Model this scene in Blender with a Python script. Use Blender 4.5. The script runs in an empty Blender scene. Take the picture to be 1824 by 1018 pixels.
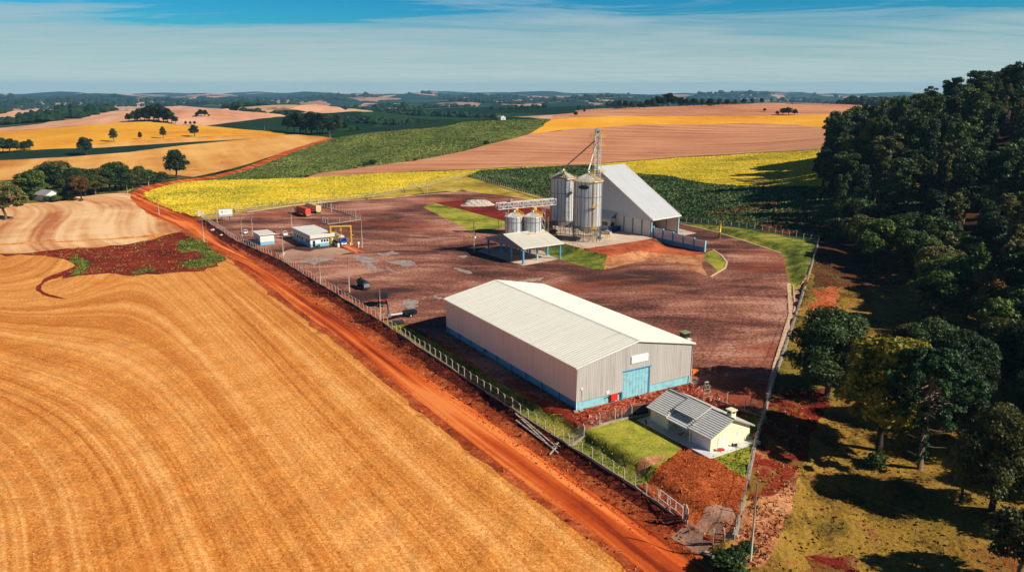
import bpy, math, random
import numpy as np
from mathutils import Vector, Matrix, Euler
from mathutils.geometry import delaunay_2d_cdt

SC = bpy.context.scene
COL = SC.collection
R = math.radians
rng = np.random.default_rng(7)
random.seed(7)

# ------------------------------------------------------------------ camera
FPX, HY, CAMZ = 1400.0, 155.0, 60.0            # focal length in photo pixels, horizon row, drone height
PITCH = math.atan((509 - HY) / FPX)
CP, SP = math.cos(PITCH), math.sin(PITCH)
cam_d = bpy.data.cameras.new('camera')
cam_d.sensor_width = 36.0
cam_d.lens = 36.0 * FPX / 1824.0
cam_d.clip_start, cam_d.clip_end = 1.0, 60000.0
cam = bpy.data.objects.new('camera', cam_d)
COL.objects.link(cam)
cam.location = (0, 0, CAMZ)
cam.rotation_euler = (math.pi / 2 - PITCH, 0, 0)
SC.camera = cam

# ------------------------------------------------------------------ sky, sun, exposure
SUN_AZ = Vector((0.925, -0.38, 0)).normalized()
SUN_EL = R(35)
w = bpy.data.worlds.new('World')
SC.world = w
w.use_nodes = True
nt = w.node_tree
nt.nodes.clear()
def nd(nt, t, **k):
    n = nt.nodes.new(t)
    for a, b in k.items():
        setattr(n, a, b)
    return n
def lk(nt, a, b): nt.links.new(a, b)
def mth(nt, op, a, b=None, clamp=False):
    n = nd(nt, 'ShaderNodeMath', operation=op, use_clamp=clamp)
    for i, v in enumerate((a, b)):
        if v is None: continue
        if isinstance(v, (int, float)): n.inputs[i].default_value = v
        else: lk(nt, v, n.inputs[i])
    return n.outputs[0]
def rampn(nt, fac, stops, interp='LINEAR'):
    n = nd(nt, 'ShaderNodeValToRGB')
    cr = n.color_ramp
    cr.interpolation = interp
    while len(cr.elements) < len(stops): cr.elements.new(0.5)
    for e, (p, c) in zip(cr.elements, stops):
        e.position = p
        e.color = (*c, 1) if len(c) == 3 else c
    lk(nt, fac, n.inputs[0])
    return n.outputs[0]
def mixc(nt, fac, a, b, mode='MIX'):
    n = nd(nt, 'ShaderNodeMix', data_type='RGBA', blend_type=mode)
    for i, v in ((0, fac), (6, a), (7, b)):
        if isinstance(v, (int, float)): n.inputs[i].default_value = v
        elif isinstance(v, tuple): n.inputs[i].default_value = (*v, 1)
        else: lk(nt, v, n.inputs[i])
    return n.outputs[2]
sky = nd(nt, 'ShaderNodeTexSky', sky_type='NISHITA', sun_disc=False)
sky.sun_elevation = SUN_EL
sky.sun_rotation = math.atan2(SUN_AZ.x, SUN_AZ.y)
sky.altitude, sky.air_density, sky.dust_density, sky.ozone_density = 400, 1.0, 0.6, 2.0
tc = nd(nt, 'ShaderNodeTexCoord')
sep = nd(nt, 'ShaderNodeSeparateXYZ')
lk(nt, tc.outputs['Generated'], sep.inputs[0])
# thin cirrus sheet on a flat layer above the land: direction / elevation, stretched along the wind
el = mth(nt, 'ADD', sep.outputs[2], 0.055)
cx = mth(nt, 'DIVIDE', sep.outputs[0], el)
cy = mth(nt, 'DIVIDE', sep.outputs[1], el)
cmb = nd(nt, 'ShaderNodeCombineXYZ')
lk(nt, mth(nt, 'ADD', mth(nt, 'MULTIPLY', cx, 0.42), mth(nt, 'MULTIPLY', cy, 0.12)), cmb.inputs[0])
lk(nt, mth(nt, 'SUBTRACT', mth(nt, 'MULTIPLY', cy, 1.25), mth(nt, 'MULTIPLY', cx, 0.10)), cmb.inputs[1])
no = nd(nt, 'ShaderNodeTexNoise')
no.inputs['Scale'].default_value = 0.62
no.inputs['Detail'].default_value = 10
no.inputs['Roughness'].default_value = 0.62
no.inputs['Distortion'].default_value = 0.9
lk(nt, cmb.outputs[0], no.inputs['Vector'])
low = rampn(nt, sep.outputs[2], [(0.0, (.66,)*3), (0.050, (.46,)*3), (0.076, (.17,)*3), (0.112, (-.02,)*3), (0.3, (0.0,)*3)])
cl = mth(nt, 'ADD', mth(nt, 'SUBTRACT', no.outputs[0], 0.53), mth(nt, 'MULTIPLY', low, 0.8))
cmask = rampn(nt, cl, [(0.0, (0,)*3), (0.10, (.45,)*3), (0.26, (.86,)*3), (0.45, (1,)*3)], 'EASE')
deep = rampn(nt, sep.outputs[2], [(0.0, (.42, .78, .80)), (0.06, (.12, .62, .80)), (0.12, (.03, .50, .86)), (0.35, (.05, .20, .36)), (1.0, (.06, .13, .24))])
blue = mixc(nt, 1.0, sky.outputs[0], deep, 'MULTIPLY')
ccol = rampn(nt, sep.outputs[2], [(0.0, (5.0, 6.2, 6.0)), (0.03, (4.2, 5.4, 5.5)), (0.07, (3.6, 4.8, 5.2)), (0.12, (4.5, 5.6, 6.1)), (0.3, (.9, 1.2, 1.5)), (1.0, (.7, 1.0, 1.3))])
n2 = nd(nt, 'ShaderNodeTexNoise')
n2.inputs['Scale'].default_value = 1.5; n2.inputs['Detail'].default_value = 8; n2.inputs['Roughness'].default_value = 0.6; n2.inputs['Distortion'].default_value = 1.2
lk(nt, cmb.outputs[0], n2.inputs['Vector'])
ccol = mixc(nt, rampn(nt, n2.outputs[0], [(.36, (.55,)*3), (.62, (0,)*3)]), ccol, mixc(nt, .45, ccol, blue))
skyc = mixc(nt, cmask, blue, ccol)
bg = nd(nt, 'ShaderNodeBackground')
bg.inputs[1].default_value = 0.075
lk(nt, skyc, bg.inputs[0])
lk(nt, bg.outputs[0], nd(nt, 'ShaderNodeOutputWorld').inputs[0])

sun_d = bpy.data.lights.new('sun', 'SUN')
sun_d.energy = 4.6
sun_d.angle = R(0.53)
sun_d.color = (1.0, 0.93, 0.82)
sun = bpy.data.objects.new('sun', sun_d)
COL.objects.link(sun)
SUNV = Vector((SUN_AZ.x * math.cos(SUN_EL), SUN_AZ.y * math.cos(SUN_EL), math.sin(SUN_EL)))
sun.rotation_euler = (-SUNV).to_track_quat('-Z', 'Y').to_euler()
sun.location = (100, -100, 150)
SC.view_settings.view_transform = 'Standard'
SC.view_settings.look = 'None'
SC.view_settings.gamma = 1
SC.view_settings.exposure = 0.52
SC.cycles.max_bounces = 6
SC.cycles.transparent_max_bounces = 12
SC.cycles.volume_bounces = 0

# ------------------------------------------------------------------ helpers
def s2l(c): return tuple(((v/255)/12.92 if v/255 <= .04045 else ((v/255+.055)/1.055)**2.4) for v in c)
def ray(px, py):
    u = (px - 912) / FPX; v = (509 - py) / FPX
    return u, CP + v * SP, v * CP - SP
def P(px, py, z=0.0):
    """point of the level z seen at a pixel of the photograph"""
    dx, dy, dz = ray(px, py)
    t = (z - CAMZ) / dz
    return Vector((dx * t, dy * t, z))
def hz(py, X, Y):
    """height of photo row py above the point X, Y"""
    v = (509 - py) / FPX
    return CAMZ - (Y * SP - v * Y * CP) / (CP + v * SP)
def tag(o, label=None, cat=None, group=None, kind=None):
    if label: o['label'] = label
    if cat: o['category'] = cat
    if group: o['group'] = group
    if kind: o['kind'] = kind
    return o
def thing(name, label, cat, loc=(0, 0, 0), rz=0.0, group=None):
    o = bpy.data.objects.new(name, None)
    COL.objects.link(o)
    o.location = loc
    o.rotation_euler = (0, 0, rz)
    o.empty_display_size = 0.5
    return tag(o, label, cat, group)
def dup(root, loc, rz=None, label=None, scale=None, group=None):
    """copy of a thing with its parts and sub-parts, sharing mesh data"""
    r = root.copy(); COL.objects.link(r); r.location = loc
    if rz is not None: r.rotation_euler = (0, 0, rz)
    if scale is not None: r.scale = scale if hasattr(scale, '__len__') else (scale,)*3
    if label: r['label'] = label
    if group: r['group'] = group
    def rec(src, dst):
        for ch in list(src.children):
            c = ch.copy(); COL.objects.link(c); c.parent = dst
            rec(ch, c)
    rec(root, r)
    return r
class MB:
    """collects shapes for ONE mesh object"""
    def __init__(s): s.v = []; s.f = []; s.m = []; s.k = 0; s.sm = []
    def add(s, vs, fs, smooth=False):
        b = len(s.v)
        s.v += [tuple(v) for v in vs]
        s.f += [tuple(b + i for i in f) for f in fs]
        s.m += [s.k] * len(fs); s.sm += [smooth] * len(fs)
        return s
    def box(s, a, b, M=None):
        x0, y0, z0 = a; x1, y1, z1 = b
        vs = [Vector(p) for p in ((x0,y0,z0),(x1,y0,z0),(x1,y1,z0),(x0,y1,z0),(x0,y0,z1),(x1,y0,z1),(x1,y1,z1),(x0,y1,z1))]
        if M: vs = [M @ v for v in vs]
        return s.add(vs, [(0,3,2,1),(4,5,6,7),(0,1,5,4),(1,2,6,5),(2,3,7,6),(3,0,4,7)])
    def bbox(s, c, d, M=None):
        return s.box([c[i]-d[i]/2 for i in range(3)], [c[i]+d[i]/2 for i in range(3)], M)
    def prism(s, poly, vec, M=None):
        """polygon (3D points) extruded by vec"""
        n = len(poly); vec = Vector(vec)
        vs = [Vector(p) for p in poly] + [Vector(p) + vec for p in poly]
        if M: vs = [M @ v for v in vs]
        return s.add(vs, [tuple(range(n))[::-1], tuple(range(n, 2*n))] + [(i, (i+1) % n, n+(i+1) % n, n+i) for i in range(n)])
    def bar(s, p0, p1, a, b=None, up=(0, 0, 1)):
        """rectangular bar"""
        p0, p1 = Vector(p0), Vector(p1); b = b or a
        d = (p1 - p0).normalized(); u = Vector(up)
        if abs(d.dot(u)) > .98: u = Vector((1, 0, 0))
        x = d.cross(u).normalized() * a / 2; y = x.cross(d).normalized() * b / 2
        vs = [p0-x-y, p0+x-y, p0+x+y, p0-x+y, p1-x-y, p1+x-y, p1+x+y, p1-x+y]
        return s.add(vs, [(0,3,2,1),(4,5,6,7),(0,1,5,4),(1,2,6,5),(2,3,7,6),(3,0,4,7)])
    def tube(s, pts, r, n=8, cap=True):
        pts = [Vector(p) for p in pts]
        rs = r if hasattr(r, '__len__') else [r] * len(pts)
        vs = []; fs = []
        for i, p in enumerate(pts):
            d = (pts[min(i+1, len(pts)-1)] - pts[max(i-1, 0)]).normalized()
            u = Vector((0, 0, 1)) if abs(d.z) < .9 else Vector((1, 0, 0))
            x = d.cross(u).normalized(); y = x.cross(d)
            for k in range(n):
                a = 2*math.pi*k/n
                vs.append(p + (x*math.cos(a) + y*math.sin(a)) * rs[i])
        for i in range(len(pts)-1):
            for k in range(n):
                k2 = (k+1) % n
                fs.append((i*n+k, i*n+k2, (i+1)*n+k2, (i+1)*n+k))
        if cap:
            fs.append(tuple(range(n))); fs.append(tuple((len(pts)-1)*n+k for k in range(n))[::-1])
        return s.add(vs, fs, n > 6)
    def lathe(s, prof, c=(0, 0, 0), n=32, smooth=True):
        """profile of (r, z) turned about a vertical axis"""
        c = Vector(c); vs = []; fs = []
        for (r, z) in prof:
            for k in range(n):
                a = 2*math.pi*k/n
                vs.append(c + Vector((r*math.cos(a), r*math.sin(a), z)))
        for i in range(len(prof)-1):
            for k in range(n):
                k2 = (k+1) % n
                fs.append((i*n+k, i*n+k2, (i+1)*n+k2, (i+1)*n+k))
        return s.add(vs, fs, smooth)
    def build(s, name, mat, parent=None, label=None):
        me = bpy.data.meshes.new(name)
        me.from_pydata(s.v, [], s.f)
        for m in (mat if isinstance(mat, (list, tuple)) else [mat]): me.materials.append(m)
        me.polygons.foreach_set('material_index', s.m)
        me.polygons.foreach_set('use_smooth', s.sm)
        me.update()
        o = bpy.data.objects.new(name, me)
        COL.objects.link(o)
        if parent: o.parent = parent
        if label: o['label'] = label
        return o
def npmesh(name, V, F, mat, parent=None, smooth=False):
    """mesh from arrays; F is (n,3) or (n,4)"""
    V = np.asarray(V, np.float32); F = np.asarray(F, np.int32)
    me = bpy.data.meshes.new(name)
    me.vertices.add(len(V)); me.vertices.foreach_set('co', V.ravel())
    k = F.shape[1]
    me.loops.add(F.size); me.loops.foreach_set('vertex_index', F.ravel())
    me.polygons.add(len(F)); me.polygons.foreach_set('loop_start', np.arange(0, F.size, k, dtype=np.int32))
    me.polygons.foreach_set('use_smooth', np.full(len(F), smooth))
    me.materials.append(mat); me.update(calc_edges=True)
    o = bpy.data.objects.new(name, me); COL.objects.link(o)
    if parent: o.parent = parent
    return o

# ------------------------------------------------------------------ materials
MATS = {}
def newmat(name):
    m = bpy.data.materials.new(name); m.use_nodes = True
    nt = m.node_tree; nt.nodes.clear()
    p = nd(nt, 'ShaderNodeBsdfPrincipled')
    lk(nt, p.outputs[0], nd(nt, 'ShaderNodeOutputMaterial').inputs[0])
    MATS[name] = m
    return m, nt, p
def noise(nt, vec, scale, detail=4, rough=.55, dist=0.0, dim='3D'):
    n = nd(nt, 'ShaderNodeTexNoise', noise_dimensions=dim)
    n.inputs['Scale'].default_value = scale; n.inputs['Detail'].default_value = detail
    n.inputs['Roughness'].default_value = rough; n.inputs['Distortion'].default_value = dist
    lk(nt, vec, n.inputs['Vector'])
    return n.outputs[0]
def vscale(nt, vec, sx, sy, sz, rot=0.0):
    n = nd(nt, 'ShaderNodeMapping')
    n.inputs['Scale'].default_value = (sx, sy, sz); n.inputs['Rotation'].default_value = (0, 0, rot)
    lk(nt, vec, n.inputs['Vector'])
    return n.outputs[0]
def mat(name, col, rough=.6, metal=0.0, var=.25, vs=1.2, spec=.4, dirt=None):
    """painted or plain surface with worn, blotchy colour; local coordinates"""
    if name in MATS: return MATS[name]
    m, nt, p = newmat(name)
    c = s2l(col)
    t = nd(nt, 'ShaderNodeTexCoord').outputs['Object']
    f = noise(nt, t, vs, 5, .6)
    lo = dirt or tuple(x * (1 - var) for x in c)
    cc = rampn(nt, f, [(0.28, lo), (0.5, c), (0.75, tuple(min(.9, x * (1 + var * .5)) for x in c))])
    lk(nt, cc, p.inputs['Base Color'])
    p.inputs['Roughness'].default_value = rough; p.inputs['Metallic'].default_value = metal
    p.inputs['Specular IOR Level'].default_value = spec
    return m
def ribmat(name, col, axis, period=.35, rough=.45, metal=.0, streak=.25, along=None, spec=.4, bump=.5):
    """profiled sheet metal: ribs across AXIS (0 x, 1 y), run-off streaks down the sheet"""
    if name in MATS: return MATS[name]
    m, nt, p = newmat(name)
    c = s2l(col)
    t = nd(nt, 'ShaderNodeTexCoord').outputs['Object']
    wv = nd(nt, 'ShaderNodeTexWave', bands_direction='XYZ'[axis], wave_profile='SIN')
    wv.inputs['Scale'].default_value = 2*math.pi / (20 * period)
    lk(nt, t, wv.inputs['Vector'])
    sc = [.06, .06, .06]; sc[axis] = 2.2
    f = noise(nt, vscale(nt, t, *sc), 1.6, 6, .65)
    sc = [.02, .02, .02]; sc[axis] = .9
    f2 = noise(nt, vscale(nt, t, *sc), 1.0, 3, .5)
    f3 = noise(nt, t, .15, 3)
    ff = mth(nt, 'ADD', mth(nt, 'ADD', mth(nt, 'MULTIPLY', f, .5), mth(nt, 'MULTIPLY', f2, .3)), mth(nt, 'MULTIPLY', f3, .2))
    cc = rampn(nt, ff, [(.34, tuple(x*(1-streak) for x in c)), (.5, c), (.66, tuple(min(.88, x*(1+streak*.6)) for x in c))])
    cc = mixc(nt, mth(nt, 'MULTIPLY', wv.outputs['Fac'], .20), cc, tuple(x*.5 for x in c))
    sc = [.035, .035, .035]; sc[axis] = .5
    st = rampn(nt, noise(nt, vscale(nt, t, *sc), 3.0, 5, .6), [(.60, (0,)*3), (.72, (.55,)*3)])
    cc = mixc(nt, st, cc, tuple(x*y for x, y in zip(c, (.66, .54, .44))))
    lk(nt, cc, p.inputs['Base Color'])
    b = nd(nt, 'ShaderNodeBump'); b.inputs['Strength'].default_value = bump; b.inputs['Distance'].default_value = .05
    lk(nt, wv.outputs['Fac'], b.inputs['Height']); lk(nt, b.outputs[0], p.inputs['Normal'])
    p.inputs['Roughness'].default_value = rough; p.inputs['Metallic'].default_value = metal
    p.inputs['Specular IOR Level'].default_value = spec
    return m
def groundmat(name, cols, patch=(.02, .5), stripe=None, fine=(1.5, .5), mid=(.12, .4), bump=.4, rough=.95, extra=None, rot=0.0, stretch=(1, 1), grain=None):
    """soil, stubble, grass: a ramp of own colours driven by patches, worked stripes (along the field's own u,v) and grain"""
    m, nt, p = newmat(name)
    g = nd(nt, 'ShaderNodeNewGeometry').outputs['Position']
    uv = nd(nt, 'ShaderNodeUVMap', uv_map='field').outputs[0]
    st = vscale(nt, g, stretch[0], stretch[1], 1, rot)
    def term(v, amt): return mth(nt, 'MULTIPLY', mth(nt, 'SUBTRACT', v, .5), amt * 2.7)
    val = mth(nt, 'ADD', term(noise(nt, g, patch[0], 3, .5, .4), patch[1]), .5)
    val = mth(nt, 'ADD', val, term(noise(nt, st, mid[0], 6, .6, .6), mid[1]))
    fn = noise(nt, g, fine[0], 3, .7)
    val = mth(nt, 'ADD', val, term(fn, fine[1]))
    if grain: val = mth(nt, 'ADD', val, term(noise(nt, g, grain[0], 2, .6), grain[1]))
    if stripe:
        for (su, sv, amt) in stripe:
            val = mth(nt, 'ADD', val, term(noise(nt, vscale(nt, uv, su, sv, 1), 1.0, 2, .5, .0, '2D'), amt))
    n = len(cols)
    cc = rampn(nt, val, [(.12 + .76*i/(n-1), s2l(c)) for i, c in enumerate(cols)])
    if extra:
        for (sc, lo, hi, col, rr) in extra:
            f = rampn(nt, noise(nt, vscale(nt, g, rr[0], rr[1], 1, rr[2]), sc, 6, .62, .8), [(lo, (0,)*3), (hi, (1,)*3)])
            cc = mixc(nt, f, cc, s2l(col))
    lk(nt, cc, p.inputs['Base Color'])
    if bump:
        b = nd(nt, 'ShaderNodeBump'); b.inputs['Strength'].default_value = bump; b.inputs['Distance'].default_value = .25
        lk(nt, fn, b.inputs['Height']); lk(nt, b.outputs[0], p.inputs['Normal'])
    p.inputs['Roughness'].default_value = rough
    p.inputs['Specular IOR Level'].default_value = .12
    return m
def simple(name, col, rough=.5, metal=0.0, spec=.5):
    if name in MATS: return MATS[name]
    m, nt, p = newmat(name)
    p.inputs['Base Color'].default_value = (*s2l(col), 1)
    p.inputs['Roughness'].default_value = rough; p.inputs['Metallic'].default_value = metal
    p.inputs['Specular IOR Level'].default_value = spec
    return m

# ------------------------------------------------------------------ terrain
def sst(a, b, x):
    t = np.clip((x - a) / (b - a), 0, 1); return t*t*(3-2*t)
def segdist(X, Y, pts):
    """distance to an open polyline, signed positive on its left"""
    best = np.full(X.shape, 1e18); sg = np.ones(X.shape)
    for (x0, y0), (x1, y1) in zip(pts[:-1], pts[1:]):
        dx, dy = x1-x0, y1-y0; L2 = dx*dx+dy*dy
        t = np.clip(((X-x0)*dx+(Y-y0)*dy)/L2, 0, 1)
        d = (X-x0-t*dx)**2 + (Y-y0-t*dy)**2
        s = np.where(dx*(Y-y0)-dy*(X-x0) >= 0, 1.0, -1.0)
        m = d < best
        best = np.where(m, d, best); sg = np.where(m, s, sg)
    return np.sqrt(best) * sg
def pip(X, Y, poly):
    c = np.zeros(X.shape, bool); n = len(poly)
    for i in range(n):
        x0, y0 = poly[i]; x1, y1 = poly[(i+1) % n]
        if y0 == y1: continue
        k = ((y0 > Y) != (y1 > Y)) & (X < (x1-x0)*(Y-y0)/(y1-y0)+x0)
        c ^= k
    return c
def xy(l): return [tuple(P(*p)[:2]) for p in l]
ROADFENCE = [(361,389,0),(420,428,0),(497,461,0),(575,508,-.2),(680,573,-.4),(780,640,-.9),(905,722,-1.5),(1010,790,-1.9),(1128,865,-2.1),(1215,925,-2.1)]
RIGHTFENCE = [(1308,962,-2.1),(1328,872,-1.0),(1345,792,-.3),(1380,672,0),(1405,600,0.2),(1443,482,1.2),(1457.6,431.6,2.0)]
BACKFENCE = [(366,385,0.3),(440,372,.4),(552,361,.5),(662,348.5,.8),(759,330,1.2),(831,315,1.6)]
CORNFENCE = [(831,315,1.6),(979,356,1.0),(1070,374,.8),(1210,393.6,1.0),(1286,402,1.4),(1357,411,1.7),(1457.6,431.6,2.0)]
RF = xy(ROADFENCE); RF2 = [RF[0]] + RF[1:] + [tuple(P(1290,978,-1.8)[:2])]
RF_EXT = [(RF[0][0]-60, RF[0][1]+75)] + RF2
GF = xy(RIGHTFENCE)
RFY = np.array([p[1] for p in RF])[::-1]; RFZ = np.array([q[2] for q in ROADFENCE])[::-1]
PLAT = [tuple(P(a, b, 2)[:2]) for a, b in ((985,402),(1000,431),(1040,442),(1082,452),(1130,447),(1160,441),(1163,424),(1075,402))]
YARDEDGE = xy([(1070,380),(1200,396),(1277,413),(1339,433),(1394,451),(1405,505)])
ctrl = []
def C(px, py, Y):
    X = None; v = (509-py)/FPX
    q = (Y*SP - v*Y*CP)/(CP+v*SP)
    ctrl.append(((px-912)/FPX*(Y*CP+q*SP), Y, CAMZ-q))
for q in ((313,312,560),(100,260,790),(0,290,700),(250,240,880),(300,215,1040),(310,187.5,1200),(100,217,1090),(0,233,1020),(510,205,1180),(500,235,950),
          (600,243,860),(700,223,900),(830,213,920),(985,209,930),(850,262,690),(800,302,560),(1000,242,800),(640,290,620),(440,300,620),(560,262,760),
          (1250,187,1200),(1100,193,1120),(1400,180,1250),(1250,222,900),(1450,226,880),(1250,265,680),(1400,262,640),(1050,293,570),(1250,320,490),(1420,315,480),
          (-150,240,1000),(-150,300,650),(1040,200,1050)):
    C(*q)
for X in range(-330, 131, 66):
    for Y in (20, 85, 150, 215, 280, 345, 400):
        ctrl.append((X, Y, 0.0))
for X in (-150, -60, 30): ctrl.append((X, 460, 0.6))
ctrl += [(80,395,3.0),(120,370,3.2),(-330,480,0),(-250,470,0),
         (150,330,4),(190,420,21),(180,330,9),(235,430,33),(275,410,43),(320,400,50),(300,300,34),(220,250,12),(180,200,3),(130,150,-2),(60,90,-2),(110,90,-3),(200,120,0),(300,150,8),
         (250,600,20),(350,600,34),(420,800,30),(600,900,38),(40,60,-2),(140,275,1),(520,500,60),(450,300,50)]
ctrl += [(-900,1480,4),(-500,1520,-2),(0,1500,-8),(450,1500,6),(950,1420,12),(-1250,1150,-2),(-80,1180,-2),(-200,1050,2),(200,1450,0),(-700,1400,14),(900,1100,20),(700,1300,14),(1000,800,34),(560,1150,25),(700,600,48)]
ca = np.array(ctrl)
def tps(r2): return np.where(r2 > 1e-9, r2*np.log(np.maximum(r2, 1e-9)), 0)
SCL = 300.0
cx_, cy_ = ca[:, 0]/SCL, ca[:, 1]/SCL
A_ = tps((cx_[:, None]-cx_)**2+(cy_[:, None]-cy_)**2) + np.eye(len(ca))*2e-3
n_ = len(ca); Pm = np.c_[np.ones(n_), cx_, cy_]
W_ = np.linalg.solve(np.block([[A_, Pm], [Pm.T, np.zeros((3, 3))]]), np.r_[ca[:, 2], np.zeros(3)])
r8 = np.random.default_rng(3)
WAVES = [(L, r8.uniform(0, 6.28), r8.uniform(0, 6.28), a) for L, a in ((3600, 16), (2300, 14), (1500, 12), (1100, 9), (760, 6), (520, 4), (2900, 12), (1900, 10))]
FARB = [(885,1900,26,330),(640,2400,16,420),(-1040,1900,16,330),(-650,2150,14,300),(-450,1720,34,170),(-200,3000,16,350),(1250,2400,24,500),(250,2600,20,300),(1500,1600,24,450)]
def hfar(X, Y):
    r = np.hypot(X, Y)
    h = -12 - 52*sst(1400, 4500, r)
    k = .22 + .78*sst(2300, 5500, r)
    for L, a, ph, am in WAVES: h = h + k*am*np.sin((X*math.cos(a)+Y*math.sin(a))*2*math.pi/L+ph)
    for (bx, by, am, s) in FARB: h = h + am*np.exp(-((X-bx)**2+(Y-by)**2)/(2*s*s))
    return h
def hbase(X, Y):
    x, y = X/SCL, Y/SCL
    out = W_[n_] + W_[n_+1]*x + W_[n_+2]*y
    for i in range(n_): out = out + W_[i]*tps((x-cx_[i])**2+(y-cy_[i])**2)
    out = np.clip(out, -8, 70)
    r = np.hypot(X, Y)
    wf = sst(1180, 1700, r)
    return out*(1-wf) + (hfar(X, Y)*wf if np.any(wf > 0) else 0)
def hgt(X, Y):
    X = np.atleast_1d(np.asarray(X, float)); Y = np.atleast_1d(np.asarray(Y, float))
    shp = X.shape; X = X.ravel(); Y = Y.ravel()
    h = np.empty(len(X))
    for i in range(0, len(X), 20000):
        h[i:i+20000] = hbase(X[i:i+20000], Y[i:i+20000])
    k = np.where((Y < 520) & (Y > 0) & (np.abs(X) < 260))[0]
    if len(k):
        x, y = X[k], Y[k]; b = h[k]
        d = -segdist(x, y, RF_EXT)                 # + on the road's side of the road fence
        zf = np.interp(y, RFY, RFZ)
        flat = 1 - sst(15, 45, -d) * 0
        inside = d < 0
        # the yard, levelled, its rim down to the foot of the fence
        lvl = np.where(y < 118, -2.1*sst(120, 94, y), 0)
        hin = zf + (lvl - zf)*sst(2.6, 4.5, -d)
        # verge, ditch, road, field on the other side
        zo = zf - 0.25 - .75*sst(.3, 2.2, d) - .45*(sst(2.2, 4.6, d) - sst(5.2, 7.4, d)) + .25*sst(6, 8, d)
        back = sst(18, 90, d)
        ho = zo*(1-back) + b*back
        inyard = pip(x, y, YARD_W)
        nb = np.where(inside, np.where(inyard, hin, b), ho)
        # behind the top of the yard the natural land takes over
        top = sst(330, 420, y)
        nb = np.where(inyard, nb, np.where(inside, b, nb*(1-top*sst(0, 20, d))+b*top*sst(0, 20, d)))
        # right-hand boundary: falls away to the pasture
        g = -segdist(x, y, GF)
        gz = np.interp(y, [p[1] for p in GF], [q[2] for q in RIGHTFENCE])
        og = (g > 0) & (y < 335)
        nb = np.where(og, gz + (np.minimum(b, 60) - gz)*sst(0, 26, g) - 1.0*sst(.5, 10, g)*(1-sst(10, 40, g)), nb)
        # raised silo platform
        pd = np.abs(segdist(x, y, PLAT + [PLAT[0]])); pin = pip(x, y, PLAT)
        nb = np.where(pin | (pd < 5.5), np.maximum(nb, np.where(pin, 2.0, 2.0*(1-sst(.2, 5.5, pd)))), nb)
        # cut bank rising from the kerb to the fence of the corn field
        e = segdist(x, y, YARDEDGE)
        up = (e > 0) & (e < 60) & (x > 40) & inside & (y > 240) & ~og
        cz = np.interp(x, [41, 70, 100, 123], [.8, 1.1, 1.6, 2.0])
        nb = np.where(up & ~pin, cz*sst(.3, 6, e) + (np.maximum(b, cz) - cz)*sst(6, 40, e), nb)
        # bank under the fence at the yellow crop
        h[k] = nb
    return h.reshape(shp)
YARD_W = [(x-2.6, y-1.6) for x, y in RF2] + xy([(1308,962,-2.1),(1328,872,-1),(1345,792),(1380,672),(1405,600),(1405,505),(1394,451),(1339,433),(1277,413),(1200,396),(1070,376),(979,360),(895,347),(823,340),(695,352),(603,358),(440,377)])
def ats(pix):
    """points of the land seen at pixels of the photograph"""
    D = np.array([ray(*q) for q in pix]); t = np.geomspace(60, 20000, 420)
    T = D[:, None, :]*t[None, :, None]
    below = CAMZ+T[..., 2] <= hgt(T[..., 0].ravel(), T[..., 1].ravel()).reshape(len(D), -1)
    i = np.argmax(below, axis=1); miss = ~below.any(axis=1)
    hi = t[i]; lo = t[np.maximum(i-1, 0)]
    for _ in range(15):
        m = (lo+hi)/2
        b = CAMZ+D[:, 2]*m <= hgt(D[:, 0]*m, D[:, 1]*m)
        hi = np.where(b, m, hi); lo = np.where(b, lo, m)
    hi[miss] = 9000
    return [Vector((D[k, 0]*hi[k], D[k, 1]*hi[k], CAMZ+D[k, 2]*hi[k])) for k in range(len(D))]
def at(px, py): return ats([(px, py)])[0]
def gz(x, y): return float(hgt(x, y)[0])

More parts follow.
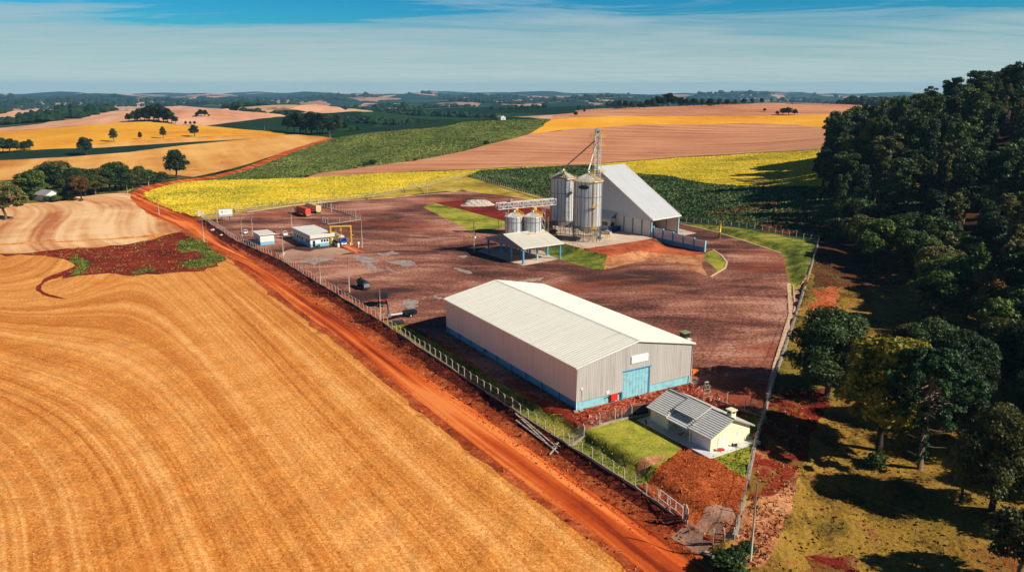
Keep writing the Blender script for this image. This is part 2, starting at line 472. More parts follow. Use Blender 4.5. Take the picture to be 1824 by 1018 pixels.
# ------------------------------------------------------------------ ground materials (each land's own colours)
def cyl(*c): return list(c)
groundmat('farland_soil', [(20,44,36),(26,52,40),(34,62,44),(52,80,50)], patch=(.004,.5), mid=(.02,.3), fine=(.08,.3), bump=0)
def farland():
    m, nt, p = newmat('patchwork_land')
    g = nd(nt, 'ShaderNodeNewGeometry').outputs['Position']
    dn = nd(nt, 'ShaderNodeTexNoise'); dn.inputs['Scale'].default_value = .0025; lk(nt, g, dn.inputs['Vector'])
    vv = nd(nt, 'ShaderNodeVectorMath', operation='MULTIPLY_ADD')
    lk(nt, dn.outputs['Color'], vv.inputs[0]); vv.inputs[1].default_value = (320, 320, 0); lk(nt, g, vv.inputs[2])
    vo = nd(nt, 'ShaderNodeTexVoronoi', voronoi_dimensions='2D'); vo.inputs['Scale'].default_value = 1/330
    lk(nt, vscale(nt, vv.outputs[0], 1, .62, 1, .4), vo.inputs['Vector'])
    sc = nd(nt, 'ShaderNodeSeparateColor'); lk(nt, vo.outputs['Color'], sc.inputs[0])
    cc = rampn(nt, sc.outputs[0], [(0, s2l((22,48,34))), (.22, s2l((40,68,42))), (.40, s2l((28,56,36))), (.50, s2l((70,86,56))), (.56, s2l((186,138,106))), (.72, s2l((36,62,40))), (.78, s2l((214,168,132))), (.93, s2l((52,80,48)))], 'CONSTANT')
    woods = rampn(nt, noise(nt, g, .0042, 7, .62), [(.54, (0,)*3), (.58, (1,)*3)])
    wc = rampn(nt, noise(nt, g, .06, 4, .7), [(.35, s2l((10,28,20))), (.65, s2l((26,50,34)))])
    cc = mixc(nt, woods, cc, wc)
    f = noise(nt, g, .035, 5, .6)
    cc = mixc(nt, mth(nt, 'MULTIPLY', rampn(nt, f, [(.35, (1,)*3), (.7, (0,)*3)]), .35), cc, s2l((22,40,26)))
    lk(nt, cc, p.inputs['Base Color']); p.inputs['Roughness'].default_value = 1; p.inputs['Specular IOR Level'].default_value = 0
    return m
farland()
groundmat('stubble_straw', [(168,90,34),(198,122,50),(216,144,70),(234,176,106)], patch=(.02,.14), mid=(.09,.14), fine=(1.5,.40), bump=.55,
          grain=(3.6,.42), stripe=[(.06,.002,.12),(.20,.003,.20),(.62,.004,.22),(1.5,.006,.22)], extra=[(.035,.60,.72,(200,116,42),(1,1,0))])
groundmat('pale_stubble', [(176,104,62),(204,146,96),(220,170,118),(232,190,142)], patch=(.016,.35), mid=(.07,.3), fine=(1.4,.28), bump=.4,
          stripe=[(.10,.004,.50),(.32,.006,.34)])
groundmat('tan_stubble', [(188,116,52),(210,146,70),(222,164,86),(230,176,102)], patch=(.008,.4), mid=(.03,.3), fine=(.35,.22), bump=.2, stripe=[(.05,.004,.35)])
groundmat('rose_stubble', [(160,100,70),(184,122,86),(198,138,98),(212,154,112)], patch=(.006,.35), mid=(.02,.25), fine=(.3,.16), bump=.2, stripe=[(.085,.0035,.34),(.25,.006,.16)])
groundmat('pink_stubble', [(184,124,92),(204,146,112),(216,160,124),(224,172,136)], patch=(.008,.45), mid=(.02,.3), fine=(.2,.15), bump=.1, stripe=[(.03,.003,.3)])
groundmat('red_soil', [(66,14,10),(104,27,18),(126,38,24),(152,66,44)], patch=(.06,.35), mid=(.3,.35), fine=(2.2,.35), bump=.6)
groundmat('red_bank_soil', [(66,14,10),(104,27,18),(128,38,24),(152,66,44)], patch=(.06,.35), mid=(.3,.35), fine=(2.2,.4), bump=.7,
          extra=[(.13,.50,.58,(120,84,34),(1,1,0)), (.3,.56,.64,(150,100,58),(1,1,0))])
groundmat('road_dirt', [(128,44,16),(176,70,24),(202,92,34),(224,128,64)], patch=(.04,.2), mid=(.12,.12), fine=(1.6,.14), bump=.25, stripe=[(.34,.012,.75),(1.1,.02,.25)])
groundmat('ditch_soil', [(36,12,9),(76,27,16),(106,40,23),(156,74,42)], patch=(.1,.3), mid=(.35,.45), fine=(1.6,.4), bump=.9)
groundmat('shoulder_soil', [(92,34,16),(140,58,26),(176,84,40),(206,128,80)], patch=(.08,.3), mid=(.3,.4), fine=(1.4,.35), bump=.6)
groundmat('yard_gravel', [(68,44,38),(106,64,52),(130,80,64),(152,98,79),(186,138,114)], patch=(.02,.7), mid=(.06,.95), fine=(1.1,.6), bump=.5, rot=R(38), stretch=(.42,1),
          extra=[(.02,.55,.68,(150,70,42),(.55,1.2,R(36))), (.045,.60,.70,(62,42,39),(.4,1.1,R(20))), (.08,.60,.74,(176,128,106),(.35,1.3,R(50))), (.30,.60,.72,(64,40,36),(.22,1.2,R(33))), (.5,.62,.74,(160,114,96),(.16,1.1,R(42)))], grain=(3.0,.3), stripe=[(.30,.03,.05),(.95,.045,.07),(2.1,.06,.08)])
groundmat('pale_gravel', [(128,88,70),(160,120,98),(178,140,116),(194,160,136)], patch=(.06,.4), mid=(.2,.3), fine=(1.6,.3), bump=.4)
groundmat('concrete_floor', [(150,128,110),(186,162,140),(204,182,160),(216,198,178)], patch=(.08,.4), mid=(.3,.25), fine=(1.5,.2), bump=.1)
groundmat('red_rubble', [(70,20,12),(120,44,24),(160,70,44),(196,118,88)], patch=(.1,.3), mid=(.6,.35), fine=(1.3,.75), bump=1.0)
groundmat('orange_rubble', [(92,34,14),(140,58,22),(168,80,34),(196,112,60)], patch=(.08,.25), mid=(.7,.3), fine=(2.4,.6), bump=.9, grain=(6,.5))
groundmat('orange_soil', [(110,46,24),(156,74,42),(178,92,54),(196,116,74)], patch=(.08,.35), mid=(.25,.4), fine=(1.2,.25), bump=.5)
groundmat('grass_lawn', [(66,84,26),(120,126,40),(158,152,52),(184,170,74)], patch=(.07,.5), mid=(.3,.45), fine=(1.8,.3), bump=.7)
groundmat('bank_grass', [(52,72,26),(92,104,36),(140,138,48),(176,156,66)], patch=(.06,.5), mid=(.25,.5), fine=(1.3,.35), bump=.8)
groundmat('verge_grass', [(110,92,34),(154,128,42),(180,152,54),(196,172,84)], patch=(.04,.5), mid=(.15,.4), fine=(.8,.35), bump=.7)
groundmat('green_weeds', [(30,48,18),(66,78,28),(98,104,40),(150,120,60)], patch=(.1,.45), mid=(.3,.5), fine=(1.2,.4), bump=.9)
groundmat('pasture_grass', [(60,46,20),(106,80,30),(142,108,40),(164,128,52),(146,88,44)], patch=(.05,.5), mid=(.22,.5), fine=(1.6,.42), bump=1.0, rot=R(20), stretch=(1,.6),
          extra=[(.05,.56,.70,(132,78,36),(1,1,0)), (.02,.55,.68,(112,104,38),(1,1,0)), (.16,.66,.72,(84,94,36),(1,1,0))])
groundmat('dry_grass', [(120,64,38),(164,102,66),(186,128,86),(204,156,112)], patch=(.1,.4), mid=(.35,.5), fine=(1.4,.4), bump=.8)
groundmat('forest_floor', [(40,26,14),(70,42,22),(96,52,28),(84,80,34)], patch=(.05,.5), mid=(.2,.4), fine=(1.0,.3), bump=.5)
groundmat('grove_floor', [(34,44,18),(64,70,28),(110,104,40),(150,126,56)], patch=(.03,.5), mid=(.08,.4), fine=(.6,.3), bump=.4)
groundmat('yellow_crop_floor', [(110,112,30),(176,154,36),(214,180,44),(228,198,66)], patch=(.02,.5), mid=(.07,.35), fine=(.55,.45), bump=.9)
groundmat('ripe_crop', [(196,124,30),(216,146,34),(226,162,44),(232,176,66)], patch=(.006,.45), mid=(.02,.35), fine=(.2,.2), bump=.3)
groundmat('corn_floor', [(22,30,18),(40,54,30),(58,70,36),(104,46,28)], patch=(.03,.45), mid=(.1,.45), fine=(.6,.4), bump=.8,
          extra=[(.03,.60,.66,(112,52,30),(.35,1.6,R(-20)))])
groundmat('corn_hill_crop', [(40,56,28),(70,84,38),(98,106,46),(132,130,62)], patch=(.008,.35), mid=(.05,.5), fine=(.22,.55), bump=.9)
groundmat('dark_crop', [(14,34,24),(22,46,32),(30,56,38),(40,66,44)], patch=(.01,.4), mid=(.05,.3), fine=(.3,.3), bump=.3)
groundmat('kerb_soil', [(120,60,38),(166,100,66),(200,150,116),(214,172,140)], patch=(.1,.3), mid=(.3,.4), fine=(1,.3), bump=.3)

# ------------------------------------------------------------------ land, cut along the borders of its fields
ROADR = [(349,391),(372,412),(410,438),(462,470),(520,508),(610,565),(700,628),(805,696),(905,766),(1000,831),(1100,896),(1160,935),(1225,985),(1300,1055)]
ROADL = [(1170,1055),(1090,985),(1000,920),(900,850),(800,770),(700,690),(610,616),(520,550),(450,492),(385,447),(340,417),(305,398),(262,380)]
REG = [   # name, material, outline in photo pixels, ragged edge, stripe angle
 ('bare_ground','shoulder_soil',[(-400,440),(-60,385),(225,345),(235,333),(345,318),(380,330),(366,384),(700,353),(980,362),(1200,396),(1400,452),(1440,430),(1484,425),(2000,440),(2300,1300),(-500,1300)],0,0),
 ('brown_hill','pink_stubble',[(-60,233),(0,228),(77,220),(151,209),(192,199),(245,195),(294,190),(322,188.5),(383,193),(434,198.5),(499,203.5),(511,207.5),(440,215),(383,222),(368,224),(317,223),(271,215),(225,218),(153,223),(77,229),(0,234),(-60,238)],.4,20),
 ('dark_field','dark_crop',[(365,224),(440,214.5),(512,207.5),(527,220),(515,229),(440,231),(400,227)],.2,0),
 ('ripe_crop_hill','ripe_crop',[(-60,237),(0,234),(77,229),(153,223),(225,218),(271,215),(317,223),(368,224),(440,231),(468,233),(530,239),(460,242),(391,243),(342,244),(281,248.5),(214,252),(163,258),(110,264),(56,267),(0,272),(-60,276)],.3,10),
 ('tan_field','tan_stubble',[(-80,300),(0,275),(56,267),(110,264),(163,258),(214,252),(281,248.5),(342,244),(391,243),(460,242),(530,239.5),(588,245),(545,258),(460,286),(400,303),(345,315),(289,312),(250,335),(100,345),(0,342),(-80,345)],.3,25),
 ('dark_crop_strip','dark_crop',[(-80,276),(0,271),(97,265),(179,263),(319,254),(455,246.5),(319,259.5),(230,271),(128,279),(0,285.6),(-80,290)],.15,0),
 ('far_dark_field','dark_crop',[(640,240),(668,222),(740,217),(790,216),(800,222),(695,234)],.2,0),
 ('rose_hill','rose_stubble',[(982,212),(990,204),(1025,197),(1046,195),(1092,192.5),(1148,191.5),(1186,189),(1263,188.5),(1340,184.5),(1397,182),(1513,186),(1640,196),(1640,215),(1498,206),(1340,208),(1089,209),(1000,213)],.3,75),
 ('ripe_crop_band','ripe_crop',[(944,238),(982,213),(1000,211.5),(1089,207),(1340,206),(1498,203),(1640,206),(1640,236),(1495,227),(1422,222.5),(1346,219),(1263,222),(1135,222),(1071,227),(1020,229.4)],.2,0),
 ('corn_hill','corn_hill_crop',[(592,247),(624,241),(695,233.5),(785,226.5),(823,217.5),(880,214.5),(900,214.2),(982,213),(944,238),(900,250),(880,255),(823,270),(741,285.6),(670,294.5),(568,308.6),(542,316),(440,319),(370,322),(395,314),(452,299),(510,276)],.5,-50),
 ('rose_field','rose_stubble',[(540,317),(568,308.6),(670,294.5),(741,285.6),(823,270),(880,255),(900,250),(944,238),(1020,229.4),(1071,227),(1135,222),(1263,222),(1346,219),(1422,222.5),(1495,227),(1640,236),(1640,262),(1455,265),(1340,271.5),(1212,279),(1064,291),(1043,293),(900,298),(823,302),(695,307)],.3,80),
 ('grove_ground','grove_floor',[(-80,400),(0,372),(20,363),(100,358),(150,347),(235,342),(250,332),(300,322),(345,315),(289,309),(200,312),(40,318),(-80,330)],.5,0),
 ('small_lawn','grass_lawn',[(186,334),(215,331),(240,332),(228,342),(190,341)],.3,0),
 ('yellow_field','yellow_crop_floor',[(253,344),(270,338),(319,325),(383,320),(460,319),(552,316),(670,308.6),(823,303),(900,299),(1043,294),(1064,292),(1212,280),(1340,272.5),(1455,266),(1640,262),(1640,335),(1420,332),(1338,332),(1282,329),(1226,321),(1198,314),(1130,309),(1053,293.5),(1006,295),(932,299.6),(857,303),(831,314),(759,329),(662,348),(552,360),(440,371),(352,386),(320,379),(285,366),(262,355)],.35,0),
 ('field_verge','verge_grass',[(352,385),(440,370.5),(552,359.5),(662,347.5),(759,328.5),(831,313),(860,321),(979,355),(1075,372),(1075,382),(979,362),(895,347.5),(823,340),(695,352),(603,358),(440,377.5),(368,391)],.2,0),
 ('corn_field','corn_floor',[(831,314),(857,303),(932,299.6),(1006,295),(1053,293.5),(1130,309),(1198,314),(1226,321),(1283,329),(1338,332),(1420,332),(1640,335),(1640,430),(1480,424),(1460,428),(1357,406),(1286,398),(1212,389),(1070,370),(979,354)],.3,0),
 ('red_strip','red_soil',[(1335,397),(1420,388),(1484,400),(1484,424),(1460,428),(1400,416),(1357,408)],.5,0),
 ('stubble_field','stubble_straw',[(-300,470),(-80,420),(0,372),(20,364),(100,359),(150,348),(225,343),(232,352),(244,366),(262,380),(305,398),(340,417),(385,447),(450,492),(520,550),(610,616),(700,690),(800,770),(900,850),(1000,920),(1090,985),(1170,1055),(1250,1160),(-400,1160)],.5,'road'),
 ('pale_stubble_field','pale_stubble',[(-120,434),(-80,415),(0,372),(20,364),(100,359),(150,348),(225,343),(232,352),(244,366),(262,380),(305,398),(334,410),(290,416),(180,425),(90,430),(0,434)],.5,'pale'),
 ('pale_stubble_strip','pale_stubble',[(-120,455),(0,437),(90,432),(180,427),(270,422),(262,430),(217,436),(120,441),(56,450),(0,450)],.5,'pale'),
 ('red_soil_patch','red_soil',[(-60,452),(0,450.5),(56,450),(120,442),(217,436.5),(270,427),(300,417),(335,411),(352,421),(358,425),(383,447),(404,462),(363,482),(281,488.6),(194,486),(138,491),(110,496),(125,478),(128,468),(102,459),(56,454),(0,453)],1.3,0),
 ('curved_furrow','red_soil',[(125,478),(100,487),(76,498),(64,510),(64,517),(76,525),(110,532),(120,532),(88,524),(73,515),(74,508),(88,499),(115,490)],.3,0),
 ('weed_patch','green_weeds',[(317,431),(335,424),(358,425),(383,447),(404,461),(380,474),(325,476),(318,468),(350,462),(365,458),(350,447),(322,450)],.9,0),
 ('weed_clump','green_weeds',[(124,460),(140,453),(150,462),(160,470),(150,480),(138,491),(124,492),(132,480),(142,472)],.8,0),
 ('weed_tongue','green_weeds',[(232,486),(250,479),(282,477),(270,483),(245,488)],.6,0),
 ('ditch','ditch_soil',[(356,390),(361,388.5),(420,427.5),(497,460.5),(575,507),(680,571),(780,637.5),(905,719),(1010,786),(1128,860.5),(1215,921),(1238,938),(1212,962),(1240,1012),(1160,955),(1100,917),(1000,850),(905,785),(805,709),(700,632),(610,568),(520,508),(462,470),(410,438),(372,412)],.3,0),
 ('road_verge','shoulder_soil',[(410,432),(470,464),(525,498),(615,552),(700,612),(805,681),(905,748),(1000,812),(1100,876),(1170,918),(1215,955),(1260,1020),(1300,1060),(1240,1025),(1160,972),(1100,930),(1000,862),(905,796),(805,718),(700,640),(610,575),(520,514),(462,475)],.7,0),
 ('left_verge','shoulder_soil',[(320,412),(385,450),(450,494),(520,552),(610,618),(700,693),(800,774),(900,854),(1000,925),(1090,991),(1165,1060),(1205,1060),(1120,982),(1020,912),(925,843),(820,762),(715,678),(620,603),(530,540),(462,488),(395,440),(330,405)],.8,0),
 ('dirt_road','road_dirt',[(588,244.5),(500,272),(440,296),(380,313),(320,320),(268,330),(238,339),(232,350),(246,366)]+ROADL[::-1][0:1]+[(305,398),(340,414),(388,444),(455,490),(527,547),(617,611),(709,686),(812,767),(914,847),(1016,918),(1108,985),(1190,1055)]+[(1292,1055),(1222,992),(1152,937),(1092,898),(993,833),(897,768),(797,698),(692,630),(604,567),(515,510),(458,472),(407,440),(374,415),(352,395),(345,386),(320,378),(285,365),(262,354),(258,343),(285,333),(330,325),(395,316),(452,299.5),(510,276.5),(593,246)],.25,'road'),
 ('yard','yard_gravel',[(366,391),(440,377.5),(603,358.5),(695,352.5),(823,340.5),(895,348),(979,362),(1070,378),(1200,396),(1277,413),(1339,433),(1394,451),(1405,505),(1407,560),(1394,604),(1380,650),(1366,712),(1345,735),(1290,712),(1233,683),(1027,731),(1010,725),(905,690),(735,580),(683,566.5),(575,500.5),(497,455),(420,424),(400,410)],.15,'yard'),
 ('pale_yard','pale_gravel',[(497,455.5),(520,443),(550,448),(595,440),(640,446),(610,452),(575,460),(540,468),(515,468)],.8,0),
 ('wet_yard','ditch_soil',[(700,575),(735,590),(760,600),(760,595),(735,583)],.2,0),
 ('grass_bank','bank_grass',[(683,572),(700,571),(716,577),(735,586),(770,606),(850,657),(930,705),(962,722),(1005,738),(1040,763),(1080,800),(1130,828),(1150,845),(1163,882),(1128,861.5),(1010,787.5),(905,720),(780,638.5)],.3,0),
 ('red_corner','red_soil',[(960,722),(975,722),(1027,733),(1045,760),(1038,764),(1004,742)],.5,0),
 ('rubble_strip','red_rubble',[(1010,725),(1027,731),(1233,683),(1300,712),(1345,735),(1330,745),(1240,715),(1158,738),(1105,747),(1040,766),(1020,745)],.5,0),
 ('lawn','grass_lawn',[(1040,766),(1105,747.5),(1158,738),(1175,752),(1215,797),(1190,818),(1165,842),(1145,862),(1128,848),(1080,808)],.15,0),
 ('bare_lawn','dry_grass',[(1130,828),(1160,812),(1185,806),(1185,815),(1160,828),(1138,850)],.8,0),
 ('house_lot','orange_rubble',[(1128,861.5),(1145,862),(1165,842),(1190,818),(1215,797),(1240,801),(1268,812),(1304,838),(1333,858),(1330,872),(1308,958),(1298,968),(1262,962),(1216,924),(1163,884)],.3,0),
 ('side_lawn','grass_lawn',[(1267,812),(1345,780),(1343,800),(1333,857),(1304,838)],.4,0),
 ('back_lawn','bank_grass',[(1325,736),(1366,735),(1346,790),(1336,783)],.4,0),
 ('gate_path','pale_gravel',[(1257,903),(1275,897),(1304,905),(1305,930),(1290,945),(1280,955),(1262,952),(1235,938)],.7,0),
 ('gate_apron','pale_gravel',[(1216,938),(1235,930),(1266,966),(1268,974),(1248,987),(1230,978),(1192,958)],.7,0),
 ('grass_wedge','grass_lawn',[(754,368.6),(775,361),(810,370),(905,394),(905,402),(880,409),(844,414),(820,401),(780,382)],.2,0),
 ('red_wedge','red_soil',[(775,361),(828,356),(900,361),(985,373),(985,405),(965,412),(908,408),(905,395),(810,370)],.2,0),
 ('shelter_floor','concrete_floor',[(932,473),(998,461),(965,446),(868,440),(850,447)],0,0),
 ('silo_bank_grass','bank_grass',[(965,446),(985,430),(1001,433),(1040,443),(1082,455),(1079,470),(1072,480),(1050,477),(1000,463)],.3,0),
 ('silo_bank_soil','dry_grass',[(1082,455),(1160,443),(1200,450),(1258,452),(1250,470),(1262,492),(1210,470),(1160,463),(1074,480),(1079,470)],.5,0),
 ('silo_bank_top','orange_soil',[(1040,443),(1145,427),(1160,428),(1258,450),(1240,456),(1200,452),(1160,448),(1085,456)],.4,0),
 ('silo_floor','concrete_floor',[(980,401),(1075,402),(1162,424),(1145,427.5),(1040,443),(1001,433)],0,0),
 ('shed_floor','concrete_floor',[(1162,424),(1200,404),(1241,415),(1219,419)],0,0),
 ('kerb_island','grass_lawn',[(1269,445),(1258,450),(1254,460),(1270,474),(1278,482),(1268,492),(1292,477),(1295,468),(1285,455)],.1,0),
 ('corn_bank','bank_grass',[(1210,394.5),(1286,402.5),(1357,411.5),(1457.6,431),(1443,482),(1412,560),(1405,505),(1394,452),(1339,433.5),(1277,413.5),(1210,397.5)],.2,0),
 ('fence_strip','kerb_soil',[(1408,530),(1443,482),(1405,600),(1380,672),(1352,765),(1346,745),(1366,712),(1380,650),(1394,604),(1408,560)],.2,0),
 ('pasture','pasture_grass',[(1308,962),(1328,872),(1345,792),(1380,672),(1405,600),(1443,482),(1457.6,431.6),(1484,425),(1700,440),(2000,440),(2300,1300),(1250,1300),(1275,1055),(1300,1040),(1240,1000),(1262,975)],.4,0),
 ('forest_ground','forest_floor',[(1458,432),(1484,425),(1640,400),(1640,190),(1700,150),(2200,150),(2200,900),(1900,760),(1760,560),(1650,505),(1560,508),(1447,512),(1443,482)],.8,0),
 ('bare_patch','orange_soil',[(1447,515),(1492,510),(1484,552),(1440,552)],1.5,0),
 ('red_bank','red_bank_soil',[(1331,888),(1345,800),(1372,715),(1400,690),(1475,690),(1480,720),(1440,790),(1421,834),(1385,880),(1340,900)],1.6,0),
 ('dry_bank','dry_grass',[(1312,958),(1332,890),(1385,880),(1421,834),(1418,870),(1392,950),(1360,1010),(1325,1010),(1300,985)],.9,0),
 ('bare_hollow','red_bank_soil',[(1432,990),(1470,985),(1522,988),(1530,1018),(1500,1040),(1450,1020)],1.5,0),
 ('pale_dome','pink_stubble',[(516,194),(540,187),(560,185.5),(585,188.5),(615,196),(560,201)],.3,0),
 ('pale_knoll','pink_stubble',[(-40,207),(0,203),(28,196.5),(60,195),(95,197.5),(108,203),(60,207),(0,211),(-40,212)],.3,0),
]
def outline(pts, jit):
    out = []
    n = len(pts)
    for i in range(n):
        a, b = pts[i], pts[(i+1) % n]
        d = Vector((b.x-a.x, b.y-a.y)); L = d.length
        r = math.hypot(a.x, a.y); stp = max(1.2, r*.011)
        if L > 2500: k = 1
        else: k = max(1, int(L/stp)) if jit else max(1, int(L/4))
        nx, ny = (-d.y/L, d.x/L) if L > 0 else (0, 0)
        am = jit*max(.6, r/170); ar = 0.0
        for j in range(k):
            t = j/k
            ar = .72*ar + rng.normal()*.42
            o = ar*am*math.sin(math.pi*min(1, 2*min(t, 1-t)+.0)/1.0*.5)*1.1 if (jit and k > 1) else 0
            o = max(-1.5*am, min(1.5*am, o))
            out.append((a.x+d.x*t+nx*o, a.y+d.y*t+ny*o))
    return out
TRACKS = [xy([(455,400),(540,410),(640,448),(760,472),(900,500),(1050,508),(1180,500),(1270,508),(1318,480),(1316,455),(1280,428),(1215,402)]), xy([(1316,480),(1370,560),(1340,640),(1280,700)]), xy([(640,395),(760,380),(800,400),(830,440),(900,500)])]
def stripes(kind, X, Y):
    if kind == 'road' or kind == 'pale':
        u = -segdist(X, Y, [(RF[0][0]-160, RF[0][1]+190)] + RF + [(RF[-1][0]+60, RF[-1][1]-95)])
        dx, dy = .53, -.85
        v = -(X*dx+Y*dy)
        if kind == 'road':
            vv = np.maximum(0, v-118); uu = sst(34, 95, u)
            u = u - .011*np.minimum(vv, 50)**1.75*uu - .40*np.maximum(0, vv-50)*uu
            return u, v
        return u*.9 + 10*np.sin(v*.03), v
    if kind == 'yard':
        best = np.full(X.shape, 1e9); U = np.zeros(X.shape); Vv = np.zeros(X.shape)
        for ln in TRACKS:
            s0 = 0.0
            for (x0, y0), (x1, y1) in zip(ln[:-1], ln[1:]):
                dx, dy = x1-x0, y1-y0; L = math.hypot(dx, dy); t = np.clip(((X-x0)*dx+(Y-y0)*dy)/L**2, 0, 1)
                d = np.hypot(X-x0-t*dx, Y-y0-t*dy); m = d < best
                sg = np.where(dx*(Y-y0)-dy*(X-x0) >= 0, 1, -1)
                best = np.where(m, d, best); U = np.where(m, d*sg, U); Vv = np.where(m, s0+t*L, Vv); s0 += L
        return U + 1.5*np.sin(Vv*.05), Vv
    a = R(kind)
    return X*math.cos(a)+Y*math.sin(a), -X*math.sin(a)+Y*math.cos(a)
def build_land():
    allp = ats([p for q in REG for p in q[2]]); outs = []; k0 = 0
    for q in REG:
        outs.append(outline(allp[k0:k0+len(q[2])], q[3])); k0 += len(q[2])
    V = []; E = []
    for o in outs:
        b = len(V); V += o; n = len(o)
        E += [(b+i, b+(i+1) % n) for i in range(n)]
    G = []
    rr = np.geomspace(30, 15500, 300)
    th = np.radians(np.linspace(-62, 62, 118))
    rg, tg = np.meshgrid(rr, th)
    jr = rng.normal(0, .002, rg.shape); jt = rng.normal(0, .0025, rg.shape)
    G.append(np.c_[(rg*(1+jr)*np.sin(tg+jt)).ravel(), (rg*(1+jr)*np.cos(tg+jt)).ravel()])
    gx, gy = np.meshgrid(np.arange(-140, 135, 3.0), np.arange(86, 380, 3.0))
    k = np.abs(gx) < gy*.75+10
    G.append(np.c_[gx[k], gy[k]] + rng.normal(0, .35, (k.sum(), 2)))
    # rows along the ditch so that its banks keep their shape
    dd = np.array(RF2)
    sl = np.r_[0, np.cumsum(np.hypot(*np.diff(dd, axis=0).T))]
    ss = np.arange(0, sl[-1], 1.6)
    bx, by = np.interp(ss, sl, dd[:, 0]), np.interp(ss, sl, dd[:, 1])
    tx, ty = np.gradient(bx), np.gradient(by); tl = np.hypot(tx, ty); tx /= tl; ty /= tl
    for off in (-5.4, -4.4, -3.2, -2, -1.0, .5, 1.2, 2.2, 3.4, 4.6, 5.2, 6.2, 7.4, 8.4):
        G.append(np.c_[bx-ty*off, by+tx*off] + rng.normal(0, .12, (len(bx), 2)))
    for poly, offs in ((PLAT + [PLAT[0]], (-.2, .6, 2, 3.6, 5.2)), (YARDEDGE, (.3, 1.5, 3, 4.5, 6))):
        dd = np.array(poly); sl = np.r_[0, np.cumsum(np.hypot(*np.diff(dd, axis=0).T))]
        ss = np.arange(0, sl[-1], 1.4); bx, by = np.interp(ss, sl, dd[:, 0]), np.interp(ss, sl, dd[:, 1])
        tx, ty = np.gradient(bx), np.gradient(by); tl = np.hypot(tx, ty)+1e-9; tx /= tl; ty /= tl
        for off in offs:
            for sg in (1, -1): G.append(np.c_[bx-ty*off*sg, by+tx*off*sg])
    G = np.concatenate(G)
    pts = [Vector(q) for q in V] + [Vector(q) for q in G.tolist()]
    res = delaunay_2d_cdt(pts, E, [], 0, 1e-3, False)
    vv = np.array([tuple(q) for q in res[0]]); tri = np.array([f for f in res[2] if len(f) == 3])
    X, Y = vv[:, 0], vv[:, 1]
    Z = hgt(X, Y)
    # small natural unevenness
    rough = np.zeros(len(X))
    for L, a in ((7.3, .05), (4.1, .035), (2.7, .03)):
        for _ in range(3):
            an, ph = rng.uniform(0, 6.28, 2)
            rough += a*np.sin((X*math.cos(an)+Y*math.sin(an))*6.283/L+ph)
    cen = vv[tri].mean(1)
    ab = vv[tri]
    ar = (ab[:,1,0]-ab[:,0,0])*(ab[:,2,1]-ab[:,0,1])-(ab[:,1,1]-ab[:,0,1])*(ab[:,2,0]-ab[:,0,0])
    tri[ar < 0] = tri[ar < 0][:, ::-1]
    lab = np.full(len(tri), -1)
    for i, o in enumerate(outs):
        bb = np.array(o); k = np.where((cen[:, 0] > bb[:, 0].min()) & (cen[:, 0] < bb[:, 0].max()) & (cen[:, 1] > bb[:, 1].min()) & (cen[:, 1] < bb[:, 1].max()))[0]
        if len(k): lab[k[pip(cen[k, 0], cen[k, 1], o)]] = i
    names = [q[0] for q in REG]
    lumpy = {'stubble_field','pale_stubble_field','pasture','red_bank','dry_bank','house_lot','ditch','rubble_strip','forest_ground','red_soil_patch','silo_bank_soil','silo_bank_top'}
    amp = np.zeros(len(X))
    for i, nme in enumerate(names):
        if nme in lumpy: amp[np.unique(tri[lab == i])] = 2.2 if nme in ('rubble_strip','ditch','red_bank','dry_bank','silo_bank_soil') else 1.4
    flat = np.zeros(len(X), bool)
    for i, nme in enumerate(names):
        if nme not in lumpy: flat[np.unique(tri[lab == i])] = True
    amp[flat] = 0
    Z = Z + rough*amp
    for i in range(-1, len(REG)):
        f = tri[lab == i]
        if not len(f): continue
        u, inv = np.unique(f, return_inverse=True)
        F = inv.reshape(-1, 3)
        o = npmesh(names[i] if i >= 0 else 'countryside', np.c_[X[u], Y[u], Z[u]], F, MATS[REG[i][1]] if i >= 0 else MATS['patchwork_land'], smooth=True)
        su, sv = stripes(REG[i][4] if i >= 0 else 0, X[u], Y[u])
        uvl = o.data.uv_layers.new(name='field')
        uvl.data.foreach_set('uv', np.c_[su, sv][F.ravel()].astype(np.float32).ravel())
        tag(o, kind='structure')
    return outs
OUTS = build_land()
REGP = {q[0]: o for q, o in zip(REG, OUTS)}

# ------------------------------------------------------------------ warehouse
ROT = R(31)
XD, YD = Vector((math.cos(ROT), math.sin(ROT), 0)), Vector((-math.sin(ROT), math.cos(ROT), 0))
M_WH = ribmat('white_roof_sheet', (233,229,213), 1, .5, streak=.10, rough=.5, bump=.5)
M_CLAD = ribmat('grey_cladding', (180,176,168), 0, .42, streak=.30, rough=.5, bump=.6)
M_CLADY = ribmat('bounce_lightened_cladding', (232,220,208), 1, .42, streak=.18, rough=.5, bump=.5)  # grey side cladding whitened; bounce light on the shaded wall set into its colour
M_BLUE = mat('blue_paint', (134,194,204), .6, var=.16, vs=.9, dirt=s2l((126,160,160)))
M_DBLUE = mat('strong_shade_blue_paint', (72,146,182), .6, var=.18, vs=.6)  # strong blue trim; also deepens the light blue's shaded sides, shade set in colour
M_WHITE = mat('white_paint', (222,218,206), .55, var=.14, vs=.8)
M_CONC = mat('weathered_concrete', (158,146,130), .9, var=.35, vs=.9, spec=.2)
M_POST = mat('pale_post_concrete', (178,166,146), .9, var=.25, vs=2.5, spec=.2)
M_GALV = mat('galvanised_steel', (178,178,174), .42, .75, var=.22, vs=1.5)
M_DGREY = mat('dark_grey_steel', (70,72,74), .5, .5, var=.3)
M_BLACK = simple('black_rubber', (22,22,23), .8, spec=.3)
M_DARK = simple('dark_glass', (24,30,36), .12, spec=.7)
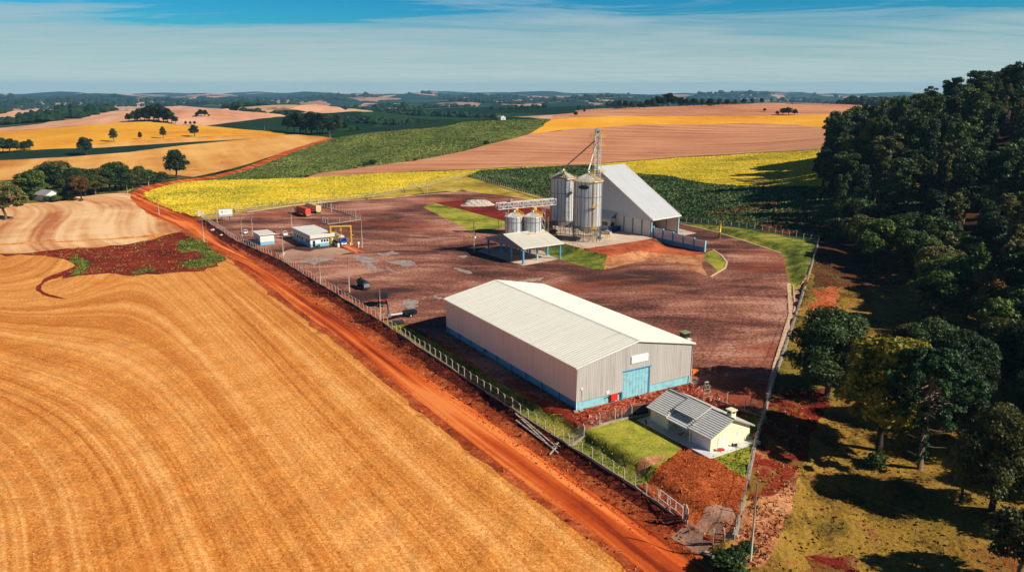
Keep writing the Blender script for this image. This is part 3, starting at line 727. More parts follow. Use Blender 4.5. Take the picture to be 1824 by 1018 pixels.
M_YEL = mat('yellow_paint', (224,176,48), .5, var=.18, vs=1.0)
M_RED = mat('red_paint', (214,44,26), .5, var=.15)
def warehouse():
    a = P(1027, 731); W, L, E, RG = 28.9, 57.2, 8.75, 11.65
    t = thing('warehouse', 'long grey warehouse with a white ribbed gable roof and a light blue sliding door', 'warehouse', a, R(30.3))
    s = (RG-E)/(W/2)
    m = MB()
    for (x0, x1, z0) in ((0, 11.1, 1.68), (11.1, 17.85, 5.75), (17.85, W, 1.68)):
        ps = [(x0, 0, z0), (x1, 0, z0), (x1, 0, E+s*min(x1, W-x1) if x1 != W/2 else RG)]
        if x0 < W/2 < x1: ps.append((W/2, 0, RG))
        ps.append((x0, 0, E+s*min(x0, W-x0)))
        m.prism(ps, (0, .12, 0))
    m.build('front_cladding', M_CLAD, t)
    m = MB(); m.prism([(0, L, 1.68), (W, L, 1.68), (W, L, E), (W/2, L, RG), (0, L, E)], (0, .12, 0)); m.build('rear_cladding', M_CLAD, t)
    MB().box((-.02, .02, 1.68), (.1, L, E)).build('side_cladding', M_CLADY, t)
    MB().box((W-.1, .14, 1.68), (W+.02, L-.02, E)).build('side_cladding', M_CLADY, t)
    m = MB(); m.box((.32, .34, -1.2), (.52, L-.3, 1.72)); m.build('base_wall', M_DBLUE, t)  # shaded side of the blue base, its deeper tone painted in
    MB().box((.52, .16, -1.2), (11.1, .3, 1.72)).build('base_wall', M_BLUE, t); MB().box((17.85, .16, -1.2), (W-.5, .3, 1.72)).build('base_wall', M_BLUE, t)
    m = MB(); m.box((W-.52, .34, -1.2), (W-.32, L-.3, 1.72)); m.build('base_wall', M_DBLUE, t)
    for k in range(10):
        y = .04 + k*(L-.55)/9
        MB().box((.0, y, -1.2), (.34, y+.45, 1.66)).build('pillar', M_DBLUE if k else M_BLUE, t)  # side pillars carry painted shade; corner pillar keeps the light blue
    for x in (.36, 10.6, 17.87, W-.5):
        MB().box((x, .0, -1.2), (x+.42, .155, 1.66 if x in (.36, W-.5) else 1.66)).build('pillar', M_BLUE, t)
    m = MB(); m.box((11.15, .2, -.3), (17.8, .32, 5.72)); 
    for k in range(9): m.box((11.3+k*.78, .17, 0), (11.36+k*.78, .2, 5.7))
    m.build('sliding_door', M_BLUE, t)
    m = MB()
    m.box((10.9, -.1, 5.76), (18.2, .0, 5.98)); m.box((17.62, .1, 0), (17.84, .19, 5.7)); m.box((11.12, .1, 0), (11.26, .19, 5.7)); m.build('door_frame', M_DBLUE, t)
    v = MB(); v.box((12.85, -.16, 7.15), (17.05, .0, 7.3)); v.box((12.85, -.06, 7.3), (12.95, -.0, 8.7)); v.box((16.95, -.06, 7.3), (17.05, -.0, 8.7)); v.box((12.85, -.06, 8.62), (17.05, -.0, 8.75))
    for k in range(6):
        z = 7.34+k*.225
        v.prism([(12.85, -.1, z+.17), (12.85, -.24, z), (12.85, -.21, z-.03), (12.85, -.1, z+.1)], (4.2, 0, 0))
    v = v.build('louvre_vent', M_WHITE, t); MB().box((12.95, -.03, 7.3), (16.95, .0, 8.65)).build('vent_backing', M_DGREY, v)
    o = .42
    for sg in (0, 1):
        r = MB()
        X = lambda x: x if sg == 0 else W-x
        z0 = E-o*s
        r.prism([(X(-o), -.35, z0+.06), (X(W/2), -.35, RG+.06), (X(W/2), -.35, RG+.16), (X(-o), -.35, z0+.16)], (0, L+.8, 0))
        r.build('roof_slope', M_WH, t)
        # raised trapezoid ribs and lap lines of the sheets
        rb = MB()
        n = 66
        for k in range(n+1):
            y = -.3 + k*(L+.7)/n
            rb.bar((X(-o), y, z0+.175), (X(W/2-.2), y, RG+.135), .12, .07)
        tag(rb.build('roof_ribbing', M_WH, t))
        MB().box((min(X(-o-.16), X(-o)), -.38, z0-.16), (max(X(-o-.16), X(-o)), L+.46, z0+.15)).build('gutter', M_WHITE, t)
        b = MB(); b.bar((X(-o-.1), -.38, z0+.07), (X(W/2), -.38, RG+.09), .1, .34); b.build('barge_board', M_WHITE, t)
    rc = MB(); rc.prism([(W/2-.45, 0, RG+.09), (W/2, 0, RG+.24), (W/2+.45, 0, RG+.09), (W/2, 0, RG+.17)], (0, L+.8, 0), Matrix.Translation((0, -.36, 0))); rc.build('ridge_cap', M_WHITE, t)
    for x in (-.14, W+.02): MB().tube([(x, -.1, 0), (x, -.1, E-.1)], .07, 8).build('downpipe', M_WHITE, t)
    # fire hose cabinet and pipes on the front
    MB().box((8.0, -.34, .35), (9.55, .03, 1.65)).build('hose_cabinet', M_RED, t)
    m = MB(); m.tube([(10.15, -.2, -.2), (10.15, -.2, 1.6)], .09); m.tube([(9.85, -.2, 1.62), (10.45, -.2, 1.62)], .11); m.build('standpipe', mat('teal_pipe_paint', (18,74,92), .5), t)
    m = MB(); m.tube([(10.75, -.12, -.2), (10.75, -.12, 1.7)], .06); m.build('standpipe', M_DGREY, t)
    m = MB(); m.tube([(6.9, -.1, 1.1), (6.95, -.2, 1.62), (7.25, -.2, 1.25), (7.4, -.2, 1.72), (7.75, -.2, 1.5), (7.78, -.1, 1.1)], .06); m.build('pipework', M_DGREY, t)
    MB().box((6.95, -.08, 1.95), (7.7, .0, 2.6)).build('notice_plate', M_WHITE, t)
    MB().box((.9, -.12, 4.0), (1.3, .0, 4.5)).build('junction_box', M_WHITE, t)
    MB().tube([(1.1, -.07, 1.7), (1.1, -.07, 4.0)], .04).build('conduit', M_WHITE, t)
    f = MB(); f.bbox((-.5, -.4, 0), (.9, .6, .5)); f.build('footing_block', M_CONC, t)
    f = MB(); f.bbox((.75, -.55, 0), (.9, .5, .45)); f.build('footing_block', M_CONC, t)
    f = MB(); f.bbox((W+.6, -.5, 0), (1.8, 1.0, .4)); f.build('footing_block', M_CONC, t)
    m = MB(); m.tube([(-.28, L*.62, 1.0), (-.3, L*.62, 1.7), (-.3, L*.62+.9, 1.7), (-.28, L*.62+.9, 1.2)], .07); m.build('pipework', M_BLACK, t)
    return t
warehouse()

# ------------------------------------------------------------------ caretaker's house
M_CREAM = mat('cream_wall_paint', (236,226,184), .85, var=.10, vs=.7, spec=.15)
M_PALEW = mat('pale_wall_paint', (226,222,220), .85, var=.08, vs=.7, spec=.15)
def tilemat():
    m, nt, p = newmat('grey_roof_tile')
    t = nd(nt, 'ShaderNodeTexCoord').outputs['Object']
    f = noise(nt, t, 1.4, 5, .65); f2 = noise(nt, vscale(nt, t, 2.2, 4.4, 2.2), 1.3, 2)
    c = rampn(nt, mth(nt, 'ADD', mth(nt, 'MULTIPLY', f, .6), mth(nt, 'MULTIPLY', f2, .4)), [(.3, s2l((206,204,194))), (.5, s2l((230,228,220))), (.7, s2l((240,239,230)))])
    wv = nd(nt, 'ShaderNodeTexWave', bands_direction='Y', wave_profile='SIN'); wv.inputs['Scale'].default_value = 2*math.pi/(20*.27)
    lk(nt, t, wv.inputs['Vector'])
    c = mixc(nt, mth(nt, 'MULTIPLY', wv.outputs['Fac'], .45), c, s2l((150,148,140)))
    lk(nt, c, p.inputs['Base Color']); p.inputs['Roughness'].default_value = .75
    b = nd(nt, 'ShaderNodeBump'); b.inputs['Strength'].default_value = .8; b.inputs['Distance'].default_value = .06
    lk(nt, wv.outputs['Fac'], b.inputs['Height']); lk(nt, b.outputs[0], p.inputs['Normal'])
    return m
M_TILE = tilemat()
def tile_slope(x0, z0, x1, z1, y0, y1, rows):
    """stepped courses from the eave (x0,z0) up to (x1,z1)"""
    m = MB(); d = Vector((x1-x0, 0, z1-z0)); n = Vector((-d.z, 0, d.x)).normalized()
    if n.z < 0: n = -n
    for k in range(rows):
        a = Vector((x0, 0, z0)) + d*(k/rows); b = Vector((x0, 0, z0)) + d*min(1, (k+1.12)/rows)
        q = [a+n*.0, b-n*.035, b+n*.005, a+n*.13]
        m.prism([(v.x, y0, v.z) for v in q], (0, y1-y0, 0))
    return m
def window(parent, a, b, axis, out, panes=2, shutter=True):
    """window in the wall plane; AXIS 0 in the x-z plane facing -y, 1 in the y-z plane facing -x (OUT the plane's coordinate)"""
    (u0, z0), (u1, z1) = a, b
    def bx(u, v, za, zb, d0, d1):
        return ((u, out-d1, za), (v, out-d0, zb)) if axis == 0 else ((out-d1, u, za), (out-d0, v, zb))
    f = MB()
    for (u, v, za, zb) in ((u0-.08, u1+.08, z1, z1+.08), (u0-.08, u1+.08, z0-.1, z0), (u0-.08, u0, z0, z1), (u1, u1+.08, z0, z1)):
        f.box(*bx(u, v, za, zb, -.02, .07 if za >= z0 or True else .12))
    fo = f.build('window', M_WHITE, parent)
    n = panes; wd = (u1-u0)/n
    for k in range(n):
        p = MB()
        if shutter:
            p.box(*bx(u0+k*wd+.02, u0+(k+1)*wd-.02, z0, z1, -.01, .035))
            for j in range(7):
                z = z0+.05+j*(z1-z0-.1)/7
                p.box(*bx(u0+k*wd+.07, u0+(k+1)*wd-.07, z, z+.05, .035, .05))
        else: p.box(*bx(u0+k*wd+.01, u0+(k+1)*wd-.01, z0, z1, -.01, .02))
        p.build('shutter' if shutter else 'pane', M_WHITE if shutter else M_DARK, fo)
    return fo
def house():
    a = P(1265, 803.5, .16)
    t = thing('house', 'small cream bungalow with a grey tiled roof, white shutters and a chimney', 'house', (a.x, a.y, 0), R(31.5))
    W, L, H, RG = 9.4, 15.2, 2.95, 5.05
    mx = W/2; s = (RG-H)/mx
    w = MB()
    w.prism([(0, 0, .1), (W, 0, .1), (W, 0, H), (mx, 0, RG), (0, 0, H)], (0, .18, 0)); w.build('gable_wall', M_CREAM, t)
    w = MB(); w.prism([(0, L-.18, .1), (W, L-.18, .1), (W, L-.18, H), (mx, L-.18, RG), (0, L-.18, H)], (0, .18, 0)); w.build('gable_wall', M_CREAM, t)
    MB().box((W-.18, .18, .1), (W, L-.18, H)).build('rear_wall', M_CREAM, t)
    MB().box((0, .18, .1), (.18, 4.5, H-.02)).build('front_wall', M_PALEW, t)
    w = MB(); w.box((0, 10.6, .1), (.18, L-.18, H-.02)); w.box((.18, 10.6, .1), (2.2, 10.78, H+.4)); w.build('front_wall', M_CREAM, t)
    w = MB(); w.box((2.0, 4.5, .1), (2.18, 10.6, H+.6)); w.box((.18, 4.32, .1), (2.0, 4.5, H+.4)); w.build('porch_wall', M_CREAM, t)
    o = .62; ze = H-o*s+.06
    tile_slope(-o, ze, mx, RG+.1, -.5, 4.75, 12).build('roof', M_TILE, t)
    tile_slope(-o, ze, mx, RG+.12, 10.25, L+.5, 12).build('roof', M_TILE, t)
    tile_slope(1.05, H+1.05*s+.52, mx, RG+.34, 4.75, 10.25, 9).build('roof', M_TILE, t)
    tile_slope(-o-.15, ze-.2, 2.0, H+2.0*s-.26, 4.78, 10.22, 6).build('porch_roof', M_TILE, t)
    tile_slope(W+o, ze, mx, RG+.1, -.5, L+.5, 15).build('roof', mat('pale_sheet_roof', (196,192,180), .6, var=.12), t)
    m = MB(); m.prism([(mx-.16, -.55, RG+.13), (mx, -.55, RG+.27), (mx+.16, -.55, RG+.13)], (0, 5.3, 0)); m.prism([(mx-.16, 4.75, RG+.38), (mx, 4.75, RG+.5), (mx+.16, 4.75, RG+.2)], (0, L-4.2, 0)); m.build('ridge_cap', mat('dark_ridge_tile', (84,82,78), .8), t)
    MB().bar((1.0, 4.72, H+1.0*s+.58), (mx, 4.72, RG+.44), .16, .12).build('verge_strip', M_WHITE, t)
    MB().bar((-o-.1, 10.3, ze-.02), (1.2, 10.3, H+1.2*s+.12), .14, .12).build('verge_strip', M_WHITE, t)
    m = MB()
    m.bar((-o, -.52, ze-.02), (mx, -.52, RG+.04), .1, .2); m.bar((W+o, -.52, ze-.02), (mx, -.52, RG+.04), .1, .2); m.build('barge_board', mat('grey_board', (150,146,136), .7), t)
    m = MB(); m.box((-o+.02, -.48, ze-.14), (-o+.14, 4.7, ze)); m.box((-o+.02, 10.3, ze-.14), (-o+.14, L+.48, ze)); m.box((-o-.12, 4.8, ze-.3), (-o, 10.2, ze-.15)); m.build('fascia', M_WHITE, t)
    m = MB(); m.box((-1.9, -1.75, -.5), (W+1.0, L+1.5, .15)); m.build('porch_floor', mat('pale_floor_paint', (206,204,200), .6, var=.12, vs=.8), t)
    MB().box((-.12, 10.35, .15), (.1, 10.55, H-.25)).build('porch_post', M_WHITE, t)
    MB().box((-.4, 4.55, .15), (-.22, 4.73, H-.3)).build('porch_post', M_WHITE, t)
    c = MB(); c.box((5.7, 1.0, 3.6), (6.75, 2.1, 5.75)); ch = c.build('chimney', M_CREAM, t)
    MB().box((5.5, .8, 5.75), (6.95, 2.3, 5.93)).build('cap', mat('cream_cap', (226,216,176), .85), ch)
    c = MB(); c.box((5.85, .97, 5.3), (6.6, 1.02, 5.6)); c.box((5.67, 1.2, 5.3), (5.73, 1.9, 5.6)); c.build('smoke_opening', M_BLACK, ch)
    window(t, (1.75, 1.0), (3.75, 2.25), 0, -.0)
    window(t, (6.3, 1.65), (7.25, 2.3), 0, -.0, 1)
    window(t, (11.9, 1.0), (13.7, 2.2), 1, 0.0)
    window(t, (5.4, 1.0), (7.2, 2.1), 1, 2.0)
    d = MB(); d.box((1.93, 8.0, .16), (2.0, 8.95, 2.2)); d = d.build('door', M_WHITE, t)
    MB().bbox((1.9, 8.1, 1.15), (.06, .06, .14)).build('handle', M_DGREY, d)
    Mw = t.matrix_basis.copy()
    def loc(x, y, z=.15): 
        v = Matrix.Translation(t.location) @ Matrix.Rotation(R(31.5), 4, 'Z') @ Vector((x, y, z)); return v
    b = thing('bucket', 'white bucket on the porch of the cream house', 'bucket', loc(1.2, 10.1))
    MB().lathe([(0, 0), (.19, 0), (.24, .48), (.26, .5), (.22, .47), (.17, .05)], n=14).build('pail', M_WHITE, b)
    MB().tube([(-.24, 0, .48), (-.14, 0, .68), (.14, 0, .68), (.24, 0, .48)], .015, 5).build('handle', M_DGREY, b)
    b = thing('child_tricycle', 'small pink ride-on toy on the porch by the white door', 'toy', loc(.6, 7.6), R(40))
    MB().tube([(-.35, 0, .2), (-.1, 0, .34), (.2, 0, .34), (.32, 0, .52)], .06).build('frame', mat('pink_plastic', (226,110,120), .5), b)
    for q in ((.32, 0), (-.35, .2), (-.35, -.2)): MB().tube([(q[0], q[1]-.03, .15), (q[0], q[1]+.03, .15)], .15, 12).build('wheel', M_BLACK, b)
    b = thing('red_wheelbarrow', 'red wheelbarrow lying by the gable wall of the cream house', 'wheelbarrow', loc(1.6, -.75), R(10))
    MB().prism([(-.4, -.3, .2), (.35, -.3, .12), (.5, -.36, .5), (-.5, -.36, .5)], (0, .6, 0)).build('tray', M_RED, b)
    for y in (-.2, .2): MB().bar((-.5, y, .3), (-1.2, y*1.25, .35), .05).build('handle', M_DGREY, b)
    MB().tube([(.6, -.04, .18), (.6, .04, .18)], .18, 12).build('wheel', M_BLACK, b)
    b = thing('garden_hose_reel', 'dark hose reel on the pale floor beside the gable wall', 'hose reel', loc(5.0, -.7), R(0))
    MB().tube([(-.3, 0, .28), (.3, 0, .28)], .26, 12).build('drum', M_DGREY, b)
    for x in (-.34, .34): MB().bar((x, 0, 0), (x, 0, .6), .05, .3).build('stand', M_DGREY, b)
    b = thing('flower_pot', 'pink flowers in a pot at the rear corner of the house floor', 'flower pot', loc(W+.6, -.4))
    MB().lathe([(0, 0), (.2, 0), (.28, .4), (.24, .4), (.2, .34), (0, .34)], n=12).build('pot', mat('terracotta', (168,92,62), .9), b)
    m = MB()
    for k in range(60):
        q = Vector((random.gauss(0, .22), random.gauss(0, .22), .45+random.random()*.45)); m.add([q, q+Vector((.12, .03, .05)), q+Vector((.05, .12, .08))], [(0, 1, 2)])
    m.build('blossom', simple('pink_blossom', (226,120,130), .8), b)
    b = thing('patio_bench', 'low dark bench on the front edge of the porch floor', 'bench', loc(-1.6, 14.6), R(90))
    MB().box((-.5, -.18, .4), (.5, .18, .46)).build('seat', M_DGREY, b)
    for x in (-.4, .4): MB().box((x-.04, -.15, 0), (x+.04, .15, .4)).build('leg', M_DGREY, b)
    return t
house()
def trestle():
    p = P(1257, 709)
    t = thing('white_trestle_tower', 'white A-frame water stand behind the roof of the bungalow', 'stand', p, R(31))
    m = MB()
    for sx in (-1, 1): m.bar((sx*.35, 0, 3.4), (sx*1.3, -.6, 0), .1)
    m.build('front_frame', M_POST, t)
    m = MB()
    for sx in (-1, 1): m.bar((sx*.35, .1, 3.4), (sx*1.3, .9, 0), .1)
    m.build('rear_frame', M_POST, t)
    m = MB()
    for k in range(4): MB().bar((-.5-k*.22, -.12-.14*k, 2.8-k*.75), (.5+k*.22, -.12-.14*k, 2.8-k*.75), .07).build('rung', M_POST, t)
    MB().bbox((0, .05, 3.45), (.9, .4, .1)).build('platform', M_POST, t)
    MB().lathe([(0, 0), (.36, 0), (.38, .1), (.38, .7), (.3, .85), (0, .9)], (0, .3, 1.6), 16).build('tank', M_DGREY, t)
trestle()

# ------------------------------------------------------------------ silo works
PZ = 2.0
RT = R(33)
X33, Y33 = Vector((math.cos(RT), math.sin(RT), 0)), Vector((-math.sin(RT), math.cos(RT), 0))
def silomat():
    m, nt, p = newmat('corrugated_silo_steel')
    t = nd(nt, 'ShaderNodeTexCoord').outputs['Object']
    s = nd(nt, 'ShaderNodeSeparateXYZ'); lk(nt, t, s.inputs[0])
    an = mth(nt, 'ARCTAN2', s.outputs[1], s.outputs[0])
    sh = mth(nt, 'FLOOR', mth(nt, 'MULTIPLY', an, 22/6.2832))
    rw = mth(nt, 'FLOOR', mth(nt, 'MULTIPLY', s.outputs[2], .9))
    cb = nd(nt, 'ShaderNodeCombineXYZ'); lk(nt, sh, cb.inputs[0]); lk(nt, mth(nt, 'MULTIPLY', rw, .0), cb.inputs[1])
    wn = nd(nt, 'ShaderNodeTexWhiteNoise', noise_dimensions='2D'); lk(nt, cb.outputs[0], wn.inputs[0])
    f = noise(nt, vscale(nt, t, 1.5, 1.5, .12), 1.2, 5, .65)
    v = mth(nt, 'ADD', mth(nt, 'MULTIPLY', wn.outputs[0], .35), mth(nt, 'MULTIPLY', f, .65))
    c = rampn(nt, v, [(.25, s2l((126,144,168))), (.42, s2l((190,198,206))), (.65, s2l((238,234,222)))])
    lk(nt, c, p.inputs['Base Color'])
    p.inputs['Metallic'].default_value = .45
    rr = nd(nt, 'ShaderNodeMapRange'); lk(nt, v, rr.inputs[0]); rr.inputs[3].default_value = .30; rr.inputs[4].default_value = .46
    lk(nt, rr.outputs[0], p.inputs['Roughness'])
    wv = nd(nt, 'ShaderNodeTexWave', bands_direction='Z', wave_profile='SIN'); wv.inputs['Scale'].default_value = 2*math.pi/(20*.22)
    lk(nt, t, wv.inputs['Vector'])
    b = nd(nt, 'ShaderNodeBump'); b.inputs['Strength'].default_value = .16; b.inputs['Distance'].default_value = .04
    lk(nt, wv.outputs['Fac'], b.inputs['Height']); lk(nt, b.outputs[0], p.inputs['Normal'])
    return m
M_SILO = silomat()
M_SROOF = mat('silo_roof_steel', (206,202,188), .45, .35, var=.25, vs=.8)
M_STIFF = mat('silo_stiffener_steel', (120,124,130), .5, .6, var=.25, vs=.6)
def ring_rail(r, z, n, a0, a1, h=1.1):
    m = MB()
    k = 0
    ang = [a0+(a1-a0)*i/n for i in range(n+1)]
    for hh in (h, h*.55):
        m.tube([(r*math.cos(a), r*math.sin(a), z+hh) for a in ang], .035, 5)
    for a in ang: m.bar((r*math.cos(a), r*math.sin(a), z), (r*math.cos(a), r*math.sin(a), z+h), .05)
    return m
def silo(name, label, c, r, zl, zt, za, nleg, stiff, walkway=True, group=None):
    t = thing(name, label, 'silo', c, 0, group)
    MB().lathe([(r, zl), (r, zt)], n=66).build('shell', M_SILO, t)
    m = MB()
    for k in range(stiff):
        a = 2*math.pi*(k+.5)/stiff
        q = Matrix.Rotation(a, 4, 'Z')
        m.bbox((r+.05, 0, (zl+zt)/2), (.12, .16, zt-zl), q)
    m.build('stiffener', M_STIFF, t)
    m = MB(); m.lathe([(r+.02, zl+(zt-zl)*.66), (r+.17, zl+(zt-zl)*.66), (r+.17, zl+(zt-zl)*.66+.14), (r+.02, zl+(zt-zl)*.66+.14)], n=48)
    m.build('wind_ring', M_STIFF, t)
    MB().lathe([(r+.02, zl-.1), (r+.2, zl-.1), (r+.2, zl+.12), (r+.02, zl+.12)], n=48).build('base_ring', M_STIFF, t)
    rf = MB(); n = 24
    rf.lathe([(r+.28, zt-.05), (r+.22, zt+.1), (.5, za-.25), (.5, za), (0, za+.02)], n=n, smooth=False); ro = rf.build('roof', M_SROOF, t)
    m = MB()
    for k in range(n):
        a = 2*math.pi*k/n
        m.bar(((r+.22)*math.cos(a), (r+.22)*math.sin(a), zt+.14), (.5*math.cos(a), .5*math.sin(a), za-.18), .09, .1)
    m.build('rib', M_SROOF, ro)
    MB().lathe([(.62, za-.1), (.62, za+.45), (0, za+.5)], n=14).build('cap', M_GALV, ro)
    # hopper and legs
    MB().lathe([(r-.05, zl-.02), (r*.35, zl-(r*.75)*.62), (.4, max(.9, zl-r*.62))], n=40).build('hopper', M_GALV, t)
    for k in range(nleg):
        a = 2*math.pi*(k+.5)/nleg; a2 = 2*math.pi*(k+1.5)/nleg
        ca, sa = math.cos(a), math.sin(a)
        MB().bar((r*ca, r*sa, -.1), (r*ca, r*sa, zl), .2, .24, up=(ca, sa, 0)).build('leg', M_STIFF, t)
    m = MB()
    for k in range(nleg):
        a = 2*math.pi*(k+.5)/nleg; a2 = 2*math.pi*(k+1.5)/nleg
        p, q = (r*math.cos(a), r*math.sin(a)), (r*math.cos(a2), r*math.sin(a2))
        m.bar((*p, zl*.48), (*q, zl*.48), .1); m.bar((*p, zl*.92), (*q, zl*.5), .07)
        if k % 2: m.bar((*p, .15), (*q, zl*.46), .07)
    m.build('bracing', M_STIFF, t)
    if walkway:
        ring_rail(r+.5, zt-.05, 20, 0, 2*math.pi).build('eave_railing', M_YEL, t)
        m = MB(); m.lathe([(r+.2, zt-.12), (r+.62, zt-.12), (r+.62, zt-.02), (r+.2, zt-.02)], n=40); m.build('eave_walkway', M_YEL, t)
    return t
A1 = P(1045, 427, PZ); A2 = P(1001, 413, PZ)
zl1 = hz(401, A1.x, A1.y) - PZ; zt1 = hz(321.5, A1.x, A1.y) - PZ; za1 = hz(307, A1.x, A1.y) - PZ
zl2 = hz(391, A2.x, A2.y) - PZ; zt2 = hz(317, A2.x, A2.y) - PZ; za2 = hz(303, A2.x, A2.y) - PZ
S1 = silo('grain_silo', 'front tall steel grain silo with a black oval emblem and yellow eave rail', A1, 5.45, zl1, zt1, za1, 18, 22, group='tall silos')
S2 = silo('grain_silo', 'rear tall steel grain silo reached by the conveyor bridge, shaded by its neighbour', A2, 5.0, zl2, zt2, za2, 16, 20, group='tall silos')
def cladplate(parent, r, ang, z, w, h, mat_, name):
    m = MB(); n = 20; pts = []; o = r+.24
    for k in range(n):
        a = 2*math.pi*k/n
        th = ang + (w/2)*math.cos(a)/r
        pts.append((o*math.cos(th), o*math.sin(th), z+h/2*math.sin(a)))
    inn = [(p[0]*(1-.08/o), p[1]*(1-.08/o), p[2]) for p in pts]
    m.add(pts+inn, [tuple(range(n))]+[(i, n+i, n+(i+1) % n, (i+1) % n) for i in range(n)])
    return m.build(name, mat_, parent)
plate = cladplate(S1, 5.45, R(-103-10), zt1-2.0, 4.2, 1.5, simple('emblem_black', (14,15,16), .4), 'emblem')
def emblem_bits():
    m = MB(); r = 5.45+.27
    for k, (u0, u1, z0, z1) in enumerate(((-.9, -.7, -.22, .2), (-.6, -.4, -.1, .12), (-.3, -.1, -.22, .22), (0, .2, -.15, .1), (.35, .95, -.05, .02), (.6, .7, -.22, .25))):
        pts = []
        for (u, z) in ((u0, z0), (u1, z0), (u1, z1), (u0, z1)):
            th = R(-113)+u/r; pts.append((r*math.cos(th), r*math.sin(th), zt1-2.0+z))
        m.add(pts, [(0, 1, 2, 3)])
    m.build('mark', simple('emblem_green', (58,72,62), .5), plate)
emblem_bits()
def silo_stairs(t, r, zl, zt, ang):
    """caged ladder up the side with two rest platforms"""
    ca, sa = math.cos(ang), math.sin(ang); tx, ty = -sa, ca
    def pt(rr, u, z): return (rr*ca+u*tx, rr*sa+u*ty, z)
    m = MB()
    for u in (-.3, .3): m.bar(pt(r+.35, u, .1), pt(r+.35, u, zt+1), .08)
    z = .4
    while z < zt+.9: m.bar(pt(r+.35, -.3, z), pt(r+.35, .3, z), .05); z += .42
    lo = m.build('ladder', M_YEL, t)
    c = MB(); z = 2.6
    while z < zt+1.0:
        c.tube([pt(r+.35+.75*math.sin(a), .42*math.cos(a)*1.0, z) for a in np.linspace(0, math.pi, 7)], .035, 4); z += .95
    for a in (.7, 1.57, 2.4): c.bar(pt(r+.35+.75*math.sin(a), .42*math.cos(a), 2.6), pt(r+.35+.75*math.sin(a), .42*math.cos(a), zt+.9), .04)
    c.build('cage', M_GALV, lo)
    for z in (zl-.3, zl+(zt-zl)*.45):
        p = MB()
        p.add([pt(r+.2, -1.3, z), pt(r+1.3, -1.3, z), pt(r+1.3, 1.3, z), pt(r+.2, 1.3, z), pt(r+.2, -1.3, z+.1), pt(r+1.3, -1.3, z+.1), pt(r+1.3, 1.3, z+.1), pt(r+.2, 1.3, z+.1)], [(0,3,2,1),(4,5,6,7),(0,1,5,4),(1,2,6,5),(2,3,7,6),(3,0,4,7)])
        for (a, b) in (((r+1.3, -1.3), (r+1.3, 1.3)), ((r+.2, -1.3), (r+1.3, -1.3)), ((r+.2, 1.3), (r+1.3, 1.3))):
            for h in (.6, 1.1): p.bar(pt(*a, z+h), pt(*b, z+h), .06)
            p.bar(pt(*a, z), pt(*a, z+1.1), .06); p.bar(pt(*b, z), pt(*b, z+1.1), .06)
        p.build('rest_platform', M_YEL, t)
silo_stairs(S1, 5.45, zl1, zt1, R(-70))
def roof_stair(t, r, zt, za, ang):
    ca, sa = math.cos(ang), math.sin(ang); tx, ty = -sa, ca
    m = MB()
    for u in (-.4, .4):
        a = ((r+.4)*ca+u*tx, (r+.4)*sa+u*ty, zt+.1); b = (.9*ca+u*tx, .9*sa+u*ty, za+.1)
        m.bar(a, b, .14, .2); m.bar((a[0], a[1], a[2]+1), (b[0], b[1], b[2]+1), .06)
        for k in range(5):
            q = Vector(a).lerp(Vector(b), k/4); m.bar(q, q+Vector((0, 0, 1)), .06)
    m.build('roof_stair', M_YEL, t)
roof_stair(S1, 5.45, zt1, za1, R(-45)); roof_stair(S2, 5.0, zt2, za2, R(-80))
# ---- bucket elevator tower
TB = P(1059.5, 421, PZ); TH = hz(229, TB.x, TB.y) - PZ
tw = thing('elevator_tower', 'slender bucket elevator tower with a rounded head and yellow landings above the silos', 'tower', TB, R(15))
m = MB()
for x in (-.55, .35): m.box((x-.16, -.22, 0), (x+.16, .22, TH-3))
m.build('elevator_leg', M_GALV, tw)
m = MB(); s = 1.15
for x in (-s, s):
    for y in (-s, s): m.bar((x, y, 0), (x, y, TH-2.6), .12)
z = 0; f = 1
while z < TH-4:
    for (a, b) in (((-s, -s), (s, -s)), ((s, -s), (s, s)), ((s, s), (-s, s)), ((-s, s), (-s, -s))):
        m.bar((*a, z+1.9), (*b, z+1.9), .08)
        p, q = (a, b) if f else (b, a)
        m.bar((*p, z), (*q, z+1.9), .05)
    z += 1.9; f = 1-f
m.build('lattice', M_WHITE, tw)
h = MB(); n = 14
prof = [(-.95, TH-3.2), (.95, TH-3.2)] + [(.95*math.cos(a), TH-1.15+1.15*math.sin(a)) for a in np.linspace(0, math.pi, n)]
h.prism([(x, -.55, z) for x, z in prof], (0, 1.1, 0)); hd = h.build('head', M_GALV, tw)
k = MB(); k.tube([(.1, -.75, TH-1.2), (.1, -.5, TH-1.2)], .42, 16); k.build('pulley_cover', M_DGREY, hd)
for (zz, sd) in ((TH-3.3, 1), (TH-6.6, 1), (TH*.60, 1), (TH-3.1, -1)):
    p = MB(); x0, x1 = (1.0, 3.2) if sd > 0 else (-2.8, -1.0)
    if sd < 0: x0, x1 = -2.6, -1.0
    p.box((x0, -1.2, zz), (x1, 1.2, zz+.12))
    for hh in (.55, 1.15):
        for a, b in (((x0, -1.2), (x1, -1.2)), ((x1, -1.2), (x1, 1.2)), ((x0, 1.2), (x1, 1.2)), ((x0, -1.2), (x0, 1.2))): p.bar((*a, zz+hh), (*b, zz+hh), .07)
    for a in ((x0, -1.2), (x1, -1.2), (x1, 1.2), (x0, 1.2), ((x0+x1)/2, -1.2)): p.bar((*a, zz), (*a, zz+1.15), .07)
    p.build('landing', M_YEL, tw)
m = MB()
for u in (1.15, 1.6): m.bar((u, -.9, 0), (u, -.9, TH-3), .06)
z = .3
while z < TH-3: m.bar((1.15, -.9, z), (1.6, -.9, z), .05); z += .6
m.build('ladder', M_GALV, tw)
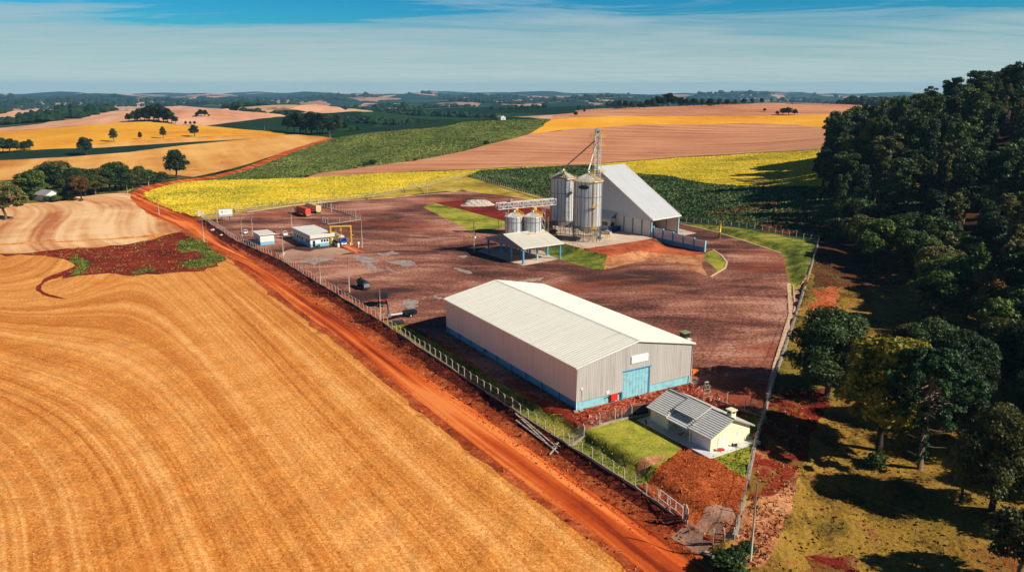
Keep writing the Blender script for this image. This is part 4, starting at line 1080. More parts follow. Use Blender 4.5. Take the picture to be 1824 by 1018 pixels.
def tube_thing(name, label, cat, a, b, r, m_):
    a, b = Vector(a), Vector(b); t = thing(name, label, cat, a)
    MB().tube([(0, 0, 0), b-a], r, 10).build('pipe', m_, t)
    d = (b-a).normalized()
    f = MB()
    for k in (.02, .33, .66, .98): f.tube([(b-a)*k-d*.06, (b-a)*k+d*.06], r*1.45, 10)
    f.build('flange', M_DGREY, t)
    return t
top = Vector((TB.x, TB.y, TB.z+TH-4.6)) + Vector((-1.0, -.9, 0))
tube_thing('grain_spout', 'long grey grain spout slanting from the elevator head to the rear silo', 'spout', A2+Vector((0, 0, za2+.5)), top, .24, M_STIFF)
tube_thing('grain_spout', 'steep pale grain spout dropping from the elevator head to the front silo', 'spout', A1+Vector((0, 0, za1+.5)), top+Vector((.3, -.5, -1.2)), .24, M_WHITE)
# ---- conveyor bridge
def conveyor():
    a = P(886, 372.5, 17.0); b = P(988, 365.5, 16.6)
    d = b-a; L = d.length
    t = thing('conveyor_bridge', 'white lattice conveyor bridge running from the small silos to the rear silo', 'conveyor', a, math.atan2(d.y, d.x))
    m = MB(); w, hgt_ = 1.0, 2.2
    for y in (-w, w):
        for z in (0, hgt_): m.bar((0, y, z), (L, y, z), .16)
    n = 12
    for k in range(n+1):
        x = L*k/n
        for y in (-w, w): m.bar((x, y, 0), (x, y, hgt_), .1)
        m.bar((x, -w, 0), (x, w, 0), .1)
        if k < n:
            x2 = L*(k+1)/n
            for y in (-w, w): m.bar((x, y, 0 if k % 2 else hgt_), (x2, y, hgt_ if k % 2 else 0), .09)
    m.build('truss', M_WHITE, t)
    MB().box((.1, -w+.15, -.02), (L-.1, w-.15, .08)).build('walkway', M_GALV, t)
    MB().box((.3, -.35, .5), (L-.2, .35, 1.2)).build('conveyor_casing', M_GALV, t)
    MB().bbox((L*.23, 0, hgt_+.6), (1.0, .8, 1.2)).build('drive_motor', M_GALV, t)
    MB().tube([(L*.2, .6, 0), (L*.2, .6, hgt_+1.6)], .06, 6).build('mast', M_DGREY, t)
    # trestle legs down to the roof of the loading shelter
    for x in (L*.16, L*.80):
        q = MB()
        for y in (-w, w): q.bar((x, y, 0), (x, y, -12.5), .18)
        for kk in range(4):
            z = -1-kk*2.8; q.bar((x, -w, z), (x, w, z-2.6), .08); q.bar((x, w, z), (x, -w, z-2.6), .08)
        q.bar((x, -w, -.1), (x+1.8, -w, 0) if x < L/2 else (x+1.8, -w, 0), .1)
        q.bar((x, 0, -2.0), (x+2.0, 0, 0), .12); q.bar((x, 0, -2.0), (x-2.0, 0, 0), .12)
        q.build('support_trestle', M_GALV, t)
conveyor()
# ---- loading shelter
def shelter():
    a = P(932, 470.5); W, L = 16.4, 24.0
    t = thing('loading_shelter', 'open-sided truck loading shelter with blue columns and a pale gable roof', 'shelter', a, R(33))
    H, RG = hz(441, a.x, a.y), hz(441, a.x, a.y)+2.9
    m = MB(); o = .7; my = L*.5; s = (RG-H)/my
    M_SH = ribmat('shelter_roof_sheet', (204,198,180), 0, .5, streak=.12, rough=.55)
    for sg in (0, 1):
        Y = lambda y: y if sg == 0 else L-y
        r = MB(); r.prism([(-o, Y(-o), H-o*s), (-o, Y(my), RG), (-o, Y(my), RG+.1), (-o, Y(-o), H-o*s+.1)], (W+2*o, 0, 0)); r.build('roof_slope', M_SH, t)
    for x in (-.45, W+.4):
        MB().prism([(x, 0, H-.75), (x, L, H-.75), (x, L, H-.08), (x, my, RG-.05), (x, 0, H-.08)], (.1, 0, 0)).build('gable_sheet', ribmat('dark_gable_sheet', (138,140,150), 1, .4, streak=.15), t)
    for y in (-o-.12, L+o): MB().box((-o, y, H-o*s-.22), (W+o, y+.12, H-o*s+.14)).build('fascia', M_WHITE, t)
    r = MB(); r.bar((-o, my, RG+.12), (W+o, my, RG+.12), .6, .12); r.build('ridge_cap', M_WHITE, t)
    for (x, y) in ((.1, .2), (W-.4, .2), (.1, 8.0), (.1, 14.5), (.1, L-.5), (W-.4, 8), (W-.4, 14.5), (W-.4, L-.5), (W*.5, 8), (W*.5, 14.5), (W*.5, L-.5)):
        MB().box((x-.3, y-.3, -.3), (x+.3, y+.3, H-.3+ (.0 if y < 1 or y > L-1 else 0))).build('column', M_DBLUE, t)
    m = MB()
    for y in (.2, L-.5): m.box((.4, y-.15, H-.75), (W-.7, y+.15, H-.3))
    m.box((-.05, 8.3, 4.0), (.25, 14.2, 4.4)); m.build('beam', M_DBLUE, t)
    MB().bar((W*.5, 14, .2), (W-.4, 12, H-1.2), .22).build('brace', M_WHITE, t)
    MB().box((W*.5-.25, 3.0, 0), (W*.5+.25, 3.4, H-.4)).build('column', M_BLUE, t)
    return t, RG, my
SH, SHR, SHY = shelter()
# ---- two small bins above it
for i, (px, lab) in enumerate(((915.5, 'left small steel hopper silo above the loading shelter roof'), (948.5, 'right small steel hopper silo above the loading shelter roof'))):
    c = P(px, 415.5, 7.6)
    bz = c.z
    zt = hz(385, c.x, c.y) - bz; za = hz(376.5, c.x, c.y) - bz
    b = silo('loading_silo', lab, c, 3.25, .5, zt, za, 8, 12, walkway=False, group='small loading silos')
    ring_rail(3.5, zt-.2, 14, R(-100), R(60), 1.0).build('eave_railing', M_YEL, b)
    MB().lathe([(0, 0), (.75, 0), (.9, .3), (.9, 1.0), (.6, 1.4), (0, 1.45)], (1.1, .4, za+.1), 14).build('dust_cyclone', mat('orange_paint', (232,150,32), .5), b)
    roof_stair(b, 3.2, zt, za, R(-30))
    m = MB(); z0 = -.3
    m.box((-4.2, -4.2, z0), (4.2, 4.2, z0+.15))
    for hh in (.6, 1.15):
        m.bar((-4.2, -4.2, z0+hh), (4.2, -4.2, z0+hh), .08); m.bar((4.2, -4.2, z0+hh), (4.2, 4.2, z0+hh), .08); m.bar((-4.2, -4.2, z0+hh), (-4.2, 4.2, z0+hh), .08)
    for k in range(7):
        m.bar((-4.2+1.4*k, -4.2, z0), (-4.2+1.4*k, -4.2, z0+1.15), .08)
    m.build('deck', M_YEL, b)
    b.rotation_euler = (0, 0, RT)
    m = MB()
    for x in (-3.6, 3.6):
        for y in (-3.6, 3.6): m.bar((x, y, -7.6), (x, y, -.3), .3)
    m.build('support_post', M_STIFF, b)
    m = MB()
    for y in (-1, 1):
        for x in (-1, 1): m.bar((x*4.1, y*4.1, -.3), (x*4.1, y*4.1, zt), .14)
    m.build('corner_mast', M_GALV, b)
# ---- access stair tower beside the bins
p = P(972, 416, 2.5)
st = thing('stair_tower', 'yellow access stair between the loading shelter and the rear silo', 'stairs', (p.x, p.y, 1.0), RT)
m = MB()
for x in (-1, 1):
    for y in (-1.2, 1.2): m.bar((x, y, 0), (x, y, 8.2), .12)
m.build('frame', M_YEL, st)
for k in range(3):
    f = MB(); z = k*2.5; sg = 1 if k % 2 else -1
    for u in (-.9*1, -.1) if k % 2 else (.1, .9): f.bar((u, -1.1*sg, z), (u, 1.1*sg, z+2.5), .1, .25)
    for j in range(9):
        q = j/8; f.bbox(((-.5 if k % 2 else .5), (-1.1+2.2*q)*sg, z+2.5*q), (.8, .28, .05))
    f.build('flight', M_YEL, st)
m = MB()
for z in (2.5, 5, 7.5):
    for hh in (.6, 1.1):
        m.bar((-1, -1.2, z+hh), (1, -1.2, z+hh), .07); m.bar((1, -1.2, z+hh), (1, 1.2, z+hh), .07); m.bar((-1, -1.2, z+hh), (-1, 1.2, z+hh), .07)
m.build('railing', M_YEL, st)
# ---- yellow guard rails on the silo floor
def guardrail(lab, pix, z=PZ, h=1.1, stp=1.6, name='guard_rail'):
    pts = [P(*q, z) for q in pix]; o = pts[0]
    t = thing(name, lab, 'guard rail', o)
    rl = MB(); n = 0
    for a, b in zip(pts[:-1], pts[1:]):
        a, b = a-o, b-o
        for hh in (h, h*.55): rl.bar(a+Vector((0, 0, hh)), b+Vector((0, 0, hh)), .09)
        k = max(1, int((b-a).length/stp))
        for j in range(k+1):
            q = a.lerp(b, j/k); MB().bar(q-Vector((0, 0, .2)), q+Vector((0, 0, h)), .1).build('post', M_YEL, t)
    rl.build('rail', M_YEL, t)
guardrail('yellow guard rail along the grassy edge of the silo floor', [(1004,431.5),(1020,436.5),(1038,442)])
guardrail('short yellow guard rail right of the front silo legs', [(1072,424.5),(1086,423.5),(1085,418.5),(1073,418)])
tk = thing('blue_pump_unit', 'light blue pump unit beside the short yellow rail', 'pump', P(1068.5, 424.5, PZ), RT)
MB().box((-.9, -.6, 0), (.9, .6, .25)).build('skid', M_DGREY, tk)
MB().lathe([(0, -.8), (.45, -.8), (.5, 0), (.45, .8), (0, .8)], n=14).build('casing', M_BLUE, tk).matrix_local = Matrix.Translation((0, 0, .75)) @ Matrix.Rotation(R(90), 4, 'Y')
MB().tube([(.6, 0, .8), (1.3, 0, .8), (1.3, 0, .1)], .09).build('outlet', M_DBLUE, tk)
# ---- grain shed with one long steep roof
def shed():
    D1 = Vector((-.63, .777, 0)); ang = math.atan2(-D1.x, D1.y)
    W, L = 16.6, 31.0
    a = P(1160, 428.0, 0.4)
    t = thing('grain_shed', 'tall grain shed under one long steep grey roof with blue wall pillars', 'shed', (a.x, a.y, .4), ang)
    z0 = hz(389.5, a.x, a.y)-.4; hb = a + D1*L; zr = hz(299.5, hb.x, hb.y)-.4
    M_R = ribmat('shed_roof_sheet', (186,188,188), 0, .42, streak=.10, rough=.5)
    s = (zr-z0)/L; o = .5
    for k, (y0, y1) in enumerate(((-.7, 7.5), (7.5, 20), (20, L+.5))):
        r = MB(); dz = .0 + k*.06
        r.prism([(-o, y0, z0+s*y0+.05+dz), (-o, y1+.3, z0+s*(y1+.3)+.05+dz), (-o, y1+.3, z0+s*(y1+.3)+.17+dz), (-o, y0, z0+s*y0+.17+dz)], (W+2*o, 0, 0))
        r.build('roof_sheet', M_R, t)
    MB().box((-o, -.85, z0-s*.7-.28), (W+o, -.68, z0-s*.7+.16)).build('gutter', M_WHITE, t)
    for x in (-o-.08, W+o): 
        b = MB(); b.bar((x, -.7, z0-s*.7+.1), (x, L+.5, z0+s*(L+.5)+.12), .1, .4); b.build('barge_board', M_WHITE, t)
    wl = 8.0
    MB().box((0, 0, 1.5), (.25, L, wl)).build('side_wall', mat('off_white_panel', (214,206,196), .8, var=.10), t)
    MB().box((-.03, 0, -.5), (.28, L, 1.5)).build('base_wall', M_DBLUE, t)
    MB().box((W-.25, 0, 1.8), (W, L, wl)).build('side_wall', MATS['off_white_panel'], t)
    MB().box((W-.28, 0, -.5), (W+.03, L, 1.8)).build('base_wall', M_DBLUE, t)
    M_G = ribmat('shed_gable_sheet', (190,194,200), 1, .42, streak=.10)
    for x in (-.18, W+.02):
        y1 = (wl-z0)/s if z0 < wl else 0
        MB().prism([(x, 0, min(wl-.2, z0-.05)), (x, L, wl-.2), (x, L, z0+s*L), (x, 0, z0)], (.16, 0, 0)).build('gable_sheet', M_G, t)
    MB().prism([(0, L-.1, 0), (W, L-.1, 0), (W, L-.1, zr), (0, L-.1, zr)], (0, .12, 0)).build('end_wall', ribmat('shed_end_sheet', (176,180,186), 0, .42), t)
    for k in range(7):
        y = .05+k*4.9; MB().box((-.3, y, -.5), (-.02 if k else .3, y+.5, wl-.1)).build('pillar', M_DBLUE, t)
    for y in (0.0, 6, 12): MB().box((W-.3, y, -.5), (W+.25, y+.55, z0-.4)).build('pillar', M_BLUE if y == 0 else M_DBLUE, t)
    MB().box((.3, -.02, z0-1.0), (W-.3, .18, z0-.45)).build('lintel_beam', M_STIFF, t)
    for x in (5, 12.5): 
        MB().box((x, -.95, z0-.35), (x+2.4, -.84, z0-.0)).build('notice_plate', M_WHITE, t)
    # annex with a lean-to roof and a window
    an = MB(); an.box((-3.4, 19.5, -.5), (-.2, 29, 6.6)); an = an.build('annex', mat('annex_wall', (206,200,194), .8, var=.12), t)
    MB().prism([(-4.2, 19.0, 6.2), (-.19, 19.0, 9.2), (-.19, 19.0, 9.4), (-4.2, 19.0, 6.42)], (0, 10.5, 0)).build('annex_roof', M_R, an)
    MB().box((-3.5, 21.2, 3.4), (-3.38, 24.2, 5.0)).build('window', M_DARK, an)
    MB().box((-3.55, 19.5, 1.8), (-3.36, 29, 2.1)).build('band', M_DBLUE, an)
    MB().box((-3.2, 19.44, 3.6), (-1.2, 19.52, 5.0)).build('window', M_DARK, an)
    # grain heap inside
    g = thing('grain_heap', 'tan heap of grain inside the open shed', 'grain heap', (a.x, a.y, .4), ang)
    n = 24; vs = []; fs = []
    for i in range(n+1):
        for j in range(n+1):
            x = .4+(W-.8)*i/n; y = 4+(L-5)*j/n
            vs.append((x, y, max(-.2, .42*(y-4)*(1-.25*abs(i/n-.5)) + random.gauss(0, .05))))
    for i in range(n):
        for j in range(n): b = i*(n+1)+j; fs.append((b, b+n+1, b+n+2, b+1))
    MB().add(vs, fs, True).build('grain', mat('grain_tan', (198,150,90), .95, var=.2), g)
    return t
shed()
# ---- stepped retaining wall with blue pillars
def ramp_wall():
    a = P(1163, 427.5, .3); b = P(1255, 448.5, 0)
    d = b-a; L = d.length; ang = math.atan2(d.y, d.x)
    t = thing('ramp_wall', 'white panelled ramp wall with a blue base and pillars stepping down to the road', 'wall', (a.x, a.y, 0), ang)
    n = 5; hs = [hz(420, a.x, a.y), hz(431, b.x, b.y)]
    for k in range(n):
        x0, x1 = L*k/n, L*(k+1)/n; h = 5.6+(4.0-5.6)*(k+.5)/n
        MB().box((x0+.28, -.1, 1.75), (x1-.28, .1, h)).build('panel', mat('off_white_wall', (208,204,204), .8, var=.12), t)
        MB().box((x0+.28, -.16, -.6), (x1-.28, .16, 1.75)).build('base_panel', M_DBLUE, t)
        m = MB(); m.box((x0+.3, -.13, h*.62), (x1-.3, -.1, h*.62+.08)); m.build('joint', M_STIFF, t)
    for k in range(n+1):
        x = L*k/n; h = 5.9+(4.2-5.9)*k/n
        MB().box((x-.28, -.34, -.6), (x+.28, .34, h)).build('pillar', M_BLUE if k == n else M_DBLUE, t)
        MB().prism([(x-.28, .34, h), (x+.28, .34, h), (x+.28, -.34, h), (x-.28, -.34, h), ], (0, 0, .1)).build('pillar_cap', M_BLUE, t)
ramp_wall()
# ---- yellow and black height post, skip, lattice pole
p = at(1281.5, 424)
hp = thing('height_post', 'yellow post with a black and yellow striped foot beside the ramp road', 'post', p)
H = hz(393.5, p.x, p.y)-p.z
MB().tube([(0, 0, H*.34), (0, 0, H)], .42, 14).build('shaft', M_YEL, hp)
for k in range(6): MB().tube([(0, 0, -.2+H*.34*k/6 if k else -.2), (0, 0, H*.34*(k+1)/6)], .425, 14).build('band', M_BLACK if k % 2 else M_YEL, hp)
sk = thing('blue_skip', 'dark blue waste skip against the pillared wall of the shed', 'skip', P(1094, 413, 1.8), R(40))
MB().prism([(-2.4, -1, .15), (2.0, -1, .15), (2.8, -1, 2.4), (-2.8, -1, 2.4)], (0, 2.0, 0)).build('bin', mat('navy_paint', (30,58,112), .5), sk)
m = MB()
for x in (-1.8, -.6, .6, 1.8): m.box((x-.08, -1.1, .2), (x+.08, -1.0, 2.35))
m.box((-2.85, -1.12, 2.3), (2.85, -1.0, 2.48)); m.build('rib', MATS['navy_paint'], sk)
# ---- gravel heap
p = P(852, 365)
gh = thing('gravel_heap', 'white gravel heap on the red soil behind the grass wedge', 'gravel heap', p, 0)
vs = []; fs = []; n = 40
for i in range(n+1):
    for j in range(n+1):
        x, y = -10+20*i/n, -7+14*j/n
        z = 2.9*math.exp(-((x+1)**2/22+y*y/14)) + 1.9*math.exp(-((x-4.5)**2/9+(y-1)**2/9)) + 1.4*math.exp(-((x+5.5)**2/7+(y+.8)**2/8))
        z += .22*math.sin(x*1.7+y*2.3)*min(1, z) + random.gauss(0, .10)*min(1, z*1.5) - .28
        vs.append((x, y, z))
for i in range(n):
    for j in range(n): b = i*(n+1)+j; fs.append((b, b+n+1, b+n+2, b+1))
MB().add(vs, fs).build('gravel', mat('pale_grey_gravel', (184,174,158), .95, var=.3, vs=2.5, spec=.1), gh)

# ------------------------------------------------------------------ office yard
def office():
    a = P(553.5, 440.5); W, L, H = 9.2, 22.0, 4.7
    t = thing('weigh_office', 'low white weighing office with a blue base and flat white roof beside the yellow gantry', 'office', a, RT)
    M_OW = mat('office_wall_white', (226,224,222), .75, var=.08, vs=.6)
    m = MB(); m.box((0, 0, 1.25), (W, .2, 3.5)); m.box((0, .2, 1.25), (.2, L, 3.5)); m.box((W-.2, .2, 1.25), (W, L, 3.5)); m.box((.2, L-.2, 1.25), (W-.2, L, 3.5)); m.build('wall', M_OW, t)
    m = MB(); m.box((-.03, -.03, -.3), (W+.03, .2, 1.25)); m.box((-.03, .2, -.3), (.2, L, 1.25)); m.box((W-.2, .2, -.3), (W+.03, L, 1.25)); m.build('base_band', mat('office_base_blue', (112,176,196), .7, var=.1), t)
    m = MB(); m.box((-.35, -.9, 3.5), (W+.35, L+.3, 4.7)); m.build('parapet', mat('office_parapet', (206,198,184), .7, var=.12), t)
    MB().box((-.25, -.8, 4.7), (W+.25, L+.2, 4.76)).build('roof', M_WHITE, t)
    d = MB().box((.9, -.06, 0), (1.9, .0, 2.5)).build('door', M_DARK, t)
    MB().bbox((1.75, -.1, 1.2), (.06, .06, .3)).build('handle', M_GALV, d)
    for x in (4.2, 5.3, 6.4): 
        w_ = MB().box((x, -.05, 1.7), (x+.8, .0, 2.6)).build('window', M_DARK, t)
        MB().box((x-.06, -.08, 1.6), (x+.86, .0, 1.7)).build('sill', M_OW, w_)
    MB().box((7.6, -.1, 0), (7.85, -.031, 1.9)).build('downpipe', M_DBLUE, t)
    for y in (1.5, 4.0, 8.5, 11.5, 14.5, 17.5):
        w_ = MB().box((-.06, y, 1.5), (.0, y+1.5, 2.7)).build('window', M_DARK, t)
        MB().box((-.1, y-.05, 1.4), (.0, y+1.55, 1.5)).build('sill', M_OW, w_)
    for y in (3.0, 13.2): MB().box((-.06, y, .0), (-.031, y+.85, 2.3)).build('side_door', M_OW, t)
    b = thing('garden_tap_wheel', 'dark teal hose wheel by the office door', 'hose wheel', a + X33*2.9 - Y33*.9, RT)
    MB().tube([(0, -.15, .55), (0, .15, .55)], .5, 16).build('wheel', mat('teal_plastic', (20,70,80), .5), b)
    MB().bar((-.3, 0, 0), (0, 0, .55), .06).bar((.3, 0, 0), (0, 0, .55), .06).build('stand', M_DGREY, b)
office()
def kiosk():
    a = P(464.5, 437.0); W, L = 5.4, 9.6
    t = thing('kiosk', 'small white garage-like kiosk with a flat roof near the roadside fence', 'kiosk', a, RT)
    m = MB(); m.box((0, 0, 1.2), (W, .2, 4.0)); m.box((0, .2, 1.2), (.2, L, 4.0)); m.box((W-.2, .2, 1.2), (W, L, 4.0)); m.box((.2, L-.2, 0), (W-.2, L, 4.0)); m.build('wall', MATS['office_wall_white'], t)
    m = MB(); m.box((-.03, -.03, -.3), (W+.03, .2, 1.2)); m.box((-.03, .2, -.3), (.2, L, 1.2)); m.box((W-.2, .2, -.3), (W+.03, L, 1.2)); m.build('base_band', MATS['office_base_blue'], t)
    MB().box((-.5, -.6, 4.0), (W+.5, L+.4, 4.3)).build('roof', mat('kiosk_roof', (212,206,192), .7, var=.12), t)
    m = MB(); m.box((.4, -.05, 1.25), (W-.4, .0, 3.8))
    for k in range(12): m.box((.45, -.08, 1.3+k*.21), (W-.45, -.05, 1.36+k*.21))
    m.build('roller_shutter', M_WHITE, t)
    MB().box((-.05, 4, 1.3), (.0, 5.2, 2.4)).build('window', M_DARK, t)
kiosk()
def gantry():
    a = P(590.5, 436.8); b = P(626.5, 435.6); 
    t = thing('sampling_gantry', 'yellow portal gantry standing over the truck scale', 'gantry', a, math.atan2(b.y-a.y, b.x-a.x))
    W = (b-a).length; H = hz(402.5, a.x, a.y)
    for x in (0, W): MB().box((x-.25, -.25, -.1), (x+.25, .25, H-.4)).build('leg', M_YEL, t)
    MB().box((-.25, -.25, H-.4), (W+.25, .25, H+.1)).build('cross_beam', M_YEL, t)
    MB().box((-1.2, .4, 4.2), (-.3, 1.3, 6.2)).build('operator_box', M_YEL, t)
    MB().box((W-.7, .3, .2), (W-.3, 1.0, 2.6)).build('cabinet', M_YEL, t)
    m = MB(); m.tube([(W*.5, 0, H-.4), (W*.5, 0, H-2.2)], .14); m.tube([(W*.5, 0, H-2.2), (W*.5, 0, H-3.6)], .07); m.bbox((W*.5, 0, H-1.6), (.6, .5, .7)); m.build('probe', M_YEL, t)
    MB().tube([(W*.26, 0, H-.4), (W*.26, 0, H-2.4)], .05).build('hose', M_GALV, t)
    for x in (0, W): MB().bbox((x, 0, .1), (1.0, 1.0, .4)).build('footing', M_YEL, t)
    MB().bbox((W+.5, -.2, 3.9), (.7, .3, .25)).build('lamp_bracket', M_YEL, t)
gantry()
def scale():
    a = P(612, 437)
    t = thing('truck_scale', 'rusty orange truck scale ramp running out under the yellow gantry', 'truck scale', a, RT)
    m = MB(); m.box((-1.7, -1, -.1), (1.7, 20, .45)); m.build('deck', M_CONC, t)
    for x in (-1.25, 1.25): MB().prism([(x-.55, -1, .46), (x-.55, -17, .03), (x-.55, -17, -.2), (x-.55, -1, -.2)], (1.1, 0, 0)).build('ramp_rail', mat('rusty_track', (206,98,44), .8, var=.3), t)
    MB().prism([(-.7, -1, .36), (-.7, -14, .02), (-.7, -14, -.2), (-.7, -1, -.2)], (1.4, 0, 0)).build('ramp_middle', mat('rust_pale', (214,130,84), .9, var=.25), t)
    for x in (-2.6, 2.6): MB().box((x-.12, -.6, 0), (x+.12, 8, 1.0)).build('side_kerb', M_WHITE, t)
    MB().box((-3.2, -2.2, 0), (-2.4, -1.6, 1.5)).build('display_post', M_WHITE, t)
scale()
def wheel(parent, c, r, w_, axis='x', mt=None):
    c = Vector(c); d = Vector((w_/2, 0, 0))
    wo = MB().tube([c-d, c-d*.8, c+d*.8, c+d], [r*.9, r, r, r*.9], 16).build('wheel', mt or M_BLACK, parent)
    MB().tube([c-d*1.04, c+d*1.04], r*.55, 12).build('rim', M_GALV, wo)
def car(name, label, cat, loc, rz, col, pickup=False, group=None):
    t = thing(name, label, cat, loc, rz, group)
    cm = mat('car_paint_%02x%02x%02x' % col, col, .3, var=.05, spec=.6); W = .86
    L = 2.6 if pickup else 2.15
    body = [(-L, .35), (-L, .95), (-L+.1, 1.02), (-.3 if pickup else -1.5, 1.05), (1.0, 1.0), (L-.1, .82), (L, .6), (L, .35)]
    MB().prism([(-W, y, z) for y, z in body], (2*W, 0, 0)).build('body', cm, t)
    cab = [(-.5, 1.04), (-.35, 1.72), (.55, 1.72), (1.15, 1.0)] if pickup else [(-1.9, 1.0), (-1.35, 1.48), (.25, 1.5), (1.05, 1.0)]
    v = []; n = len(cab)
    for sx in (-1, 1):
        for (y, z) in cab: v.append((sx*(W-.03 if z < 1.2 else W-.2), y, z))
    MB().add(v, [tuple(range(n))[::-1], tuple(range(n, 2*n))]+[(i, (i+1) % n, n+(i+1) % n, n+i) for i in range(n)]).build('cabin', cm, t)
    def lerp2(p, q, k): return (p[0]+(q[0]-p[0])*k, p[1]+(q[1]-p[1])*k)
    for nm, (i, j) in (('windscreen', (n-1, n-2)), ('rear_window', (0, 1))):
        a, b = lerp2(cab[i], cab[j], .12), lerp2(cab[i], cab[j], .88)
        e = .035 if nm == 'windscreen' else -.035
        MB().add([(-W+.16, a[0]+e, a[1]+.02), (W-.16, a[0]+e, a[1]+.02), (W-.26, b[0]+e, b[1]+.02), (-W+.26, b[0]+e, b[1]+.02)], [(0, 1, 2, 3)]).build(nm, M_DARK, t)
    for sx in (-1, 1):
        zz = (cab[0][1]+.1, cab[1][1]-.1); y0, y1 = cab[0][0]+.35, cab[-1][0]-.35; k0, k1 = cab[1][0]+.08, cab[2][0]-.05
        x0, x1 = sx*(W-.04), sx*(W-.185)
        MB().add([(x0, y0, zz[0]), (x0, y1, zz[0]), (x1, k1, zz[1]), (x1, k0, zz[1])], [(0, 1, 2, 3)]).build('side_window', M_DARK, t)
        MB().bbox((sx*.62, L, .72), (.34, .06, .18)).build('headlight', simple('lamp_glass', (235,235,225), .1), t)
        MB().bbox((sx*.68, -L, .82), (.26, .06, .2)).build('tail_light', simple('tail_red', (170,20,16), .2), t)
        MB().bbox((sx*(W+.08), .75, 1.08), (.18, .1, .12)).build('mirror', M_BLACK, t)
    if pickup: MB().box((-W+.1, -L+.1, .9), (W-.1, -.6, 1.07)).build('load_bed', M_BLACK, t)
    for (x, y) in ((-.74, 1.35), (.74, 1.35), (-.74, -1.35), (.74, -1.35)): wheel(t, (x, y, .33), .33, .24)
    return t
white = (232,230,226)
car('parked_car', 'white hatchback alone beside a lamp pole near the kiosk', 'car', P(437.5, 415.5), R(205), white, group='cars by the office')
car('pickup_truck', 'white pickup parked behind the white office', 'pickup', P(508, 418.5), R(200), white, True, 'cars by the office')
car('parked_car', 'pale grey car close to the far corner of the office', 'car', P(523.5, 417.5), R(200), (206,204,200), group='cars by the office')
car('parked_car', 'dark blue car half hidden behind the kiosk roof', 'car', P(487, 418.5), R(215), (34,44,62), group='cars by the office')
car('parked_car', 'silver car under the tall front silo by the shed wall', 'car', P(1079.5, 416.5, 2), R(60), (190,190,188), group='cars by the shed')
car('pickup_truck', 'black pickup in the shade of the kiosk', 'pickup', P(451, 437), R(33), (28,28,32), True, 'cars by the office')
def semitruck(label, loc, rz, tcol, ccol, rear='tarp'):
    t = thing('semitrailer_truck', label, 'truck', loc, rz, 'trucks in the fenced lot')
    tm = mat('trailer_%02x%02x%02x' % tcol, tcol, .6, var=.15, vs=.6); L = 12.5
    sec = [(-1.28, 1.3), (-1.28, 3.5), (-.9, 3.95), (0, 4.1), (.9, 3.95), (1.28, 3.5), (1.28, 1.3)]
    MB().prism([(x, 0, z) for x, z in sec], (0, L, 0)).build('trailer', tm, t)
    m = MB()
    for k in range(9): m.box((-1.33, .1+k*1.5, 1.3), (-1.28, .25+k*1.5, 3.5)).box((1.28, .1+k*1.5, 1.3), (1.33, .25+k*1.5, 3.5))
    m.box((-1.3, -.06, 2.6), (1.3, 0, 2.75)).box((-1.3, -.06, 1.3), (1.3, 0, 1.5)); m.build('stake_posts', tm, t)
    MB().box((-1.1, 0, .95), (1.1, L, 1.28)).build('chassis', M_DGREY, t)
    cm = mat('cab_%02x%02x%02x' % ccol, ccol, .35, var=.08)
    c = MB().prism([(-1.2, L+.7, .7), (-1.2, L+2.9, .7), (-1.2, L+2.85, 2.0), (-1.2, L+2.5, 3.3), (-1.2, L+.7, 3.4)], (2.4, 0, 0)).build('cab', cm, t)
    MB().add([(-1.05, L+2.9, 2.05), (1.05, L+2.9, 2.05), (1.0, L+2.6, 3.1), (-1.0, L+2.6, 3.1)], [(0, 1, 2, 3)]).build('windscreen', M_DARK, c)
    for sx in (-1, 1): MB().box((sx*1.21-.02, L+1.4, 1.9), (sx*1.21+.02, L+2.5, 2.9)).build('side_window', M_DARK, c)
    for y in (.9, 2.2, 3.5, L-.6, L+2.1):
        for x in (-1.0, 1.0): wheel(t, (x, y, .52), .52, .36)
    MB().box((-1.2, -.2, .75), (1.2, -.05, 1.0)).build('bumper', M_WHITE, t)
    for sx in (-1, 1): MB().box((sx*.95-.2, -.26, .8), (sx*.95+.2, -.2, .95)).build('tail_light', simple('tail_red', (170,20,16), .2), t)
    return t
semitruck('red semitrailer truck parked with its rear to the camera', P(549.5, 386.5), RT+R(2), (214,72,48), (226,222,214))
semitruck('cream tarped semitrailer truck parked right of the red one', P(568.0, 380.5), RT+R(2), (226,188,124), (214,206,196))
